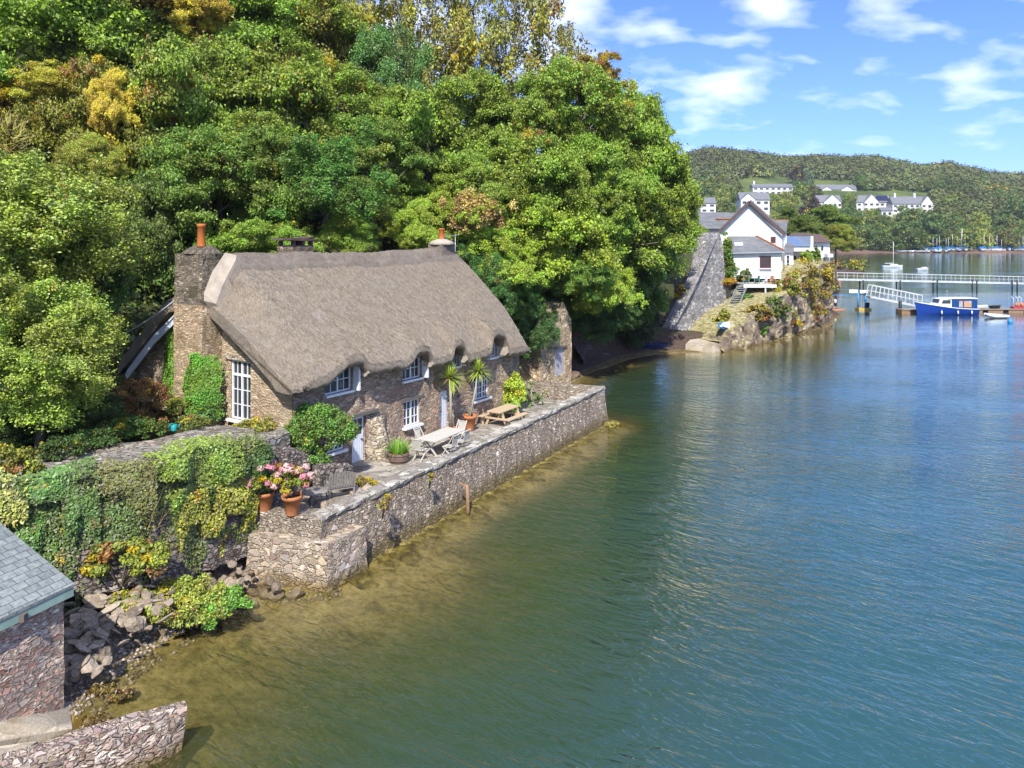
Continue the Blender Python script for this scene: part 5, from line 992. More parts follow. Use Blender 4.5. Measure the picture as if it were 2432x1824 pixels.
def hull_mesh(mb, L, W, Hb, Hs, draft=0.35, n_=14, mi=0, transom=0.85):
    """pointed bow at +x, flat stern at -x; sheer from Hs at the stern to Hb at the bow"""
    vs = []; m = 9
    for i in range(n_ + 1):
        t = i / n_; x = -L / 2 + L * t; hw_ = W / 2 * (transom + (1 - transom) * min(1, t * 2.5)) * (1 - max(0, (t - .5) / .5) ** 2.2) + 0.02; sh = Hs + (Hb - Hs) * t ** 2; rake = 0.25 * Hb * max(0, (t - .7) / .3)
        for k in range(m):
            a = -1 + 2 * k / (m - 1); s_ = 1 - abs(a) ** 2.6; yy = hw_ * np.sign(a) * abs(a) ** .6; zz = sh - (sh + draft) * s_; vs.append((x + rake * (1 - s_), yy, zz))
    mb.add(vs, [(i * m + k, (i + 1) * m + k, (i + 1) * m + k + 1, i * m + k + 1) for i in range(n_) for k in range(m - 1)] + [tuple(range(m))], mi, True)
    return [(vs[i * m], vs[i * m + m - 1]) for i in range(n_ + 1)]
dp_ = atz(1552, 832, 0.1); o = empty('dinghy', dp_, 0.15, 'dark blue dinghy pulled up at the foot of the stone steps', 'dinghy'); mb = MB(); rim = hull_mesh(mb, 2.6, 1.2, .75, .6, .1); mb.build('hull', M['navy'], o)
mb = MB(); vs = [p for r2 in rim for p in r2]; mb.add([(p[0], p[1], p[2] - .1) for p in vs], [(2 * i, 2 * i + 1, 2 * i + 3, 2 * i + 2) for i in range(len(rim) - 1)]); mb.build('cover', M['canvas_blue'], o)
# ---------------------------------------------------------------- boats, pontoons, footbridge
def rod(a, b, r=0.05, mb=None, n_=6):
    mb = mb or MB(); mb.tube([a, b], r, n_); return mb
# blue cabin boat
B0 = atz(2246, 747, 0); B0.x += .1; bt_ = empty('cabin_boat', B0, math.pi, 'blue motor boat with a white cabin and blue canvas shelter, moored at the pontoon', 'boat'); bt_.scale = (.89, .89, .89)
mb = MB(); rim = hull_mesh(mb, 9.3, 2.9, 2.05, 0.95, .35, 18); mb.build('hull', M['hull_blue'], bt_)
mb = MB()
for s_ in (0, 1): mb.tube([Vector(r2[s_]) + Vector((0, 0, .03)) for r2 in rim], 0.07, 6)
mb.build('rubbing_strake', M['gel_white'], bt_)
mb = MB(); mb.add([tuple(Vector(p) + Vector((0, 0, -.02))) for r2 in rim for p in r2], [(2 * i, 2 * i + 1, 2 * i + 3, 2 * i + 2) for i in range(len(rim) - 1)]); mb.build('deck', M['gel_white'], bt_)
mb = MB(); zl = lambda x: 0.03
mb.tube([(4.2, 0, .06), (0, 0, .06)], 0.01, 4); mb2 = MB()
rimw = [(r2[0][0], r2[0][1] * 0.80, 0.02) for r2 in rim]
cb = MB()   # foredeck coaming + wheelhouse
cb.extrude([(-.15, 1.0), (2.3, 1.45), (2.25, 1.62), (1.9, 1.78), (1.55, 2.62), (-0.2, 2.72), (-0.2, 1.0)], 'y', -1.12, 1.12); cb.build('cabin', M['gel_white'], bt_)
mb = MB(); mb.add([(1.42, 1.135, 1.85), (-.05, 1.135, 1.85), (-.05, 1.135, 2.45), (1.2, 1.135, 2.42)], [(0, 1, 2, 3)]); mb.build('window', M['glass'], bt_)
mb = MB(); mb.add([(1.42, -1.135, 1.85), (-.05, -1.135, 1.85), (-.05, -1.135, 2.45), (1.2, -1.135, 2.42)], [(0, 1, 2, 3)]); mb.build('window', M['glass'], bt_)
mb = MB(); mb.add([(1.86, -.95, 1.92), (1.86, .95, 1.92), (1.62, .95, 2.52), (1.62, -.95, 2.52)], [(0, 1, 2, 3)]); mb.build('windscreen', M['glass'], bt_)
mb = MB(); mb.extrude([(-.21, .9), (-.21, 2.62), (-4.25, 2.55), (-4.35, .85)], 'y', -1.18, 1.18); mb.build('canvas_shelter', M['canvas_blue'], bt_)
mb = MB(); mb.box((-1.9, 0, 2.70), (4.9, 2.5, .12)); mb.build('roof', M['gel_white'], bt_)
n = NT('clear_panel'); co = n.coords('Object'); M['panel'] = n.done(n.pbr(n.ramp(n.noise(co, 2.2, 2), [(0.42, (0.36, 0.40, 0.46)), (0.52, (0.46, 0.24, 0.16)), (0.6, (0.55, 0.30, 0.10))]), 0.2))
for x0, x1 in ((-1.35, -1.95), (-2.15, -3.35)):
    for s_ in (1, -1): mb = MB(); mb.add([(x0, s_ * 1.195, 1.3), (x1, s_ * 1.195, 1.3), (x1, s_ * 1.195, 2.3), (x0, s_ * 1.195, 2.3)], [(0, 1, 2, 3)]); mb.build('clear_panel', M['panel'], bt_)
mb = MB(); mb.tube([(4.6, 0, 2.05), (4.5, -.5, 2.45), (3.0, -1.05, 2.2), (2.4, -1.15, 1.5)], 0.03, 6); mb.tube([(4.6, 0, 2.05), (4.5, .5, 2.45), (3.0, 1.05, 2.2), (2.4, 1.15, 1.5)], 0.03, 6); mb.build('bow_rail', M['metal'], bt_)
for x in (-3.2, -1.0, 1.6):
    mb = MB(); mb.tube([(x, 1.47, 1.0), (x, 1.50, .75)], .012, 4); mb.tube([(x, 1.52, .75), (x, 1.53, .70), (x, 1.53, .25), (x, 1.52, .2)], [.04, .11, .11, .04], 8); mb.build('fender', M['gel_white'], bt_)
mb = MB(); mb.tube([(4.7, 0, 1.9), (5.6, -1.6, 1.0), (6.2, -2.6, .7)], .03, 5); mb.build('mooring_rope', M['cable'], bt_)
mb = MB(); mb.tube([(-.1, 0, 2.7), (-.1, 0, 4.0)], .03, 5); mb.bar((-.5, 0, 3.2), (.3, 0, 3.2), .03, .03); mb.build('aerial', M['metal'], bt_)
# pontoon
def pontoon(label, px0, px1, py, d, wd=2.0):
    a, b = atd(px0, py, d), atd(px1, py, d); c = (a + b) / 2; o = empty('pontoon', (c.x, c.y, 0), 0, label, 'pontoon'); Ln = b.x - a.x
    mb = MB(); mb.box((0, 0, .52), (Ln, wd, .14)); mb.build('planking', M['oldwood'], o); mb = MB()
    for k in range(max(2, int(Ln / 3))): mb.box((-Ln / 2 + 1 + k * 3, 0, .2), (2.2, wd * .9, .5))
    mb.build('float', M['rust'], o); return o
pontoon('short end of the wooden pontoon showing left of the blue boat', 2136, 2200, 741, 111.5)
pontoon('long wooden pontoon running off right behind the blue boat', 2290, 2560, 742, 112.5, 2.4)
mb = MB(); p = atz(2138, 741, 0); mb.tube([p + Vector((0, 0, -.5)), p + Vector((0, 0, 1.6))], .22, 8); tag(mb.build('mooring_post', M['black']), 'black post at the left end of the pontoon', 'post')
# gangway
a0, a1 = atd(2067, 705, 113), atd(2190, 729, 113); g0 = empty('gangway', a0, 0, 'white lattice gangway sloping down to the pontoon behind the blue boat', 'gangway'); L_ = a1 - a0
for k, dy in enumerate((0, 1.3)):
    mb = MB(); top = Vector((0.35, dy, 1.75)); mb.bar((0, dy, 0), L_ + Vector((0, dy, 0)), .22, .3); mb.bar(Vector((.3, dy, 1.75)), L_ + Vector((0, dy, 1.75)), .14, .16); mb.bar(Vector((.15, dy, .9)), L_ + Vector((0, dy, .9)), .1, .1)
    for j in range(7): t = j / 6; q = L_ * t + Vector((0, dy, 0)); mb.bar(q, q + Vector((.3 * (1 - t), 0, 1.75)), .12, .12)
    mb.build('truss', M['pale_metal'], g0)
mb = MB(); mb.bar((0, .65, .02), L_ + Vector((0, .65, .02)), 1.2, .08); mb.build('walkway', M['metal'], g0)
# footbridge across the creek
f0, f1 = atd(1962, 663, 160), atd(2560, 676, 163); fb = empty('footbridge', (f0.x, f0.y, 0), 0, 'long white-railed footbridge on piles crossing the creek', 'footbridge'); fl = Vector((f1.x - f0.x, f1.y - f0.y, f1.z - f0.z)); z0 = f0.z
mb = MB(); mb.bar((0, 0, z0), fl + Vector((0, 0, z0)), 1.6, .35); mb.build('deck', M['pale_metal'], fb); NP = 27
for dy in (-.75, .75):
    mb = MB(); mb.bar((0, dy, z0 + 1.45), fl + Vector((0, dy, z0 + 1.45)), .08, .09); mb.bar((0, dy, z0 + .8), fl + Vector((0, dy, z0 + .8)), .03, .03)
    for k in range(NP): q = fl * (k / (NP - 1)); mb.bar(q + Vector((0, dy, z0)), q + Vector((0, dy, z0 + 1.45)), .07, .07)
    mb.build('railing', M['pale_metal'], fb)
for px in (2042, 2129, 2216, 2309, 2404): x = (px - CXP) / FPX * 161 - f0.x; mb = MB(); mb.tube([(x, 1.0, -1), (x, 1.0, z0 - .2)], .15, 8); mb.tube([(x, -.6, -1), (x, -.6, z0 - .2)], .15, 8); mb.build('pile', M['black'], fb)
mb = MB(); p = Vector((f0.x - 6, f0.y - 1, 0)); mb.box(p + Vector((3, 2, 1)), (11, 5, 1.7)); tag(mb.build('bridge_abutment', M['rust']), 'brown timber abutment where the footbridge meets the headland', 'abutment')
# blue gantry on a float
gq = atz(2050, 736, 0); g = empty('blue_gantry', gq, 0, 'bright blue frame with white boxes on a yellow float, left of the gangway', 'gantry')
mb = MB(); mb.box((0, 0, .12), (1.9, 1.4, .4)); mb.build('float', M['yellow'], g); mb = MB()
for x in (-.75, .35): mb.tube([(x, 0, .3), (x, 0, 2.6)], .14, 8)
mb.bar((-5.5, 0, 2.25), (.6, 0, 2.35), .09, .1); mb.build('frame', M['bright_blue'], g)
mb = MB(); mb.box((-1.6, 0, 2.85), (1.3, .6, .5)); mb.box((.0, 0, 2.8), (1.2, .6, .46)); mb.build('box', M['gel_white'], g)
mb = MB(); mb.box((.55, -.2, .75), (.5, .35, .8), 0, .1); mb.build('bag', M['navy'], g)
# person standing on an orange paddleboard
pp = atz(1984, 736, 0); o, h = board(1984, 736, 3.3, 0.1, 'orange', 'orange paddleboard on the water with a person standing on it', 0.0); o.location = (pp.x, pp.y, 0.0); h.location = (0, 0, -.02)
def person(name, loc, rz, label, J, top, legs):
    """one continuous skinned body, plus clothes and hair as its children"""
    me = bpy.data.meshes.new('person'); keys = list(J); ed = [('pel', 'sp'), ('sp', 'ch'), ('ch', 'nk'), ('nk', 'hd'), ('hd', 'cr'), ('ch', 'ls'), ('ls', 'le'), ('le', 'lw'), ('lw', 'lf'), ('ch', 'rs'), ('rs', 're'), ('re', 'rw'), ('rw', 'rf'), ('pel', 'lh'), ('lh', 'lk'), ('lk', 'la'), ('la', 'lt'), ('pel', 'rh'), ('rh', 'rk'), ('rk', 'ra'), ('ra', 'rt')]
    me.from_pydata([J[k][0] for k in keys], [(keys.index(a), keys.index(b)) for a, b in ed], []); me.materials.append(M['skin'])
    o = bpy.data.objects.new(name, me); COL.objects.link(o); o.location = loc; o.rotation_euler = (0, 0, rz); tag(o, label, 'person')
    m = o.modifiers.new('skin', 'SKIN'); sv = me.skin_vertices[0].data
    for i, k in enumerate(keys): sv[i].radius = (J[k][1], J[k][1] * (0.75 if k in ('pel', 'sp', 'ch') else 1)); sv[i].use_root = (k == 'pel')
    s2 = o.modifiers.new('sub', 'SUBSURF'); s2.levels = 2; s2.render_levels = 2
    def tube(nm, ks, r, mt):
        mb = MB()
        for chain in ks: mb.tube([J[k][0] for k in chain], [J[k][1] * r for k in chain], 10)
        return mb.build(nm, M[mt], o)
    tube('shirt', [('pel', 'sp', 'ch'), ('ch', 'ls', 'le'), ('ch', 'rs', 're')], 1.18, top); tube('shorts', [('pel', 'lh', 'lk'), ('pel', 'rh', 'rk')], 1.22, legs)
    mb = MB(); c = Vector(J['hd'][0]); mb.lathe([(0.0, .135), (.06, .125), (.105, .07), (.11, .01), (.09, -.03)], (c.x, c.y - .015, c.z + .03), 12); mb.build('hair', M['hair'], o)
    return o
J = dict(pel=((0, 0, .95), .13), sp=((0, 0, 1.12), .125), ch=((0, .01, 1.36), .14), nk=((0, .01, 1.5), .055), hd=((0, .03, 1.62), .095), cr=((0, .03, 1.7), .07), ls=((-.19, 0, 1.40), .06), le=((-.27, .12, 1.16), .045), lw=((-.15, .33, 1.1), .035), lf=((-.12, .38, 1.09), .03), rs=((.19, 0, 1.40), .06), re=((.28, .1, 1.17), .045), rw=((.18, .32, 1.2), .035), rf=((.16, .37, 1.21), .03), lh=((-.1, 0, .86), .095), lk=((-.13, .06, .5), .065), la=((-.14, 0, .1), .045), lt=((-.15, .12, .04), .04), rh=((.1, 0, .86), .095), rk=((.13, .06, .5), .065), ra=((.14, 0, .1), .045), rt=((.15, .12, .04), .04))
person('person', (pp.x, pp.y, .1), 0.4, 'person in a white top and navy shorts standing on an orange paddleboard', J, 'gel_white', 'navy')
# inflatable with outboard, buoy, kit on the pontoon
iv = atz(2366, 755, 0); o = empty('inflatable_dinghy', iv, math.pi, 'white inflatable dinghy with a black outboard near the pontoon', 'dinghy')
mb = MB()
for s_ in (-1, 1): mb.tube([(-1.35, s_ * .62, .28), (.5, s_ * .62, .3), (1.15, s_ * .42, .42), (1.5, 0, .52)], [.2, .24, .23, .2], 10)
mb.build('tube', M['gel_white'], o); mb = MB(); mb.box((-.2, 0, .18), (2.2, .9, .1)); mb.box((-1.15, 0, .35), (.08, 1.0, .45)); mb.build('floor', M['cable'], o)
mb = MB(); mb.box((-1.35, 0, .62), (.36, .3, .4)); mb.box((-1.38, 0, .1), (.16, .12, .9)); mb.build('outboard', M['black'], o)
mb = MB(); mb.lathe([(0, .5), (.2, .45), (.32, .25), (.3, 0), (.18, -.2), (0, -.25)], tuple(atz(2399, 767, 0)), 12); tag(mb.build('mooring_buoy', M['bright_blue']), 'round blue mooring buoy right of the inflatable dinghy', 'buoy')
kt = atd(2416, 731, 112); kt.z = .6; o = empty('davit_stand', kt, 0, 'white davit frame with red fenders on the pontoon at the right edge', 'davit')
mb = MB(); mb.box((0, 0, .15), (1.6, .8, .3)); mb.build('base', M['red'], o); mb = MB()
for x in (-.55, .1, .6): mb.tube([(x, 0, .2), (x, 0, 1.3), (x - .12, 0, 1.6), (x - .35, 0, 1.75)], .05, 6)
mb.build('frame', M['gel_white'], o); mb = MB()
for x, z in ((-.35, .6), (.3, .7), (.55, .55), (0, .5)): mb.tube([(x, -.3, z - .28), (x, -.3, z + .28)], .13, 8)
mb.build('fender', M['orange'], o)
for px, w_, lb in ((2364, .8, 'low dark bundle on the pontoon behind the inflatable'), (2330, 1.1, 'small white tender on the pontoon behind the blue boat stern')):
    p = atd(px, 735, 112); p.z = .6; o = empty('tender', p, .2, lb, 'dinghy'); mb = MB(); hull_mesh(mb, w_ * 2, .8, .5, .4, .02); mb.build('hull', M['gel_white' if w_ > 1 else 'black'], o)
# sloop at its mooring
sb = atz(2119, 636, 0); o = empty('sailing_boat', sb, 0, 'small white sailing boat with a bare mast moored beyond the footbridge', 'boat')
mb = MB(); rim = hull_mesh(mb, 7.0, 2.1, 1.0, .8, .25); mb.add([p for r2 in rim for p in r2], [(2 * i, 2 * i + 1, 2 * i + 3, 2 * i + 2) for i in range(len(rim) - 1)]); mb.build('hull', M['gel_white'], o)
mb = MB(); mb.tube([(.4, 0, .7), (.4, 0, 9.2)], [.10, .07], 6); mb.bar((.4, 0, 1.6), (-2.6, 0, 1.6), .12, .14); mb.build('mast', M['gel_white'], o); mb = MB(); mb.box((.6, 0, 1.05), (2.4, 1.2, .5), 0, 0, 0, 0, .85); mb.build('cabin', M['gel_white'], o)
sb = atz(2191, 643, 0); o = empty('day_boat', sb, .3, 'little white open boat moored right of the sailing boat', 'boat'); mb = MB(); hull_mesh(mb, 4.4, 1.7, .9, .75, .2); mb.build('hull', M['gel_white'], o); mb = MB(); mb.box((.6, 0, .9), (1.4, 1.0, .6)); mb.build('cuddy', M['gel_white'], o)
# dinghy park on the far beach
rs = random.Random(21); proto = None
for k in range(26):
    px = 2195 + k * 9.6 + rs.uniform(-3, 3); p = atd(px, 600, 500 + rs.uniform(-2, 6)); p.z = 1.4
    if k == 0:
        proto = empty('covered_dinghy', p, 0); tag(proto, 'small sailing dinghy under a bright blue cover on the far beach', 'dinghy', 'dinghies laid up on the far beach')
        mb = MB(); rim = hull_mesh(mb, 5.4, 2.0, 1.3, 1.0, .1); mb.build('hull', M['gel_white'], proto)
        mb = MB(); mb.extrude([(-2.7, 1.0), (2.5, 1.25), (.6, 2.3), (-.4, 2.2)], 'y', -.95, .95); mb.build('cover', M['cover_blue'], proto)
        mb = MB(); mb.tube([(.5, 0, 1), (.5, 0, 8.6)], [.11, .08], 5); mb.build('mast', M['gel_white'], proto); o = proto
    else: o = dup(proto)
    o.location = p; o.rotation_euler = (0, 0, rs.uniform(-1.2, 1.2)); o.scale = (1, 1, rs.uniform(.8, 1.25))
for k in range(16):
    px = 2140 + k * 7 + rs.uniform(-4, 4); p = atd(px, 602, 496); p.z = .6
    if k == 0:
        pr2 = empty('rowing_boat', p, 0); tag(pr2, 'small pale rowing boat drawn up on the brown far beach', 'rowing boat', 'rowing boats on the far beach'); mb = MB(); hull_mesh(mb, 4.2, 1.6, 1.0, .8, .05); mb.build('hull', M['gel_white'], pr2); o = pr2
    else: o = dup(pr2)
    o.location = p; o.rotation_euler = (rs.uniform(-.3, .3), 0, rs.uniform(0, 6))
mb = MB(); p = atd(2282, 596, 500); p.z = 1.5; o = empty('yacht', p, .4, 'tallest laid-up yacht among the blue-covered dinghies on the far beach', 'boat'); mb = MB(); hull_mesh(mb, 8, 2.6, 1.9, 1.6, .3); mb.build('hull', M['gel_white'], o); mb = MB(); mb.tube([(.5, 0, 1.2), (1.2, 0, 14)], [.2, .14], 6); mb.build('mast', M['gel_white'], o)

# far houses on the hillside -----------------------------------------------
def far_house(label, x0, x1, ytop, yeave, ybase, d, roof='slate_far', gables=(), wins=6, depth=9, chim=(), rows=2, solar=None):
    c = atd((x0 + x1) / 2, ybase, d); o = empty('far_house', c, 0, label, 'house'); W = (x1 - x0) / FPX * d; zt = (ybase - ytop) / FPX * d; ze = (ybase - yeave) / FPX * d
    mb = MB(); mb.box((0, depth / 2, ze / 2 - 4), (W, depth, ze + 8))
    for gx, gw_, gt in gables:
        x = (gx - (x0 + x1) / 2) / FPX * d; w2 = gw_ / FPX * d / 2; zt2 = (ybase - gt) / FPX * d; mb.extrude([(x - w2, -6), (x + w2, -6), (x + w2, ze - .02), (x, zt2), (x - w2, ze - .02)], 'y', -1.6, .02)
    mb.build('wall', M['far_render'], o)
    rf = MB(); rf.extrude([(-.7, ze - .1), (depth / 2, zt), (depth + .7, ze - .1)], 'x', -W / 2 - .4, W / 2 + .4)
    for gx, gw_, gt in gables:
        x = (gx - (x0 + x1) / 2) / FPX * d; w2 = gw_ / FPX * d / 2 + .5; zt2 = (ybase - gt) / FPX * d
        for s_ in (-1, 1): rf.add([(x, -2.0, zt2 + .35), (x + s_ * w2, -2.0, ze - .3), (x + s_ * w2, depth / 2, ze - .3), (x, depth / 2, zt2 + .35)], [(0, 1, 2, 3)])
    rf = rf.build('roof', M[roof], o)
    for cx in chim: m2 = MB(); x = (cx - (x0 + x1) / 2) / FPX * d; m2.box((x, depth / 2, zt + .6), (1.6, 1.6, 4.4)); m2.build('chimney', M['far_render'], rf)
    if solar: m2 = MB(); sx0, sx1 = [(v - (x0 + x1) / 2) / FPX * d for v in solar]; sl = (zt - ze) / (depth / 2 + .7); m2.add([(sx0, .2, ze + .95 * sl), (sx1, .2, ze + .95 * sl), (sx1, depth / 2 - .5, zt - .2), (sx0, depth / 2 - .5, zt - .2)], [(0, 1, 2, 3)]); m2.build('solar_panel', M['navy'], rf)
    for r2 in range(rows):
        for k in range(wins):
            x = -W / 2 + W * (k + .5) / wins; z = ze * (.25 + .5 * r2) if rows > 1 else ze * .5; fy = -.06
            for gx, gw_, gt in gables:
                if abs(x - (gx - (x0 + x1) / 2) / FPX * d) < gw_ / FPX * d / 2: fy = -1.66
            m2 = MB(); m2.box((x, fy, z), (W / wins * .5, .1, ze * .2 if rows > 1 else ze * .42)); m2.build('window', M['glass'], o)
    return o
far_house('long white house with a grey roof highest left on the far hillside', 1788, 1884, 436, 444, 462, 700, wins=7, chim=(1794,), rows=2)
far_house('long low white house with a shallow blue-grey roof, highest right', 1942, 2034, 438, 450, 464, 720, gables=((1962, 22, 444), (2010, 26, 443)), wins=6, rows=1)
far_house('white house with one dark gable above a pillared veranda', 1942, 1998, 463, 480, 508, 640, gables=((1975, 40, 463),), wins=5)
far_house('white twin-gabled house with dark solar panels on its roof', 2034, 2116, 463, 480, 503, 630, gables=((2068, 34, 462),), wins=6, solar=(2084, 2112))
far_house('white house with two tall chimneys and a gable at its right end', 2120, 2212, 466, 484, 506, 620, gables=((2200, 28, 466),), wins=7, chim=(2131, 2178))
far_house('white two-storey house rising behind the big white gable', 1758, 1828, 456, 474, 503, 560, gables=((1775, 34, 460),), wins=4)
far_house('small white house with dark windows at the edge of the right-hand trees', 1664, 1700, 468, 482, 506, 540, wins=2)
far_house('grey roofed bungalow highest at the edge of the trees', 1622, 1678, 434, 444, 458, 690, wins=3, rows=1)
far_house('small white annexe below the twin-gabled house', 2094, 2120, 492, 500, 514, 600, wins=2, rows=1)
far_house('white cottage half hidden in trees far right on the hillside', 2290, 2322, 488, 496, 510, 660, wins=3, rows=1)
far_house('small grey-roofed house among trees above the sailing dinghies', 2228, 2262, 520, 529, 542, 560, wins=3, rows=1)
far_house('pale house low in the trees below the dark-gabled house', 2018, 2050, 512, 521, 534, 570, wins=3, rows=1)
far_house('white grey-roofed house between the bungalow and the long white house', 1708, 1748, 438, 447, 461, 690, wins=4, rows=1)
# ---------------------------------------------------------------- things on the terrace
def on_deck(px, py):
    z = 1.98
    for _ in range(4):
        p = atz(px, py, z); s_ = (p - T0).dot(TU); z = DECK(s_) + 0.012
    return Vector((p.x, p.y, z))
# dining table with folding chairs
TA = math.atan2(TU.y, TU.x)
tl, tr = on_deck(1010, 1083), on_deck(1090, 1030)
t0 = empty('dining_table', on_deck(1048, 1072), TA, 'long pale silvered teak dining table on the terrace', 'table'); mb = MB()
for k in range(6): mb.box((0, -.42 + .168 * k, .74), (2.3, .16, .035))
mb.build('tabletop', M['teak'], t0)
mb = MB(); mb.box((0, 0, .69), (2.0, .7, .05)); mb.build('apron', M['teak'], t0)
for x in (-.8, .8):
    for s_ in (-1, 1): mb = MB(); mb.bar((x, -.34 * s_, 0), (x, .30 * s_, .68), .06, .05); mb.build('leg', M['teak'], t0)
def folding_chair():
    c = empty('folding_chair', (0, 0, 0)); mb = MB()
    for k in range(5): mb.box((0, -.19 + .09 * k, .44), (.44, .075, .022))
    mb.build('seat', M['teak'], c); mb = MB()
    for k in range(6): mb.box((-.17 + .068 * k, .245 + .05, .70), (.05, .018, .46), 0, 0, -.22)
    mb.bar((-.22, .34, .93), (.22, .34, .93), .06, .03); mb.bar((-.22, .25, .48), (.22, .25, .48), .05, .03); mb.build('backrest', M['teak'], c)
    for s_ in (-.22, .22): mb = MB(); mb.bar((s_, -.26, 0), (s_, .36, .98), .04, .03); mb.build('leg', M['teak'], c); mb = MB(); mb.bar((s_ * .88, .30, 0), (s_ * .88, -.2, .44), .04, .03); mb.build('leg', M['teak'], c)
    return c
pc = folding_chair(); first = True
for dx, dy, r, lb in [(-1.45, .05, R(90), 'folding teak chair at the near end of the dining table'), (-.45, -.72, R(180), 'folding chair on the water side of the dining table, nearer of the pair'), (.45, -.72, R(180), 'folding chair on the water side of the dining table, farther of the pair'), (-.3, .75, 0, 'folding chair on the house side of the dining table'), (1.45, .05, R(-90), 'folding chair with a pale back at the far end of the dining table')]:
    c = pc if first else dup(pc); first = False; ca, sa = math.cos(TA), math.sin(TA); c.location = t0.location + Vector((dx * ca - dy * sa, dx * sa + dy * ca, 0)); c.location.z = t0.location.z; c.rotation_euler = (0, 0, TA + r); tag(c, lb, 'chair', 'folding chairs round the dining table')
# picnic table with attached benches
pt = empty('picnic_table', on_deck(1196, 1006), TA - .05, 'honey-coloured wooden picnic table with attached benches at the far end of the terrace', 'picnic table'); mb = MB()
for k in range(5): mb.box((0, -.32 + .16 * k, .76), (1.9, .15, .045))
mb.build('tabletop', M['pine'], pt)
for s_ in (-1, 1): mb = MB(); mb.box((0, s_ * .78 - .08, .45), (1.9, .15, .045)); mb.box((0, s_ * .78 + .08, .45), (1.9, .15, .045)); mb.build('bench', M['pine'], pt)
for x in (-.7, .7):
    mb = MB(); mb.box((x, 0, .40), (.06, 1.7, .1)); mb.box((x, 0, .70), (.06, .8, .09)); mb.build('crossbeam', M['pine'], pt)
    for s_ in (-1, 1): mb = MB(); mb.bar((x + .05, s_ * .30, .72), (x + .05, s_ * .62, 0), .05, .12); mb.build('leg', M['pine'], pt); mb = MB(); mb.box((x, s_ * .78, .2), (.09, .09, .4)); mb.build('leg', M['pine'], pt)
# weathered round-backed bench and small round table among the stones
bn = empty('slatted_bench', on_deck(808, 1180), R(205), 'weathered grey slatted wooden chair standing by the hydrangea pots', 'bench'); bn.scale = (.8, .8, .85); mb = MB()
for k in range(8): mb.box((0, -.25 + .075 * k, .42), (1.2, .06, .03))
mb.build('seat', M['oldwood'], bn); mb = MB()
for k in range(11): t = (k - 5) / 5; mb.box((t * .56, .34 + .06, .78 + .06 * (1 - t * t)), (.085, .025, .62 + .12 * (1 - t * t)), 0, 0, -.28)
mb.build('backrest', M['oldwood'], bn)
for sx in (-.55, .55):
    for sy in (-.25, .3): mb = MB(); mb.bar((sx, sy, 0), (sx, sy, .42 if sy > 0 else .64), .07, .06); mb.build('leg', M['oldwood'], bn)
    mb = MB(); mb.box((sx, 0, .65), (.09, .62, .04)); mb.build('armrest', M['oldwood'], bn)
rt = empty('round_table', on_deck(748, 1196), 0, 'low round grey wooden table between the pots and the slatted chair', 'table'); mb = MB(); mb.lathe([(0, .46), (.44, .46), (.46, .44), (.44, .41), (0, .41)], (0, 0, 0), 20); mb.build('tabletop', M['oldwood'], rt)
for k in range(3): a = k * 2.1 + .4; mb = MB(); mb.bar((.12 * math.cos(a), .12 * math.sin(a), .42), (.32 * math.cos(a), .32 * math.sin(a), 0), .05, .05); mb.build('leg', M['oldwood'], rt)
# ---------------------------------------------------------------- leaves
def leaf_cloud(P, N, size, rs, asp=0.55, fold=0.12, jit=0.35):
    """one folded leaf per point: P positions, N facing directions"""
    n_ = len(P); N = N / np.maximum(np.linalg.norm(N, axis=1, keepdims=True), 1e-6)
    a = rs.normal(size=(n_, 3)); a -= N * (a * N).sum(1, keepdims=True); a /= np.maximum(np.linalg.norm(a, axis=1, keepdims=True), 1e-6); b = np.cross(N, a)
    s = size * (1 + jit * (rs.rand(n_, 1) * 2 - 1)); h = s * fold
    V = np.stack([P - a * s * .5, P + b * s * asp * .5 + N * h, P + a * s * .5 - N * h * .6, P - b * s * asp * .5 + N * h], 1)
    return V.reshape(-1, 3), np.arange(n_ * 4, dtype=np.int32).reshape(-1, 4)
def rand_dirs(rs, n_): v = rs.normal(size=(n_, 3)); return v / np.linalg.norm(v, axis=1, keepdims=True)
def clump_leaves(C, rad, per, rs, flat=0.6, up=0.55, out=0.6, cen=None, shell=0.6):
    """leaf positions round each clump centre, thicker towards the outside and top of the clump"""
    n_ = len(C); D = rand_dirs(rs, n_ * per); r = (shell + (1 - shell) * rs.rand(n_ * per)) ** 1.0 * (rs.rand(n_ * per) ** .25)
    k = np.repeat(np.arange(n_), per); R_ = np.repeat(rad, per)
    off = D * (r * R_)[:, None]; off[:, 2] *= flat; P = C[k] + off
    Nn = D * out + rs.normal(size=D.shape) * .8; Nn[:, 2] += up
    if cen is not None: o2 = P - cen; o2 /= np.maximum(np.linalg.norm(o2, axis=1, keepdims=True), 1e-6); Nn += o2 * .35
    return P, Nn, k
def foliage(name, C, rad, per, size, seed, parent, mat='leaf', **kw):
    rs = np.random.RandomState(seed); P, Nn, k = clump_leaves(np.asarray(C, float), np.asarray(rad, float), per, rs, **kw)
    V, Q = leaf_cloud(P, Nn, size, rs); cv = rs.rand(len(C)); return raw_mesh(name, V, Q, M[mat], parent, {'lv': rs.rand(len(P)), 'cv': cv[k]})
def ellipsoid_clumps(rs, n_, rad, lump=0.22, inner=0.45, low=-0.8):
    D = rand_dirs(rs, n_ * 3); D = D[D[:, 2] > low][:n_]; ph = rs.rand(6) * 6.3
    bump = 1 + lump * (np.sin(D[:, 0] * 4 + ph[0]) * np.sin(D[:, 1] * 4.5 + ph[1]) + .6 * np.sin(D[:, 2] * 7 + ph[2] + D[:, 0] * 3))
    r = (inner + (1 - inner) * rs.rand(len(D)) ** .45) * bump; return D * r[:, None] * np.asarray(rad)
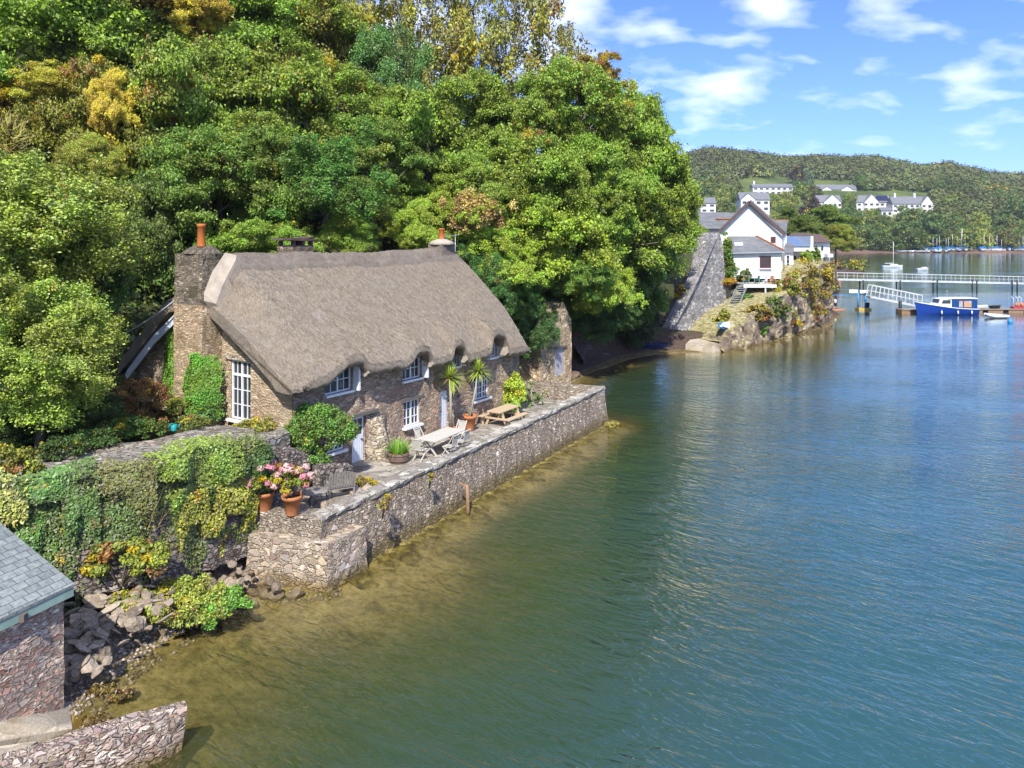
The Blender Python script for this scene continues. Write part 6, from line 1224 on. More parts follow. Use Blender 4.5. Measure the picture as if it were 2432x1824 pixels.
# pots with plants
def clay_pot(loc, r, h, label):
    o = empty('terracotta_pot', loc, 0, label, 'flower pot'); mb = MB(); mb.lathe([(r * .62, 0), (r * .9, h * .8), (r * 1.03, h * .81), (r * 1.05, h), (r * .92, h), (r * .88, h * .85), (0.0, h * .85)], (0, 0, 0), 22); mb.build('pot', M['terracotta'], o)
    mb = MB(); mb.lathe([(0, h * .88), (r * .88, h * .87)], (0, 0, 0), 16); mb.build('soil', M['soil'], o); return o
def hydrangea(loc, label, seed, pale, rad=.62):
    o = empty('hydrangea', loc, 0, label, 'hydrangea'); rs = np.random.RandomState(seed); C = ellipsoid_clumps(rs, 26, (rad, rad, rad * .75), .2, .3, -.5) + np.array([0, 0, rad * .75])
    f = foliage('leaves', C, np.full(len(C), .17), 55, .13, seed, o, flat=.7); f.color = (0.11, 0.155, 0.025, .25)
    mb = MB()
    for k in range(10): c = C[k]; mb.tube([(0, 0, -.1), (c[0] * .5, c[1] * .5, c[2] * .5), tuple(c)], .012, 5)
    mb.build('stem', M['bark'], o)
    D = ellipsoid_clumps(rs, 16, (rad * 1.08, rad * 1.08, rad * .85), .1, .85, -.2)
    for k, d in enumerate(D):
        c = d + np.array([0, 0, rad * .8]); mb = MB(); rr = rs.uniform(.10, .155); P = rand_dirs(rs, 90) * rr * (.75 + .25 * rs.rand(90, 1)); P[:, 2] *= .75; V, Q = leaf_cloud(P + c, P + rs.normal(size=P.shape) * .03, .07, rs, .9); raw_mesh('flower_head', V, Q, M['palepink' if rs.rand() < pale else 'pink'], o)
    return o
pa = atz(629, 1210, 2.13); pb = atz(694, 1221, 2.13)
clay_pot(pa, .31, .6, 'terracotta pot with a deep pink hydrangea, left of two at the terrace end'); hydrangea(pa + Vector((0, 0, .55)), 'hydrangea with deep pink heads in the left terracotta pot', 3, .25, .66)
clay_pot(pb, .335, .64, 'terracotta pot with a pale pink hydrangea, right of two at the terrace end'); hydrangea(pb + Vector((0, 0, .6)), 'hydrangea with pale pink heads in the right terracotta pot', 4, .75, .60)
def cordyline(base, pot_r, pot_h, trunk, label, plabel, seed, lean=(0, 0), R_=.85):
    clay_pot(base, pot_r, pot_h, plabel); o = empty('cordyline_palm', base + Vector((0, 0, pot_h * .86)), 0, label, 'palm'); mb = MB(); top = Vector((lean[0], lean[1], trunk)); mb.tube([(0, 0, 0), tuple(top * .5 + Vector((.03, 0, 0))), tuple(top)], [.07, .055, .06], 8); mb.build('trunk', M['palebark'], o)
    rs = np.random.RandomState(seed); mb = MB()
    for k in range(150):
        a = rs.rand() * 6.283; e = rs.uniform(-.55, 1.45); L_ = R_ * rs.uniform(.75, 1.1); d = Vector((math.cos(a) * math.cos(e), math.sin(a) * math.cos(e), math.sin(e))); side = Vector((-math.sin(a), math.cos(a), 0)); pts = []
        for t in (0, .35, .7, 1.0): p = top + d * L_ * t + Vector((0, 0, -.30 * L_ * t * t * math.cos(e))); w = .040 * (1 - t) ** .6 + .002; pts += [p - side * w, p + side * w]
        mb.add(pts, [(0, 1, 3, 2), (2, 3, 5, 4), (4, 5, 7, 6)])
    f = mb.build('leaves', M['leaf_gloss'], o, fix=False); f.color = (0.15, 0.21, 0.03, 0); vary(f, seed); return o
q1 = hw(8.75, -.72); q1.z = DECK(11) + .01; q2 = hw(10.2, -.75); q2.z = DECK(12.5) + .01
cordyline(q1, .36, .4, 2.35, 'cordyline palm with a burst of narrow leaves in front of the second cottage door', 'shallow terracotta pot at the foot of the taller cordyline', 5, (-.05, .1), .95)
cordyline(q2, .34, .75, 2.1, 'smaller cordyline palm in front of the large lower window', 'tall orange terracotta pot at the end of the dining table', 6, (.40, .60), .8)
# half barrel planter
hb = on_deck(947, 1097); o = empty('half_barrel', hb, 0, 'brown wooden half-barrel planter beside the cream buttress', 'planter'); mb = MB(); mb.lathe([(.36, 0), (.42, .2), (.43, .4), (.40, .42), (.38, .36), (0, .36)], (0, 0, 0), 22); mb.build('tub', M['barrel'], o)
mb = MB(); mb.lathe([(.415, .10), (.425, .10), (.43, .15), (.42, .15)], (0, 0, 0), 22); mb.lathe([(.435, .30), (.44, .30), (.443, .35), (.436, .35)], (0, 0, 0), 22); mb.build('hoop', M['lintel'], o)
o = empty('agapanthus', hb + Vector((0, 0, .36)), 0, 'bright green strappy plant filling the half-barrel planter', 'plant'); rs = np.random.RandomState(8); mb = MB()
for k in range(260):
    a = rs.rand() * 6.283; e = rs.uniform(.5, 1.5); L_ = rs.uniform(.45, .75); r0 = .28 * math.sqrt(rs.rand()); b = Vector((r0 * math.cos(a), r0 * math.sin(a), 0)); d = Vector((math.cos(a) * math.cos(e), math.sin(a) * math.cos(e), math.sin(e))); sd_ = Vector((-math.sin(a), math.cos(a), 0)); pts = []
    for t in (0, .5, 1.0): p = b + d * L_ * t + Vector((0, 0, -.35 * L_ * t * t * math.cos(e))); w = .02 * (1 - t * .85); pts += [p - sd_ * w, p + sd_ * w]
    mb.add(pts, [(0, 1, 3, 2), (2, 3, 5, 4)])
f = mb.build('leaves', M['leaf'], o, fix=False); f.color = (0.09, 0.20, 0.02, 0); vary(f, 4, 2)
# teal can in the garden
p = atz(413, 1022, 4.3); o = empty('watering_can', p, .5, 'small teal watering can on the garden bed left of the chimney', 'watering can'); o.scale = (.75, .75, .75); mb = MB(); mb.lathe([(.13, 0), (.14, .26), (.11, .28), (.09, .2)], (0, 0, 0), 12); mb.build('body', M['teal'], o); mb = MB(); mb.tube([(.12, 0, .06), (.3, 0, .3)], .025, 6); mb.build('spout', M['teal'], o); mb = MB(); mb.tube([(-.13, 0, .05), (-.26, 0, .2), (-.1, 0, .36), (.05, 0, .3)], .018, 6); mb.build('handle', M['teal'], o)
# ---------------------------------------------------------------- trees
def tree_proto(seed, nb, ncl, per, leaf, brad, crad, flat, rad=(4, 4, 4), inner=.4, low=-.7, mat='leaf', up=.55, shell=.5, limbs=9, bark='bark', trunk=.26, reach=.85):
    """boughs on a lumpy envelope, sprays round each bough, leaves round each spray; sizes vary at every step"""
    rs = np.random.RandomState(seed); B = ellipsoid_clumps(rs, nb, rad, .30, inner, low); nb = len(B); br = brad * np.exp(rs.normal(size=nb) * .32); k = np.repeat(np.arange(nb), np.maximum(3, (ncl * (br / brad) ** 1.6 * (.6 + .8 * rs.rand(nb))).astype(int)))
    D = rand_dirs(rs, len(k)); D[:, 2] = np.where(D[:, 2] < -.35, -D[:, 2], D[:, 2]); off = D * (br[k] * (.35 + .85 * rs.rand(len(k)) ** .6))[:, None]; off[:, 2] *= flat; C = B[k] + off
    C[:, 2] -= (.10 if flat < .85 else .02) * (np.hypot(off[:, 0], off[:, 1])) ** 1.5                                 # spray tips droop
    r = crad * np.exp(rs.normal(size=len(C)) * .38); rs2 = np.random.RandomState(seed + 50); num = np.maximum(12, (per * (r / crad) ** 1.7)).astype(int); kk = np.repeat(np.arange(len(C)), num)
    d2 = rand_dirs(rs2, len(kk)); o2 = d2 * (r[kk] * (shell + (1 - shell) * rs2.rand(len(kk))) * rs2.rand(len(kk)) ** .3)[:, None]; o2[:, 2] *= (.62 if flat < .85 else 1.05); P = C[kk] + o2 + (rs2.normal(size=d2.shape) * .22) * (rs2.rand(len(kk), 1) < .22)
    Nn = d2 * .55 + rs2.normal(size=d2.shape) * .95 + P / np.maximum(np.linalg.norm(P, axis=1, keepdims=True), .1) * .3; Nn[:, 2] += up
    V, Q = leaf_cloud(P, Nn, leaf, rs2, .58, jit=.5); cb = rs2.rand(nb); cv = np.clip(.72 * cb[k] + .28 * rs2.rand(len(C)), 0, 1)
    f = raw_mesh('crown', V, Q, M[mat], None, {'lv': rs2.rand(len(P)), 'cv': cv[kk]}); f['ext'] = float(np.percentile(np.abs(P[:, 0]), 98.5)); f['top'] = float(np.percentile(P[:, 2], 99.3))
    mb = MB(); mb.tube([(.1, .05, -17), (0, 0, -6.5), (.15, .1, -4.5), (0, 0, -2), (.1, -.1, .5), (0, .1, 2.2)], [trunk * 1.2, trunk, trunk * .85, trunk * .7, trunk * .5, trunk * .25], 8)
    for c in (B if limbs >= nb else B[rs.choice(nb, limbs, False)]):
        z0 = rs.uniform(-3.2, .8); c = c * reach; mid = np.array([c[0] * .5, c[1] * .5, z0 + (c[2] - z0) * .4]); mb.tube([(0, 0, z0), tuple(mid), tuple(c)], [trunk * .42, trunk * .28, trunk * .1], 6)
        if limbs > 30:
            for _ in range(2): e = c + rand_dirs(rs, 1)[0] * .9; mb.tube([tuple(c), tuple(e)], [trunk * .1, trunk * .05], 4)
    t = mb.build('trunk', M[bark]); return f, t
PROTO = {
 'broad': tree_proto(1, 36, 12, 165, .175, 1.2, .55, .62), 'broad2': tree_proto(2, 30, 14, 165, .17, 1.35, .55, .6), 'broad3': tree_proto(12, 44, 10, 165, .175, 1.05, .56, .7),
 'layer': tree_proto(3, 36, 13, 165, .175, 1.25, .53, .48, up=.75), 'layer2': tree_proto(4, 30, 15, 165, .17, 1.35, .53, .5, up=.75),
 'laurel': tree_proto(5, 66, 11, 130, .145, .85, .44, 1.5, mat='leaf_gloss', inner=.62, low=-.95), 'laurel2': tree_proto(6, 58, 12, 130, .145, .95, .44, 1.6, mat='leaf_gloss', inner=.6, low=-.95),
 'airy': tree_proto(7, 44, 4, 52, .20, .8, .5, .9, inner=.2, limbs=99, bark='palebark', trunk=.12, low=-.95, reach=1.0), 'airy2': tree_proto(8, 48, 4, 48, .20, .75, .48, .9, inner=.2, limbs=99, bark='palebark', trunk=.11, low=-.95, reach=1.0),
 'feather': tree_proto(9, 42, 10, 120, .17, .95, .46, 1.35, rad=(4, 4, 4.4), up=.25, inner=.5),
}
used = set()
def tree(kind, px, py, d, rx, ry, col, turned, label, group='woodland trees on the bank', depth=None, cat='tree', name='woodland_tree', twist=None):
    c = atd(px, py, d); r = rx / FPX * d; rz = ry / FPX * d; zb = min(gz(c.x, c.y), c.z - rz * .7)
    root = empty(name, (c.x, c.y, zb), 0, label, cat, group); f, t = PROTO[kind]
    if kind in used: f, t = f.copy(), t.copy(); COL.objects.link(f); COL.objects.link(t)
    used.add(kind); a = rnd.uniform(0, 6.28) if twist is None else twist; s = r / f['ext']; kz = rz / f['top']
    f.parent = root; f.location = (0, 0, c.z - zb); f.scale = (s, s, kz); f.rotation_euler = (0, 0, a); f.color = (*col, turned)
    t.parent = root; t.location = (0, 0, c.z - zb); t.scale = (s, s, kz); t.rotation_euler = (0, 0, a)
    if px > 1150 and d < 80 and c.x < 16:      # these lean out over the water from higher up the bank
        bx, by = c.x - 6.5, c.y + 3.6; bz = min(gz(bx, by), c.z - 2); v_ = Vector((bx - c.x, by - c.y, bz - c.z)); root.location = (bx, by, bz); f.location = t.location = -v_
        t.rotation_mode = 'QUATERNION'; t.rotation_quaternion = (-v_).to_track_quat('Z', 'Y')
    return root
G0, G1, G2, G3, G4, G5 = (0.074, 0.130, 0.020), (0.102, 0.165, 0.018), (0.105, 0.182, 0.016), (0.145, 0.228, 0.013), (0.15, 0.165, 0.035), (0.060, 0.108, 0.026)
T_ = [
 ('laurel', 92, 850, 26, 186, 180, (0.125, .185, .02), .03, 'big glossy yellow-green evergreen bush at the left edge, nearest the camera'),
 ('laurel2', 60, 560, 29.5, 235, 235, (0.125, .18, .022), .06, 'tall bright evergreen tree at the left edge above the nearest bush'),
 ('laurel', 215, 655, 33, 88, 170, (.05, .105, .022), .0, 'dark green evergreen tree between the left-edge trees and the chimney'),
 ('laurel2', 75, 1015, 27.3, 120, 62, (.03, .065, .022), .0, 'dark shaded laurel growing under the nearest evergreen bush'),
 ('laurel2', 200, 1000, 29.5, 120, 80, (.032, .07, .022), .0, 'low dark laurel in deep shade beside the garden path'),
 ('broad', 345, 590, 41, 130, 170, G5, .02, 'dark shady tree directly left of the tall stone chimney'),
 ('broad2', 480, 470, 44, 150, 150, G0, .06, 'dark green tree behind the orange pot of the near chimney'),
 ('broad3', 555, 600, 42, 85, 72, G2, .05, 'low leafy tree showing just above the ridge right of the near chimney'),
 ('broad', 640, 450, 45, 140, 140, G0, .12, 'dark tree with a hanging russet branch above the middle chimney'),
 ('feather', 775, 460, 45, 140, 150, (.052, .125, .026), .0, 'dense mid-green feathery tree above the right half of the ridge'),
 ('broad2', 815, 580, 45, 75, 66, G2, .0, 'low bright shrub-like tree just above the ridge left of the dark gap'),
 ('broad3', 690, 595, 43, 80, 66, G2, .04, 'low green tree behind the slab-capped middle chimney'),
 ('layer2', 990, 555, 49, 85, 75, G3, .02, 'lime green young tree rising behind the far chimney pot'),
 ('layer', 1080, 520, 51, 85, 70, G3, .1, 'lime green tree right of the far chimney and the aerial'),
 ('broad', 235, 340, 46, 150, 190, (.12, .15, .02), .34, 'tree turning bright yellow, upper left above the nearest evergreens'),
 ('broad2', 105, 330, 48, 160, 150, (.075, .11, .03), .36, 'tree with many rusty brown sprays at the upper left'),
 ('broad3', 385, 320, 48, 150, 180, G1, .16, 'green tree with scattered yellow sprays, left of centre on the bank'),
 ('broad', 520, 280, 51, 160, 170, G1, .15, 'olive green tree above and behind the near chimney'),
 ('layer', 665, 300, 53, 160, 160, G1, .14, 'green tree with a few russet sprays, middle of the bank'),
 ('feather', 775, 260, 55, 140, 150, G1, .06, 'soft green tree high on the bank left of the sky gap'),
 ('broad2', 890, 400, 53, 120, 120, G0, .02, 'dark green tree beside the black gap in the middle of the wood'),
 ('broad3', 50, 90, 52, 240, 190, G2, .02, 'wide fresh green tree filling the top left corner'),
 ('broad2', 260, 90, 57, 200, 170, G1, .05, 'dark green tree at the top edge, second from the left corner'),
 ('layer', 430, 60, 60, 190, 150, (.14, .17, .02), .42, 'yellow-crowned tree at the top edge above the chimney'),
 ('broad', 610, 90, 62, 190, 160, G2, .04, 'green tree at the top edge, left of the bare-branched ones'),
 ('broad3', 750, 130, 64, 130, 150, G4, .08, 'olive tree at the top edge beside the first patch of sky'),
 ('laurel', 915, 230, 60, 100, 160, (.05, .115, .03), .0, 'narrow dark green tree standing up against the sky gap'),
 ('airy', 845, 110, 67, 110, 180, G4, .1, 'thin-leaved tree with bare twigs left of the sky gap'),
 ('airy2', 980, 120, 68, 130, 200, G4, .1, 'tall thin olive tree with sky showing through, left of three'),
 ('airy', 1090, 110, 70, 140, 210, G4, .12, 'tall thin olive tree with sky showing through, middle of three'),
 ('airy2', 1215, 110, 70, 120, 190, (.13, .15, .03), .16, 'tall thin olive tree with sky showing through, right of three'),
 ('airy', 1330, 200, 70, 90, 140, G4, .1, 'thin olive tree at the top of the wood where the skyline drops'),
 ('layer', 1015, 330, 58, 130, 130, G2, .03, 'fresh green tree right of the black gap in the wood'),
 ('broad', 1130, 310, 60, 130, 130, G1, .06, 'olive-green tree below the thin skyline trees'),
 ('layer2', 1255, 320, 61, 130, 130, G1, .10, 'mid green tree in the centre of the right-hand wood'),
 ('broad2', 1375, 300, 63, 130, 140, G1, .08, 'rounded green tree right of centre on the skyline slope'),
 ('broad3', 1475, 340, 66, 105, 140, G2, .06, 'leafy tree on the right-hand skyline slope'),
 ('layer', 1412, 195, 67, 64, 66, (.16, .14, .02), .5, 'tree top turning orange-yellow at the crest of the right-hand wood'),
 ('broad2', 1525, 330, 69, 62, 105, G1, .06, 'outermost rounded tree leaning against the blue sky'),
 ('layer2', 1130, 470, 55, 130, 100, G1, .05, 'green tree behind the dry brown thicket'),
 ('layer', 1275, 460, 57, 130, 110, G2, .05, 'tree with flat tiers of leaves in the middle right of the wood'),
 ('layer2', 1400, 440, 61, 140, 120, G2, .08, 'tree with a yellow patch in its crown, right of the tiered one'),
 ('layer', 1535, 450, 67, 120, 125, G2, .05, 'large tree overhanging towards the white gabled house'),
 ('broad', 1605, 490, 83, 66, 105, G1, .03, 'last tree of the wood, beside the tall grey wall'),
 ('layer2', 1180, 640, 52, 130, 95, G3, .02, 'bright lime green tree right behind the far end of the roof'),
 ('layer', 1325, 600, 58, 150, 120, G3, .02, 'bright lime green tree above the stone outhouse'),
 ('layer2', 1430, 690, 59, 105, 95, G3, .03, 'bright lime green tree overhanging the purple rock face'),
 ('layer', 1490, 560, 63, 130, 110, G1, .04, 'mid green tree between the lime green ones and the grey wall'),
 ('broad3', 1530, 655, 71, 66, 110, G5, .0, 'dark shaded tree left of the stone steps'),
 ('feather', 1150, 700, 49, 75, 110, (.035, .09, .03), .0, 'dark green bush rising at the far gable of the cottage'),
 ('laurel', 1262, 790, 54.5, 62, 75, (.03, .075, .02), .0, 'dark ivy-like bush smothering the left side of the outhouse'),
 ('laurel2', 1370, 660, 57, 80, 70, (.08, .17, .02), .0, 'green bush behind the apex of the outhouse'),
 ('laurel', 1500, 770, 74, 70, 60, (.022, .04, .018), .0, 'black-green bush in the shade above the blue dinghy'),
] + [(kd, px, py, d, rx, ry, c_, 0.03, lb) for kd, px, py, d, rx, ry, c_, lb in [
 ('laurel', 1410, 770, 61.5, 60, 48, (.03, .07, .02), 'low dark bush above the purple rock, right of the outhouse'), ('laurel2', 1460, 752, 65, 60, 55, (.035, .08, .022), 'dark evergreen bush on the bank above the rock ledge'),
 ('layer', 1505, 725, 71, 55, 60, (.05, .11, .022), 'drooping green bush beside the stone steps'), ('broad', 1330, 730, 60, 60, 60, (.05, .11, .022), 'shaded green bush right behind the outhouse'),
 ('broad2', 1215, 730, 55, 70, 80, (.045, .10, .022), 'dark bush between the cottage gable and the outhouse'), 
 ('broad3', 1560, 560, 77, 80, 90, G1, 'green tree low on the right edge of the wood'), ('layer', 1240, 560, 56, 110, 90, G3, 'bright yellow-green tree just right of the dry thicket'),
 ('layer2', 1370, 540, 60, 120, 90, G2, 'fresh green tree in the middle of the right-hand wood'), ('broad', 960, 470, 55, 80, 70, G2, 'leafy tree under the black gap of the wood'),
 ('feather', 860, 500, 50, 80, 90, G0, 'dark tree behind the right half of the thatch ridge'), ('broad', 430, 190, 67, 150, 150, G0, 'dark tree deep in the wood behind the yellow-crowned one'), ('broad2', 700, 190, 69, 130, 150, G0, 'dark tree deep in the wood left of the sky gap'), ('broad', 560, 240, 65, 130, 140, G0, 'dark tree deep in the middle of the bank'), ('broad2', 150, 130, 65, 170, 170, G1, 'green tree deep in the wood near the top left corner'), ('broad3', 800, 310, 65, 120, 130, G0, 'dark tree deep in the wood right of the middle'), ('broad', 1010, 420, 66, 110, 110, G0, 'dark tree deep in the wood behind the far chimney'), ('layer2', 265, 265, 44.5, 62, 95, (.30, .27, .02), 'narrow tree turned almost wholly bright yellow, upper left of the chimney'), ('broad', 470, 40, 57, 80, 70, (.28, .26, .02), 'bright yellow tree crown at the very top edge'), ('layer', 410, 235, 46.5, 50, 70, (.26, .25, .02), 'slim yellow tree behind the pot of the near chimney'), ('broad3', 130, 200, 46, 80, 50, (.22, .23, .02), 'yellow-green tree crown near the top left corner'), ('laurel', 215, 395, 41, 70, 75, (.16, .19, .02), 'yellow-green tree below the bright yellow one'), ('broad3', 660, 210, 55, 75, 60, (.16, .19, .02), 'yellow-green tree top in the middle of the bank'), ('layer', 905, 300, 56, 70, 80, G2, 'fresh green tree below the narrow dark one at the sky gap'), ('broad2', 590, 380, 48, 120, 110, G1, 'green tree with yellowing sprays directly above the near chimney')]]
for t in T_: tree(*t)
# dry brown thicket in the wood, and the dead bush by the path
def bush(name, label, c, rad, ncl, per, leaf, crad, col, turned, seed, cat='bush', mat='leaf', flat=.7, inner=.55, group=None, low=-.6, stems=6, lump=.2, up=.5):
    o = empty(name, (c[0], c[1], c[2] - rad[2] * .8), 0, label, cat, group); rs = np.random.RandomState(seed); C = ellipsoid_clumps(rs, ncl, rad, lump, inner, low) + np.array([0, 0, rad[2] * .8])
    f = foliage('leaves', C, crad * (0.75 + .5 * rs.rand(len(C))), per, leaf, seed, o, mat, flat=flat, up=up); f.color = (*col, turned)
    if stems:
        mb = MB()
        for k in range(stems): p = C[k]; mb.tube([(p[0] * .1, p[1] * .1, -.3), (p[0] * .5, p[1] * .5, p[2] * .5), tuple(p)], .03, 5)
        mb.build('stem', M['bark'], o)
    return o
def scrub(name, label, c, rad, n_, col, seed, w=.012, L_=(.4, .9)):
    """dry stalks"""
    o = empty(name, (c[0], c[1], c[2] - rad[2]), 0, label, 'bush'); rs = np.random.RandomState(seed); P = rand_dirs(rs, n_) * (.5 + .5 * rs.rand(n_, 1)) * np.array(rad); D = P / np.array(rad) + rs.normal(size=P.shape) * .5 + np.array([0, 0, .6]); D /= np.linalg.norm(D, axis=1, keepdims=True); Ls = rs.uniform(*L_, n_)[:, None]
    S = np.cross(D, rand_dirs(rs, n_)); S /= np.linalg.norm(S, axis=1, keepdims=True); P = P + np.array([0, 0, rad[2]])
    V = np.stack([P - S * w, P + S * w, P + D * Ls + S * w * .3, P + D * Ls - S * w * .3], 1).reshape(-1, 3); f = raw_mesh('stalks', V, np.arange(n_ * 4).reshape(-1, 4), M['leaf_dry'], o, {'lv': rs.rand(n_), 'cv': rs.rand(n_)}); f.color = (*col, 0); return o
bush('dry_thicket', 'dry straw-brown thicket hanging in the middle of the wood', atd(1125, 505, 49.5), (1.9, 1.0, 1.0), 70, 110, .17, .42, (.21, .165, .095), 0, 3, 'bush', 'leaf_dry', 1.2, .3, None, -.9, 14, .5)
cb_ = atd(333, 950, 30.5); o = bush('dead_hydrangea', 'rounded russet-brown dead bush left of the chimney foot', cb_, (1.05, 1.0, .85), 90, 120, .07, .24, (.125, .078, .05), .0, 12, 'bush', 'leaf_dry')
scrub('dry_grass', 'pale dry seed heads standing at the left edge above the evergreen', atd(10, 330, 34), (.9, .9, 1.1), 260, (.26, .24, .12), 5, .009, (.3, .8))
# clipped climbers on the cottage
def wall_climber(name, label, a_of, pts_fn, n_, leaf, col, seed, turned=0.0, cat='climber', mat='leaf'):
    rs = np.random.RandomState(seed); P, Nn, cv = pts_fn(rs, n_); V, Q = leaf_cloud(P, Nn, leaf, rs); o = raw_mesh(name, V, Q, M[mat], None, {'lv': rs.rand(len(P)), 'cv': cv}); o.color = (*col, turned); o.location = (0, 0, 0); return tag(o, label, cat)
def dome_on_gable(b0, b1, z0, z1, th):
    def fn(rs, n_):
        b = rs.uniform(b0, b1, n_); z = rs.uniform(z0, z1, n_); x = (2 * b - b0 - b1) / (b1 - b0); zt = np.clip((z - z0) / (z1 - z0), 0, 1); lim = np.where(zt > .5, np.sqrt(np.clip(1 - ((zt - .5) / .5) ** 2, 0, 1)), .86 + .28 * zt) * (.9 + .2 * vnoise(z * 2.5, b * 0 + 3, 1, 6)); m = np.abs(x) < lim * (1 - .03 * rs.rand(n_)); b, z, x, lim = b[m], z[m], x[m], lim[m]
        prof = th * np.sqrt(np.clip(1 - (x / np.maximum(lim, .05)) ** 4, 0, 1)) * (.85 + .25 * vnoise(b * 3, z * 3, 1, 4)); a = -prof * rs.uniform(.75, 1.05, len(b))
        P = np.stack([HA.x + a * .5495 - b * .8355, HA.y + a * .8355 + b * .5495, z], 1); Nn = np.stack([-.5495 + x * -.6 * .8355, -.8355 + x * .6 * .5495, .35 + 0 * z], 1) + rs.normal(size=P.shape) * .45; return P, Nn, vnoise(b * 4, z * 4, 1, 9)
    return fn
wall_climber('clipped_climber', 'rounded clipped green climber between the chimney and the french window', 0, dome_on_gable(3.72, 5.25, 4.1, 6.72, 1.25), 22000, .085, (.07, .17, .02), 4)
wall_climber('wall_climber', 'green climber on the gable wall left of the big chimney', 0, dome_on_gable(6.2, 8.1, 4.1, 7.6, .35), 11000, .095, (.08, .18, .02), 5)
bush('clipped_shrub', 'large clipped dark green dome of shrub against the front wall by the white door', hw(.75, -.62, 4.02), (1.22, .72, .92), 190, 120, .085, .24, (.06, .135, .02), .03, 14, 'shrub', 'leaf_gloss', .9, .8, None, -.5, 8, .10)
bush('clipped_shrub', 'leafy lower skirt of the clipped dome, in front of the small window', hw(.3, -.6, 2.85), (.75, .5, .8), 70, 120, .085, .22, (.055, .125, .02), .0, 15, 'shrub', 'leaf_gloss', .9, .7, None, -.95, 4, .12)
bush('garden_bush', 'small yellow-green bush at the foot of the chimney', atd(425, 965, 30), (.45, .4, .35), 30, 90, .08, .18, (.11, .14, .025), .1, 16)
bush('garden_bush', 'dark low plant under the clipped climber', atd(492, 990, 29.6), (.4, .35, .25), 24, 90, .08, .16, (.04, .1, .03), 0, 17)
bush('yellow_climber', 'yellow-green climbing shrub at the far corner of the cottage front', hw(14.55, -.45, 2.95), (.55, .45, 1.05), 60, 110, .10, .26, (.20, .27, .02), .05, 18, 'climber', 'leaf', .9)
bush('yellow_shrub', 'rounded yellow-green shrub at the foot of the yellow climber', hw(14.0, -.6, 2.25), (.5, .45, .4), 30, 100, .09, .2, (.14, .25, .02), .0, 19)
bush('shore_bush', 'sprawling green and russet bush on the shore below the ivy wall', atz(412, 1432, .72), (1.75, .9, .44), 210, 95, .085, .22, (.15, .20, .045), .14, 20, 'bush', 'leaf', .75, .5, None, -.5, 10, .3)
bush('shore_bush', 'glossy greener right-hand end of growth on the shore rocks', atz(520, 1436, .6), (.7, .6, .36), 80, 100, .09, .2, (.08, .19, .02), .02, 21, 'bush', 'leaf_gloss', .75, .5, None, -.5, 4, .3)
bush('shore_bush', 'low yellowing growth between the boathouse roof and the shore rocks', atz(200, 1290, 1.6), (1.3, .8, .45), 60, 120, .12, .3, (.13, .17, .03), .2, 22, 'bush', 'leaf', .7, .5, None, -.5, 4, .3)
for px, py, s_, lb in ((1020, 1132, .16, 'little rusty fern on top of the sea wall'), (908, 1202, .16, 'tuft of pale green fern on the sea wall face'), (920, 1185, .13, 'dark weed tucked under the sea wall coping')):
    p = atz(px, py, 2.1); bush('wall_fern', lb, (p.x, p.y, p.z), (s_, s_, s_), 8, 45, .07, .1, (.13, .15, .03), .25, int(px), 'fern', stems=2)
bush('garden_plant', 'green and rusty plants along the top of the garden wall by the french window', hw(-.8, 1.2, 4.1), (.9, .7, .28), 46, 90, .10, .22, (.13, .16, .03), .25, 23)
bush('stone_plant', 'mossy plant on the stones right of the slatted chair', on_deck(862, 1160) + Vector((0, 0, .15)), (.45, .4, .22), 26, 80, .07, .15, (.12, .12, .03), .2, 24)
for k, (px, py, s_) in enumerate([(845, 1172, .42), (875, 1165, .34), (830, 1150, .38), (862, 1150, .3), (812, 1165, .3), (735, 1178, .34), (720, 1205, .3), (770, 1205, .3), (790, 1200, .26)]):
    p = on_deck(px, py); o = rock(rk_blk[k % 4], p.x, p.y, s_, p.z + .05, 'dark garden stone on the terrace round the slatted chair', 'stones round the slatted chair')

for px, py, w_, lb in ((238, 1648, .3, 'dark clump of seaweed in the shallows off the boathouse corner'), (285, 1660, .28, 'brown seaweed clump right of the dark one in the shallows'), (225, 1722, .28, 'seaweed clump against the slipway side wall'), (1452, 1012, .7, 'yellow-green weed trailing from the far corner of the sea wall')):
    p = atz(px, py, -.06); bush('seaweed_clump', lb, (p.x, p.y, p.z + .1), (w_, w_ * .7, .07), 26, 50, .08, .10, (.075, .055, .02) if px < 1000 else (.16, .15, .03), .0, int(px + py), 'seaweed', 'leaf_gloss', stems=0)
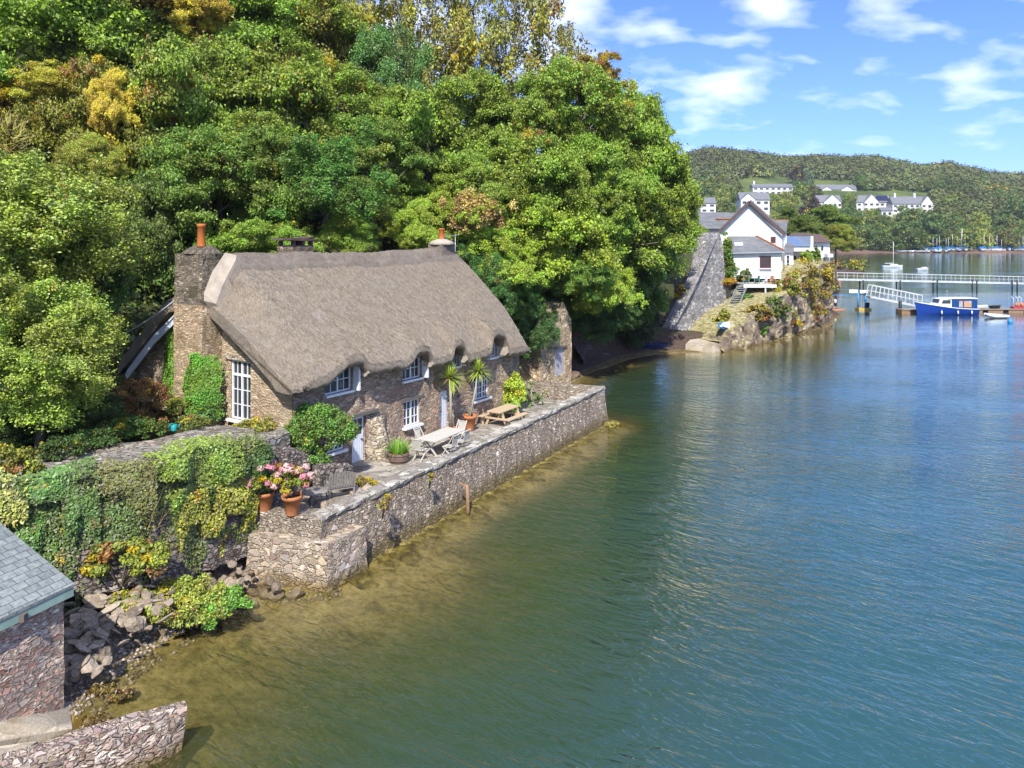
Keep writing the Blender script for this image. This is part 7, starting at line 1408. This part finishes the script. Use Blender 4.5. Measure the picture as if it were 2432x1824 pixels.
# ivy over the garden wall ------------------------------------------------
def ivy(label, p, q, zlo, zhi, n_, col, turned, seed, bulge=.55, leaf=.105, name='ivy', hole=.38):
    rs = np.random.RandomState(seed); p, q = np.array(p), np.array(q); d = (q - p) / np.linalg.norm(q - p); nr = np.array([d[1], -d[0]]); t = rs.rand(n_); zz = rs.rand(n_); L_ = np.linalg.norm(q - p)
    lo = zlo + 1.2 * (vnoise(t * L_, t * 0 + seed, .45, seed) - .5) * 2 + .5 * (vnoise(t * L_, t * 0 + seed, .17, seed + 9) - .5); z = lo + (zhi + .25 * (vnoise(t * L_, t * 0, .5, seed + 1)) - lo) * zz; dens = vnoise(t * L_, z, .55, seed + 2) - .55 * np.clip(1 - np.minimum(t, 1 - t) * L_ / .6, 0, 1) * rs.rand(n_); m = dens > hole * (1.2 - zz); t, z, zz, dens = t[m], z[m], zz[m], dens[m]
    out = .42 + bulge * vnoise(t * L_, z, .7, seed + 3) * np.sin(np.clip(zz, .05, 1) * 2.6) - .35 * (rs.rand(len(t)) ** 2) ; over = zz > .93; out = np.where(over, rs.uniform(-.5, .6, len(t)), out)
    P = np.stack([p[0] + d[0] * L_ * t + nr[0] * out, p[1] + d[1] * L_ * t + nr[1] * out, z], 1); Nn = np.stack([nr[0] + 0 * t, nr[1] + 0 * t, .55 + .9 * over], 1) + rs.normal(size=P.shape) * .5
    V, Q = leaf_cloud(P, Nn, leaf, rs); o = raw_mesh(name, V, Q, M['leaf_gloss'], None, {'lv': rs.rand(len(P)), 'cv': np.clip(dens, 0, 1)}); o.color = (*col, turned); return tag(o, label, 'ivy')
ivy('variegated pale green ivy at the far left of the garden wall', (-16.3, 20.35), (-13.6, 21.5), 1.6, 4.6, 10500, (.17, .20, .07), .08, 31)
ivy('dark green ivy hanging on the left half of the garden wall', (-14.0, 21.35), (-12.0, 22.2), 2.2, 4.65, 11250, (.045, .10, .025), .02, 32)
ivy('shaggy grey-green growth on the middle of the garden wall', (-12.3, 22.05), (-10.8, 22.9), 1.9, 4.6, 8250, (.075, .085, .035), .1, 33, hole=.45)
ivy('bright ivy spilling over the garden wall near the cottage', (-11.0, 22.7), (-9.3, 25.2), 2.6, 4.7, 13500, (.10, .16, .025), .03, 34)
ivy('yellow-green creeper trailing down below the bright ivy', (-10.6, 23.3), (-8.9, 25.8), 1.7, 3.6, 8250, (.16, .18, .02), .16, 35, hole=.42)
ivy('dark ivy at the corner next to the stub wall', (-9.4, 25.0), (-8.6, 26.2), 2.6, 4.35, 4500, (.04, .085, .025), .02, 36)
scrub('dry_stalks', 'bare grey-brown stems tangled down the middle of the garden wall', (-11.0, 22.2, 2.6), (1.1, .25, 1.5), 260, (.13, .11, .08), 37, .007, (.3, .8))
bush('creeper', 'low yellow and green creeper at the foot of the garden wall', (-11.3, 21.9, 2.0), (1.3, .5, .5), 50, 110, .12, .26, (.12, .17, .03), .25, 38)
bush('hedge_plant', 'sunlit yellow-green hedge plants behind the left end of the garden wall', (-15.0, 21.9, 4.75), (1.5, .6, .45), 60, 110, .11, .24, (.13, .16, .03), .12, 39)
ivy('ground layer of dark ivy clothing the left run of the garden wall', (-16.4, 20.35), (-11.0, 22.6), .9, 4.5, 22000, (.05, .088, .026), .05, 41, .22, .09, hole=.34)
ivy('ground layer of olive ivy clothing the garden wall near the cottage', (-11.2, 22.5), (-8.6, 26.1), 1.0, 4.5, 17000, (.075, .105, .026), .08, 42, .22, .09, hole=.36)
# undergrowth covering the bank between the trunks
rs = np.random.RandomState(77); X = rs.uniform(-62, 22, 260000); Y = rs.uniform(24, 92, 260000); q = shore_q(X, Y); hx_ = (X + 8.28) * .5495 + (Y - 28.55) * .8355; hb_ = -(X + 8.28) * .8355 + (Y - 28.55) * .5495
m = (q > 3) & (q < 60) & ~((hx_ > -4.5) & (hx_ < 17.5) & (hb_ < 12.6)) & ~((hx_ < -3) & (q < 12)) & ((hx_ > -3) | (hb_ > 8.5)) & (vnoise(X, Y, 1.4, 4) > .25) & ~((Y > 76) & (X > 14))
X, Y = X[m][:90000], Y[m][:90000]; P = np.stack([X, Y, ground_z(X, Y) + rs.rand(len(X)) ** 1.5 * (.4 + 2.2 * vnoise(X, Y, 2.2, 6))], 1); Nn = rs.normal(size=P.shape) * .6 + np.array([.3, -.5, .8]); V, Q = leaf_cloud(P, Nn, .34, rs)
o = raw_mesh('undergrowth', V, Q, M['leaf'], None, {'lv': rs.rand(len(P)), 'cv': vnoise(X, Y, 1.5, 12)}); o.color = (.045, .08, .022, .06); tag(o, 'dense undergrowth of brambles and ferns on the wooded bank', 'undergrowth', kind='stuff')
# scrub on the headland cliff
for k, (px, py, d, rx, ry, col, tn, lb) in enumerate([(1872, 688, 92, 30, 34, (.13, .16, .03), .15, 'ochre and green scrub on the upper left of the headland cliff'), (1908, 665, 95, 40, 46, (.15, .16, .035), .25, 'rusty ivy curtain in the middle of the headland cliff'), (1950, 675, 98, 28, 60, (.16, .17, .03), .2, 'yellow-brown ivy at the right edge of the headland cliff'), (1835, 735, 88, 36, 30, (.06, .10, .035), .1, 'grey-green bush low on the headland cliff'), (1800, 745, 85, 30, 22, (.12, .12, .03), .25, 'straw-coloured scrub where the cliff meets the sandy path'), (1808, 783, 81, 13, 14, (.09, .2, .02), .0, 'single round green bush low on the cliff by the water'), (1875, 760, 91, 26, 26, (.10, .12, .03), .3, 'trailing scrub above the waterline of the cliff'), (1925, 725, 95.5, 24, 46, (.15, .14, .045), .3, 'brown trailing growth on the cliff right of centre'), (1778, 712, 86, 22, 12, (.05, .11, .02), .0, 'green plants in the shade under the deck'), (1726, 600, 87, 9, 40, (.06, .12, .02), .0, 'ivy on the right edge of the tall grey wall top'), (1733, 650, 87.3, 10, 42, (.05, .1, .02), .05, 'dark ivy hanging between the grey wall and the deck'), (1725, 670, 86.2, 20, 10, (.22, .13, .03), .6, 'orange flowering plant at the left end of the deck'), (1622, 700, 80.5, 14, 26, (.11, .13, .03), .2, 'yellow-green plants along the top of the stone steps'), (1768, 656, 88, 15, 12, (.07, .1, .05), .05, 'grey-green shrub at the left corner of the white extension'), (1915, 612, 101, 12, 14, (.12, .19, .02), .0, 'potted round tree on the terrace of the modern house'), (1938, 610, 103, 10, 16, (.06, .12, .02), .0, 'small upright tree beside the potted one'), (1716, 760, 79, 16, 24, (.14, .17, .03), .1, 'grassy tuft above the paddleboards'), (1945, 640, 98.5, 30, 9, (.12, .14, .03), .2, 'low planting along the cliff top wall')]):
    if 1780 < px < 1960 and py > 650: d = float(np.interp(px, [1725, 1760, 1810, 1875, 1930, 1966], [73.5, 75.7, 79, 84.8, 91, 98])) + 1.2 + .3 * ry / 1800 * 90
    c = atd(px, py, d); bush('headland_scrub', lb, c, (rx / FPX * d, rx / FPX * d * .7, ry / FPX * d), 40, 60, .26, .28 * max(rx, ry) / FPX * d, col, tn, 60 + k, 'bush', stems=3, lump=.3)
# trees by the houses on the headland
for k, (px, py, d, rx, ry, col, tn, lb) in enumerate([(1905, 552, 135, 44, 40, (.06, .10, .022), .1, 'dark tree behind the solar roof'), (1985, 575, 150, 40, 40, (.12, .15, .02), .1, 'yellow-green tree behind the headland tip house'), (1868, 528, 150, 34, 36, (.05, .09, .02), .0, 'dark tree right of the gable roof'), (1625, 560, 100, 46, 60, G1, .0, 'green tree filling the gap behind the wood'), (1960, 530, 190, 60, 40, G0, .1, 'broad dark tree above the headland tip house')]):
    tree('broad2' if k % 2 else 'broad', px, py, d, rx, ry, col, tn, lb, 'trees behind the headland houses')
p = atz(2005, 644, .4); o = bush('shore_scrub', 'low scrub on the spit of land beyond the headland', (p.x, p.y, 1.8), (7, 4, 2), 50, 40, .8, 1.4, (.10, .12, .04), .2, 90)
mb = MB(); sp = [(Vector((-14, -8, 0))), Vector((2, -6, 0)), Vector((7, 0, 0)), Vector((0, 8, 0)), Vector((-20, 8, 0))]; mb.prism([(p.x + s_.x, p.y + s_.y) for s_ in sp], -.5, [1.4, .9, .1, .9, 1.5]); tag(mb.build('spit', M['rock_red']), kind='structure')
mb = MB(); sp = [atz(1972, 690, .2), atz(1990, 700, .1), atz(1992, 720, .1), atz(1978, 742, .2)]
# ---------------------------------------------------------------- far trees
def far_proto(seed, rad, ncl, per, leaf):
    rs = np.random.RandomState(seed); C = ellipsoid_clumps(rs, ncl, rad, .28, .6, -.45) + np.array([0, 0, rad[2] * .75]); return foliage('garden_tree', C, np.full(len(C), rad[0] * .34), per, leaf, seed, None, flat=.75)
FP = [far_proto(101, (6, 6, 6), 46, 36, 1.0), far_proto(102, (5.5, 5.5, 7), 46, 36, 1.0), far_proto(103, (6.5, 6.5, 5), 46, 36, 1.0)]; fused = set()
def hill_at(px, py):
    """where the sight line through a photo point meets the far hillside"""
    lo, hi = 505.0, 930.0
    for dd in np.arange(506, 930, 3.0):
        p = atd(px, py, dd)
        if float(far_z(np.array([p.x]), np.array([p.y]))[0]) >= p.z: return dd
    return None
HOUSES = [(1836, 450, 'the long white house, highest left'), (1988, 452, 'the low blue-roofed house'), (1970, 488, 'the dark-gabled house'), (2075, 485, 'the twin-gabled house'), (2166, 486, 'the house with two chimneys'), (1793, 480, 'the white house behind the big gable'), (1682, 488, 'the small white house by the wood'), (1650, 446, 'the grey bungalow')]
def colname(c, sp):
    if sp: return sp
    return 'pale yellow-green' if c[0] > .11 else ('bright green' if c[1] > .13 else ('dark green' if c[1] < .085 else 'mid green'))
def far_tree(px, py, w, col, tn=0.0, sp=None, h=1.0, lift=0):
    dd = hill_at(px, py)
    if dd is None: return
    p = atd(px, py, dd); k = rnd.randrange(3); f = FP[k]
    if k in fused: f = f.copy(); COL.objects.link(f)
    fused.add(k); s = w / FPX * dd / 12.0; f.location = (p.x, p.y, float(far_z(np.array([p.x]), np.array([p.y]))[0]) - 1.0 + lift); f.scale = (s, s, s * h); f.rotation_euler = (0, 0, rnd.uniform(0, 6.28)); f.color = (*col, tn)
    hx0 = min(HOUSES, key=lambda H: (H[0] - px) ** 2 + 2 * (H[1] - py) ** 2); rel = 'above' if py < hx0[1] - 12 else ('below' if py > hx0[1] + 26 else ('left of' if px < hx0[0] else 'right of'))
    lb = f'{colname(col, sp)} tree {rel} {hx0[2]}'; tag(f, lb, 'tree', f'{colname(col, sp)} trees {rel} {hx0[2]}')
far_tree(1930, 528, 52, (.028, .016, .022), 0, 'large purple copper beech', 1.25); far_tree(1760, 420, 32, (.025, .016, .024), 0, 'dark purple beech', .95); far_tree(1893, 438, 34, (.03, .022, .024), 0, 'purple-brown beech', 1.5); far_tree(1921, 440, 20, (.05, .09, .075), 0, 'blue-green conifer', 2.4)
hpx = [(1788, 1884, 432, 462), (1942, 2034, 434, 464), (1942, 1998, 460, 508), (2034, 2116, 460, 504), (2120, 2212, 462, 506), (1758, 1828, 452, 503)]
fcol = [(.055, .095, .022), (.045, .08, .022), (.08, .12, .025), (.06, .105, .03), (.10, .135, .025), (.07, .085, .03), (.135, .17, .03), (.05, .09, .03)]
k = 0
while k < 278:
    px = rnd.uniform(1620, 2470); py = rnd.uniform(448, 602); w = rnd.uniform(26, 46) * (.8 + .5 * (py - 440) / 160)
    if py > 560 and px < 1940: continue
    if px > 2060 and py < 508 and px < 2215: pass
    if any(x0 - w * .2 < px < x1 + w * .2 and y0 - 2 < py < y1 + w * .42 for x0, x1, y0, y1 in hpx): k += .2; continue
    if rnd.random() < .10 and py < 530: k += .2; continue
    far_tree(px, min(py, 599), w, rnd.choice(fcol), .06 if rnd.random() < .2 else 0); k += 1
for px, py, w in [(2150, 598, 70), (2205, 590, 78), (2100, 597, 60), (2250, 560, 50), (2060, 596, 56), (2010, 597, 50), (2370, 560, 60), (2420, 540, 70), (2180, 560, 70)]: far_tree(px, py, w, (.045, .08, .024), 0)
# the unbroken wood along the crest
rs = np.random.RandomState(5); Vs, Qs, lv, cvs, off = [], [], [], [], 0
n_w = 0
while n_w < 1700:
    px = rs.uniform(1250, 2520); py = rs.uniform(345, 470); lim = 436 if px < 2050 else (452 if px < 2220 else 540); py = py if px < 2220 else rs.uniform(375, 540)
    if py > lim or (1745 < px < 1900 and py > 424) or (1900 < px < 2040 and py > 428): continue
    skl = np.interp(px, [p[0] for p in SKYPX], [p[1] for p in SKYPX]) + 17
    dd = hill_at(px, max(py, skl))
    if dd is None: dd = 925
    p = atd(px, py, dd); z = float(far_z(np.array([p.x]), np.array([p.y]))[0]); r = rs.uniform(6, 12.5); n_l = 170; D = rand_dirs(rs, n_l); D[:, 2] = np.abs(D[:, 2]) * 1.0 - .12; nb = 1 + .25 * np.sin(D[:, 0] * 5 + n_w) * np.sin(D[:, 1] * 5)
    r *= 1.0; P = np.array([p.x, p.y, z + 1.5]) + D * (r * nb * rs.uniform(.8, 1.05, n_l))[:, None] * np.array([1, 1, 1.15]); V, Q = leaf_cloud(P, D + rs.normal(size=D.shape) * .22 + np.array([0, 0, .25]), 2.3, rs, .85); Vs.append(V); Qs.append(Q + off); off += len(V); lv.append(rs.rand(n_l) * .2 + .55 * rs.rand()); cvs.append(np.full(n_l, np.clip(.45 * rs.rand() + .75 * float(vnoise(px, py * 2.2, 55, 41)) - .1, 0, 1))); n_w += 1
o = raw_mesh('far_woodland', np.concatenate(Vs), np.concatenate(Qs), M['leaf'], None, {'lv': np.concatenate(lv), 'cv': np.concatenate(cvs)}); o.color = (.060, .080, .030, .10); tag(o, 'continuous wood covering the crest of the far hill', 'woodland', kind='stuff')

# ---------------------------------------------------------------- a little air between here and the far hill
n = NT('haze'); pv = n.n('VolumePrincipled', {'Color': (.80, .88, 1.0, 1), 'Density': 0.00012, 'Anisotropy': 0.2}); n.t.links.new(pv.outputs[0], n.out.inputs['Volume'])
mb = MB(); mb.box((450, 470, 66), (2130, 1400, 152)); hz = mb.build('haze', n.m, uv=False); tag(hz, 'thin summer haze over the creek and the far hill', 'haze', kind='stuff')
# low planting and edging stones between the path and the shaded trees
for k, (px, py, rx, rz_, col, lb) in enumerate([(215, 1062, .8, .35, (.03, .07, .022), 'dark low groundcover plant beside the left end of the path'), (285, 1040, .75, .4, (.04, .085, .022), 'leafy dark plant in the bed in front of the dead bush'), (350, 1022, .6, .28, (.06, .10, .025), 'low green plant between the dead bush and the teal watering can'), (455, 1012, .5, .22, (.07, .10, .03), 'low plant right of the teal watering can'), (150, 1085, .7, .4, (.028, .06, .02), 'dark plant at the path edge under the big evergreen')]):
    p = atz(px, py, 4.3); bush('bed_plant', lb, (p.x, p.y, p.z + rz_ * .6), (rx, rx * .8, rz_), 40, 70, .09, .2, col, .06, 300 + k, 'plant', stems=0, lump=.35)
for k in range(16):
    px = 190 + k * 16 + rnd.uniform(-6, 6); py = 1082 - k * 3.2 + rnd.uniform(-4, 4); p = atz(px, py, 4.3); rock(rk_blk[k % 4], p.x, p.y, rnd.uniform(.13, .24), 4.2, 'grey edging stone along the far side of the garden path', 'edging stones of the garden path')
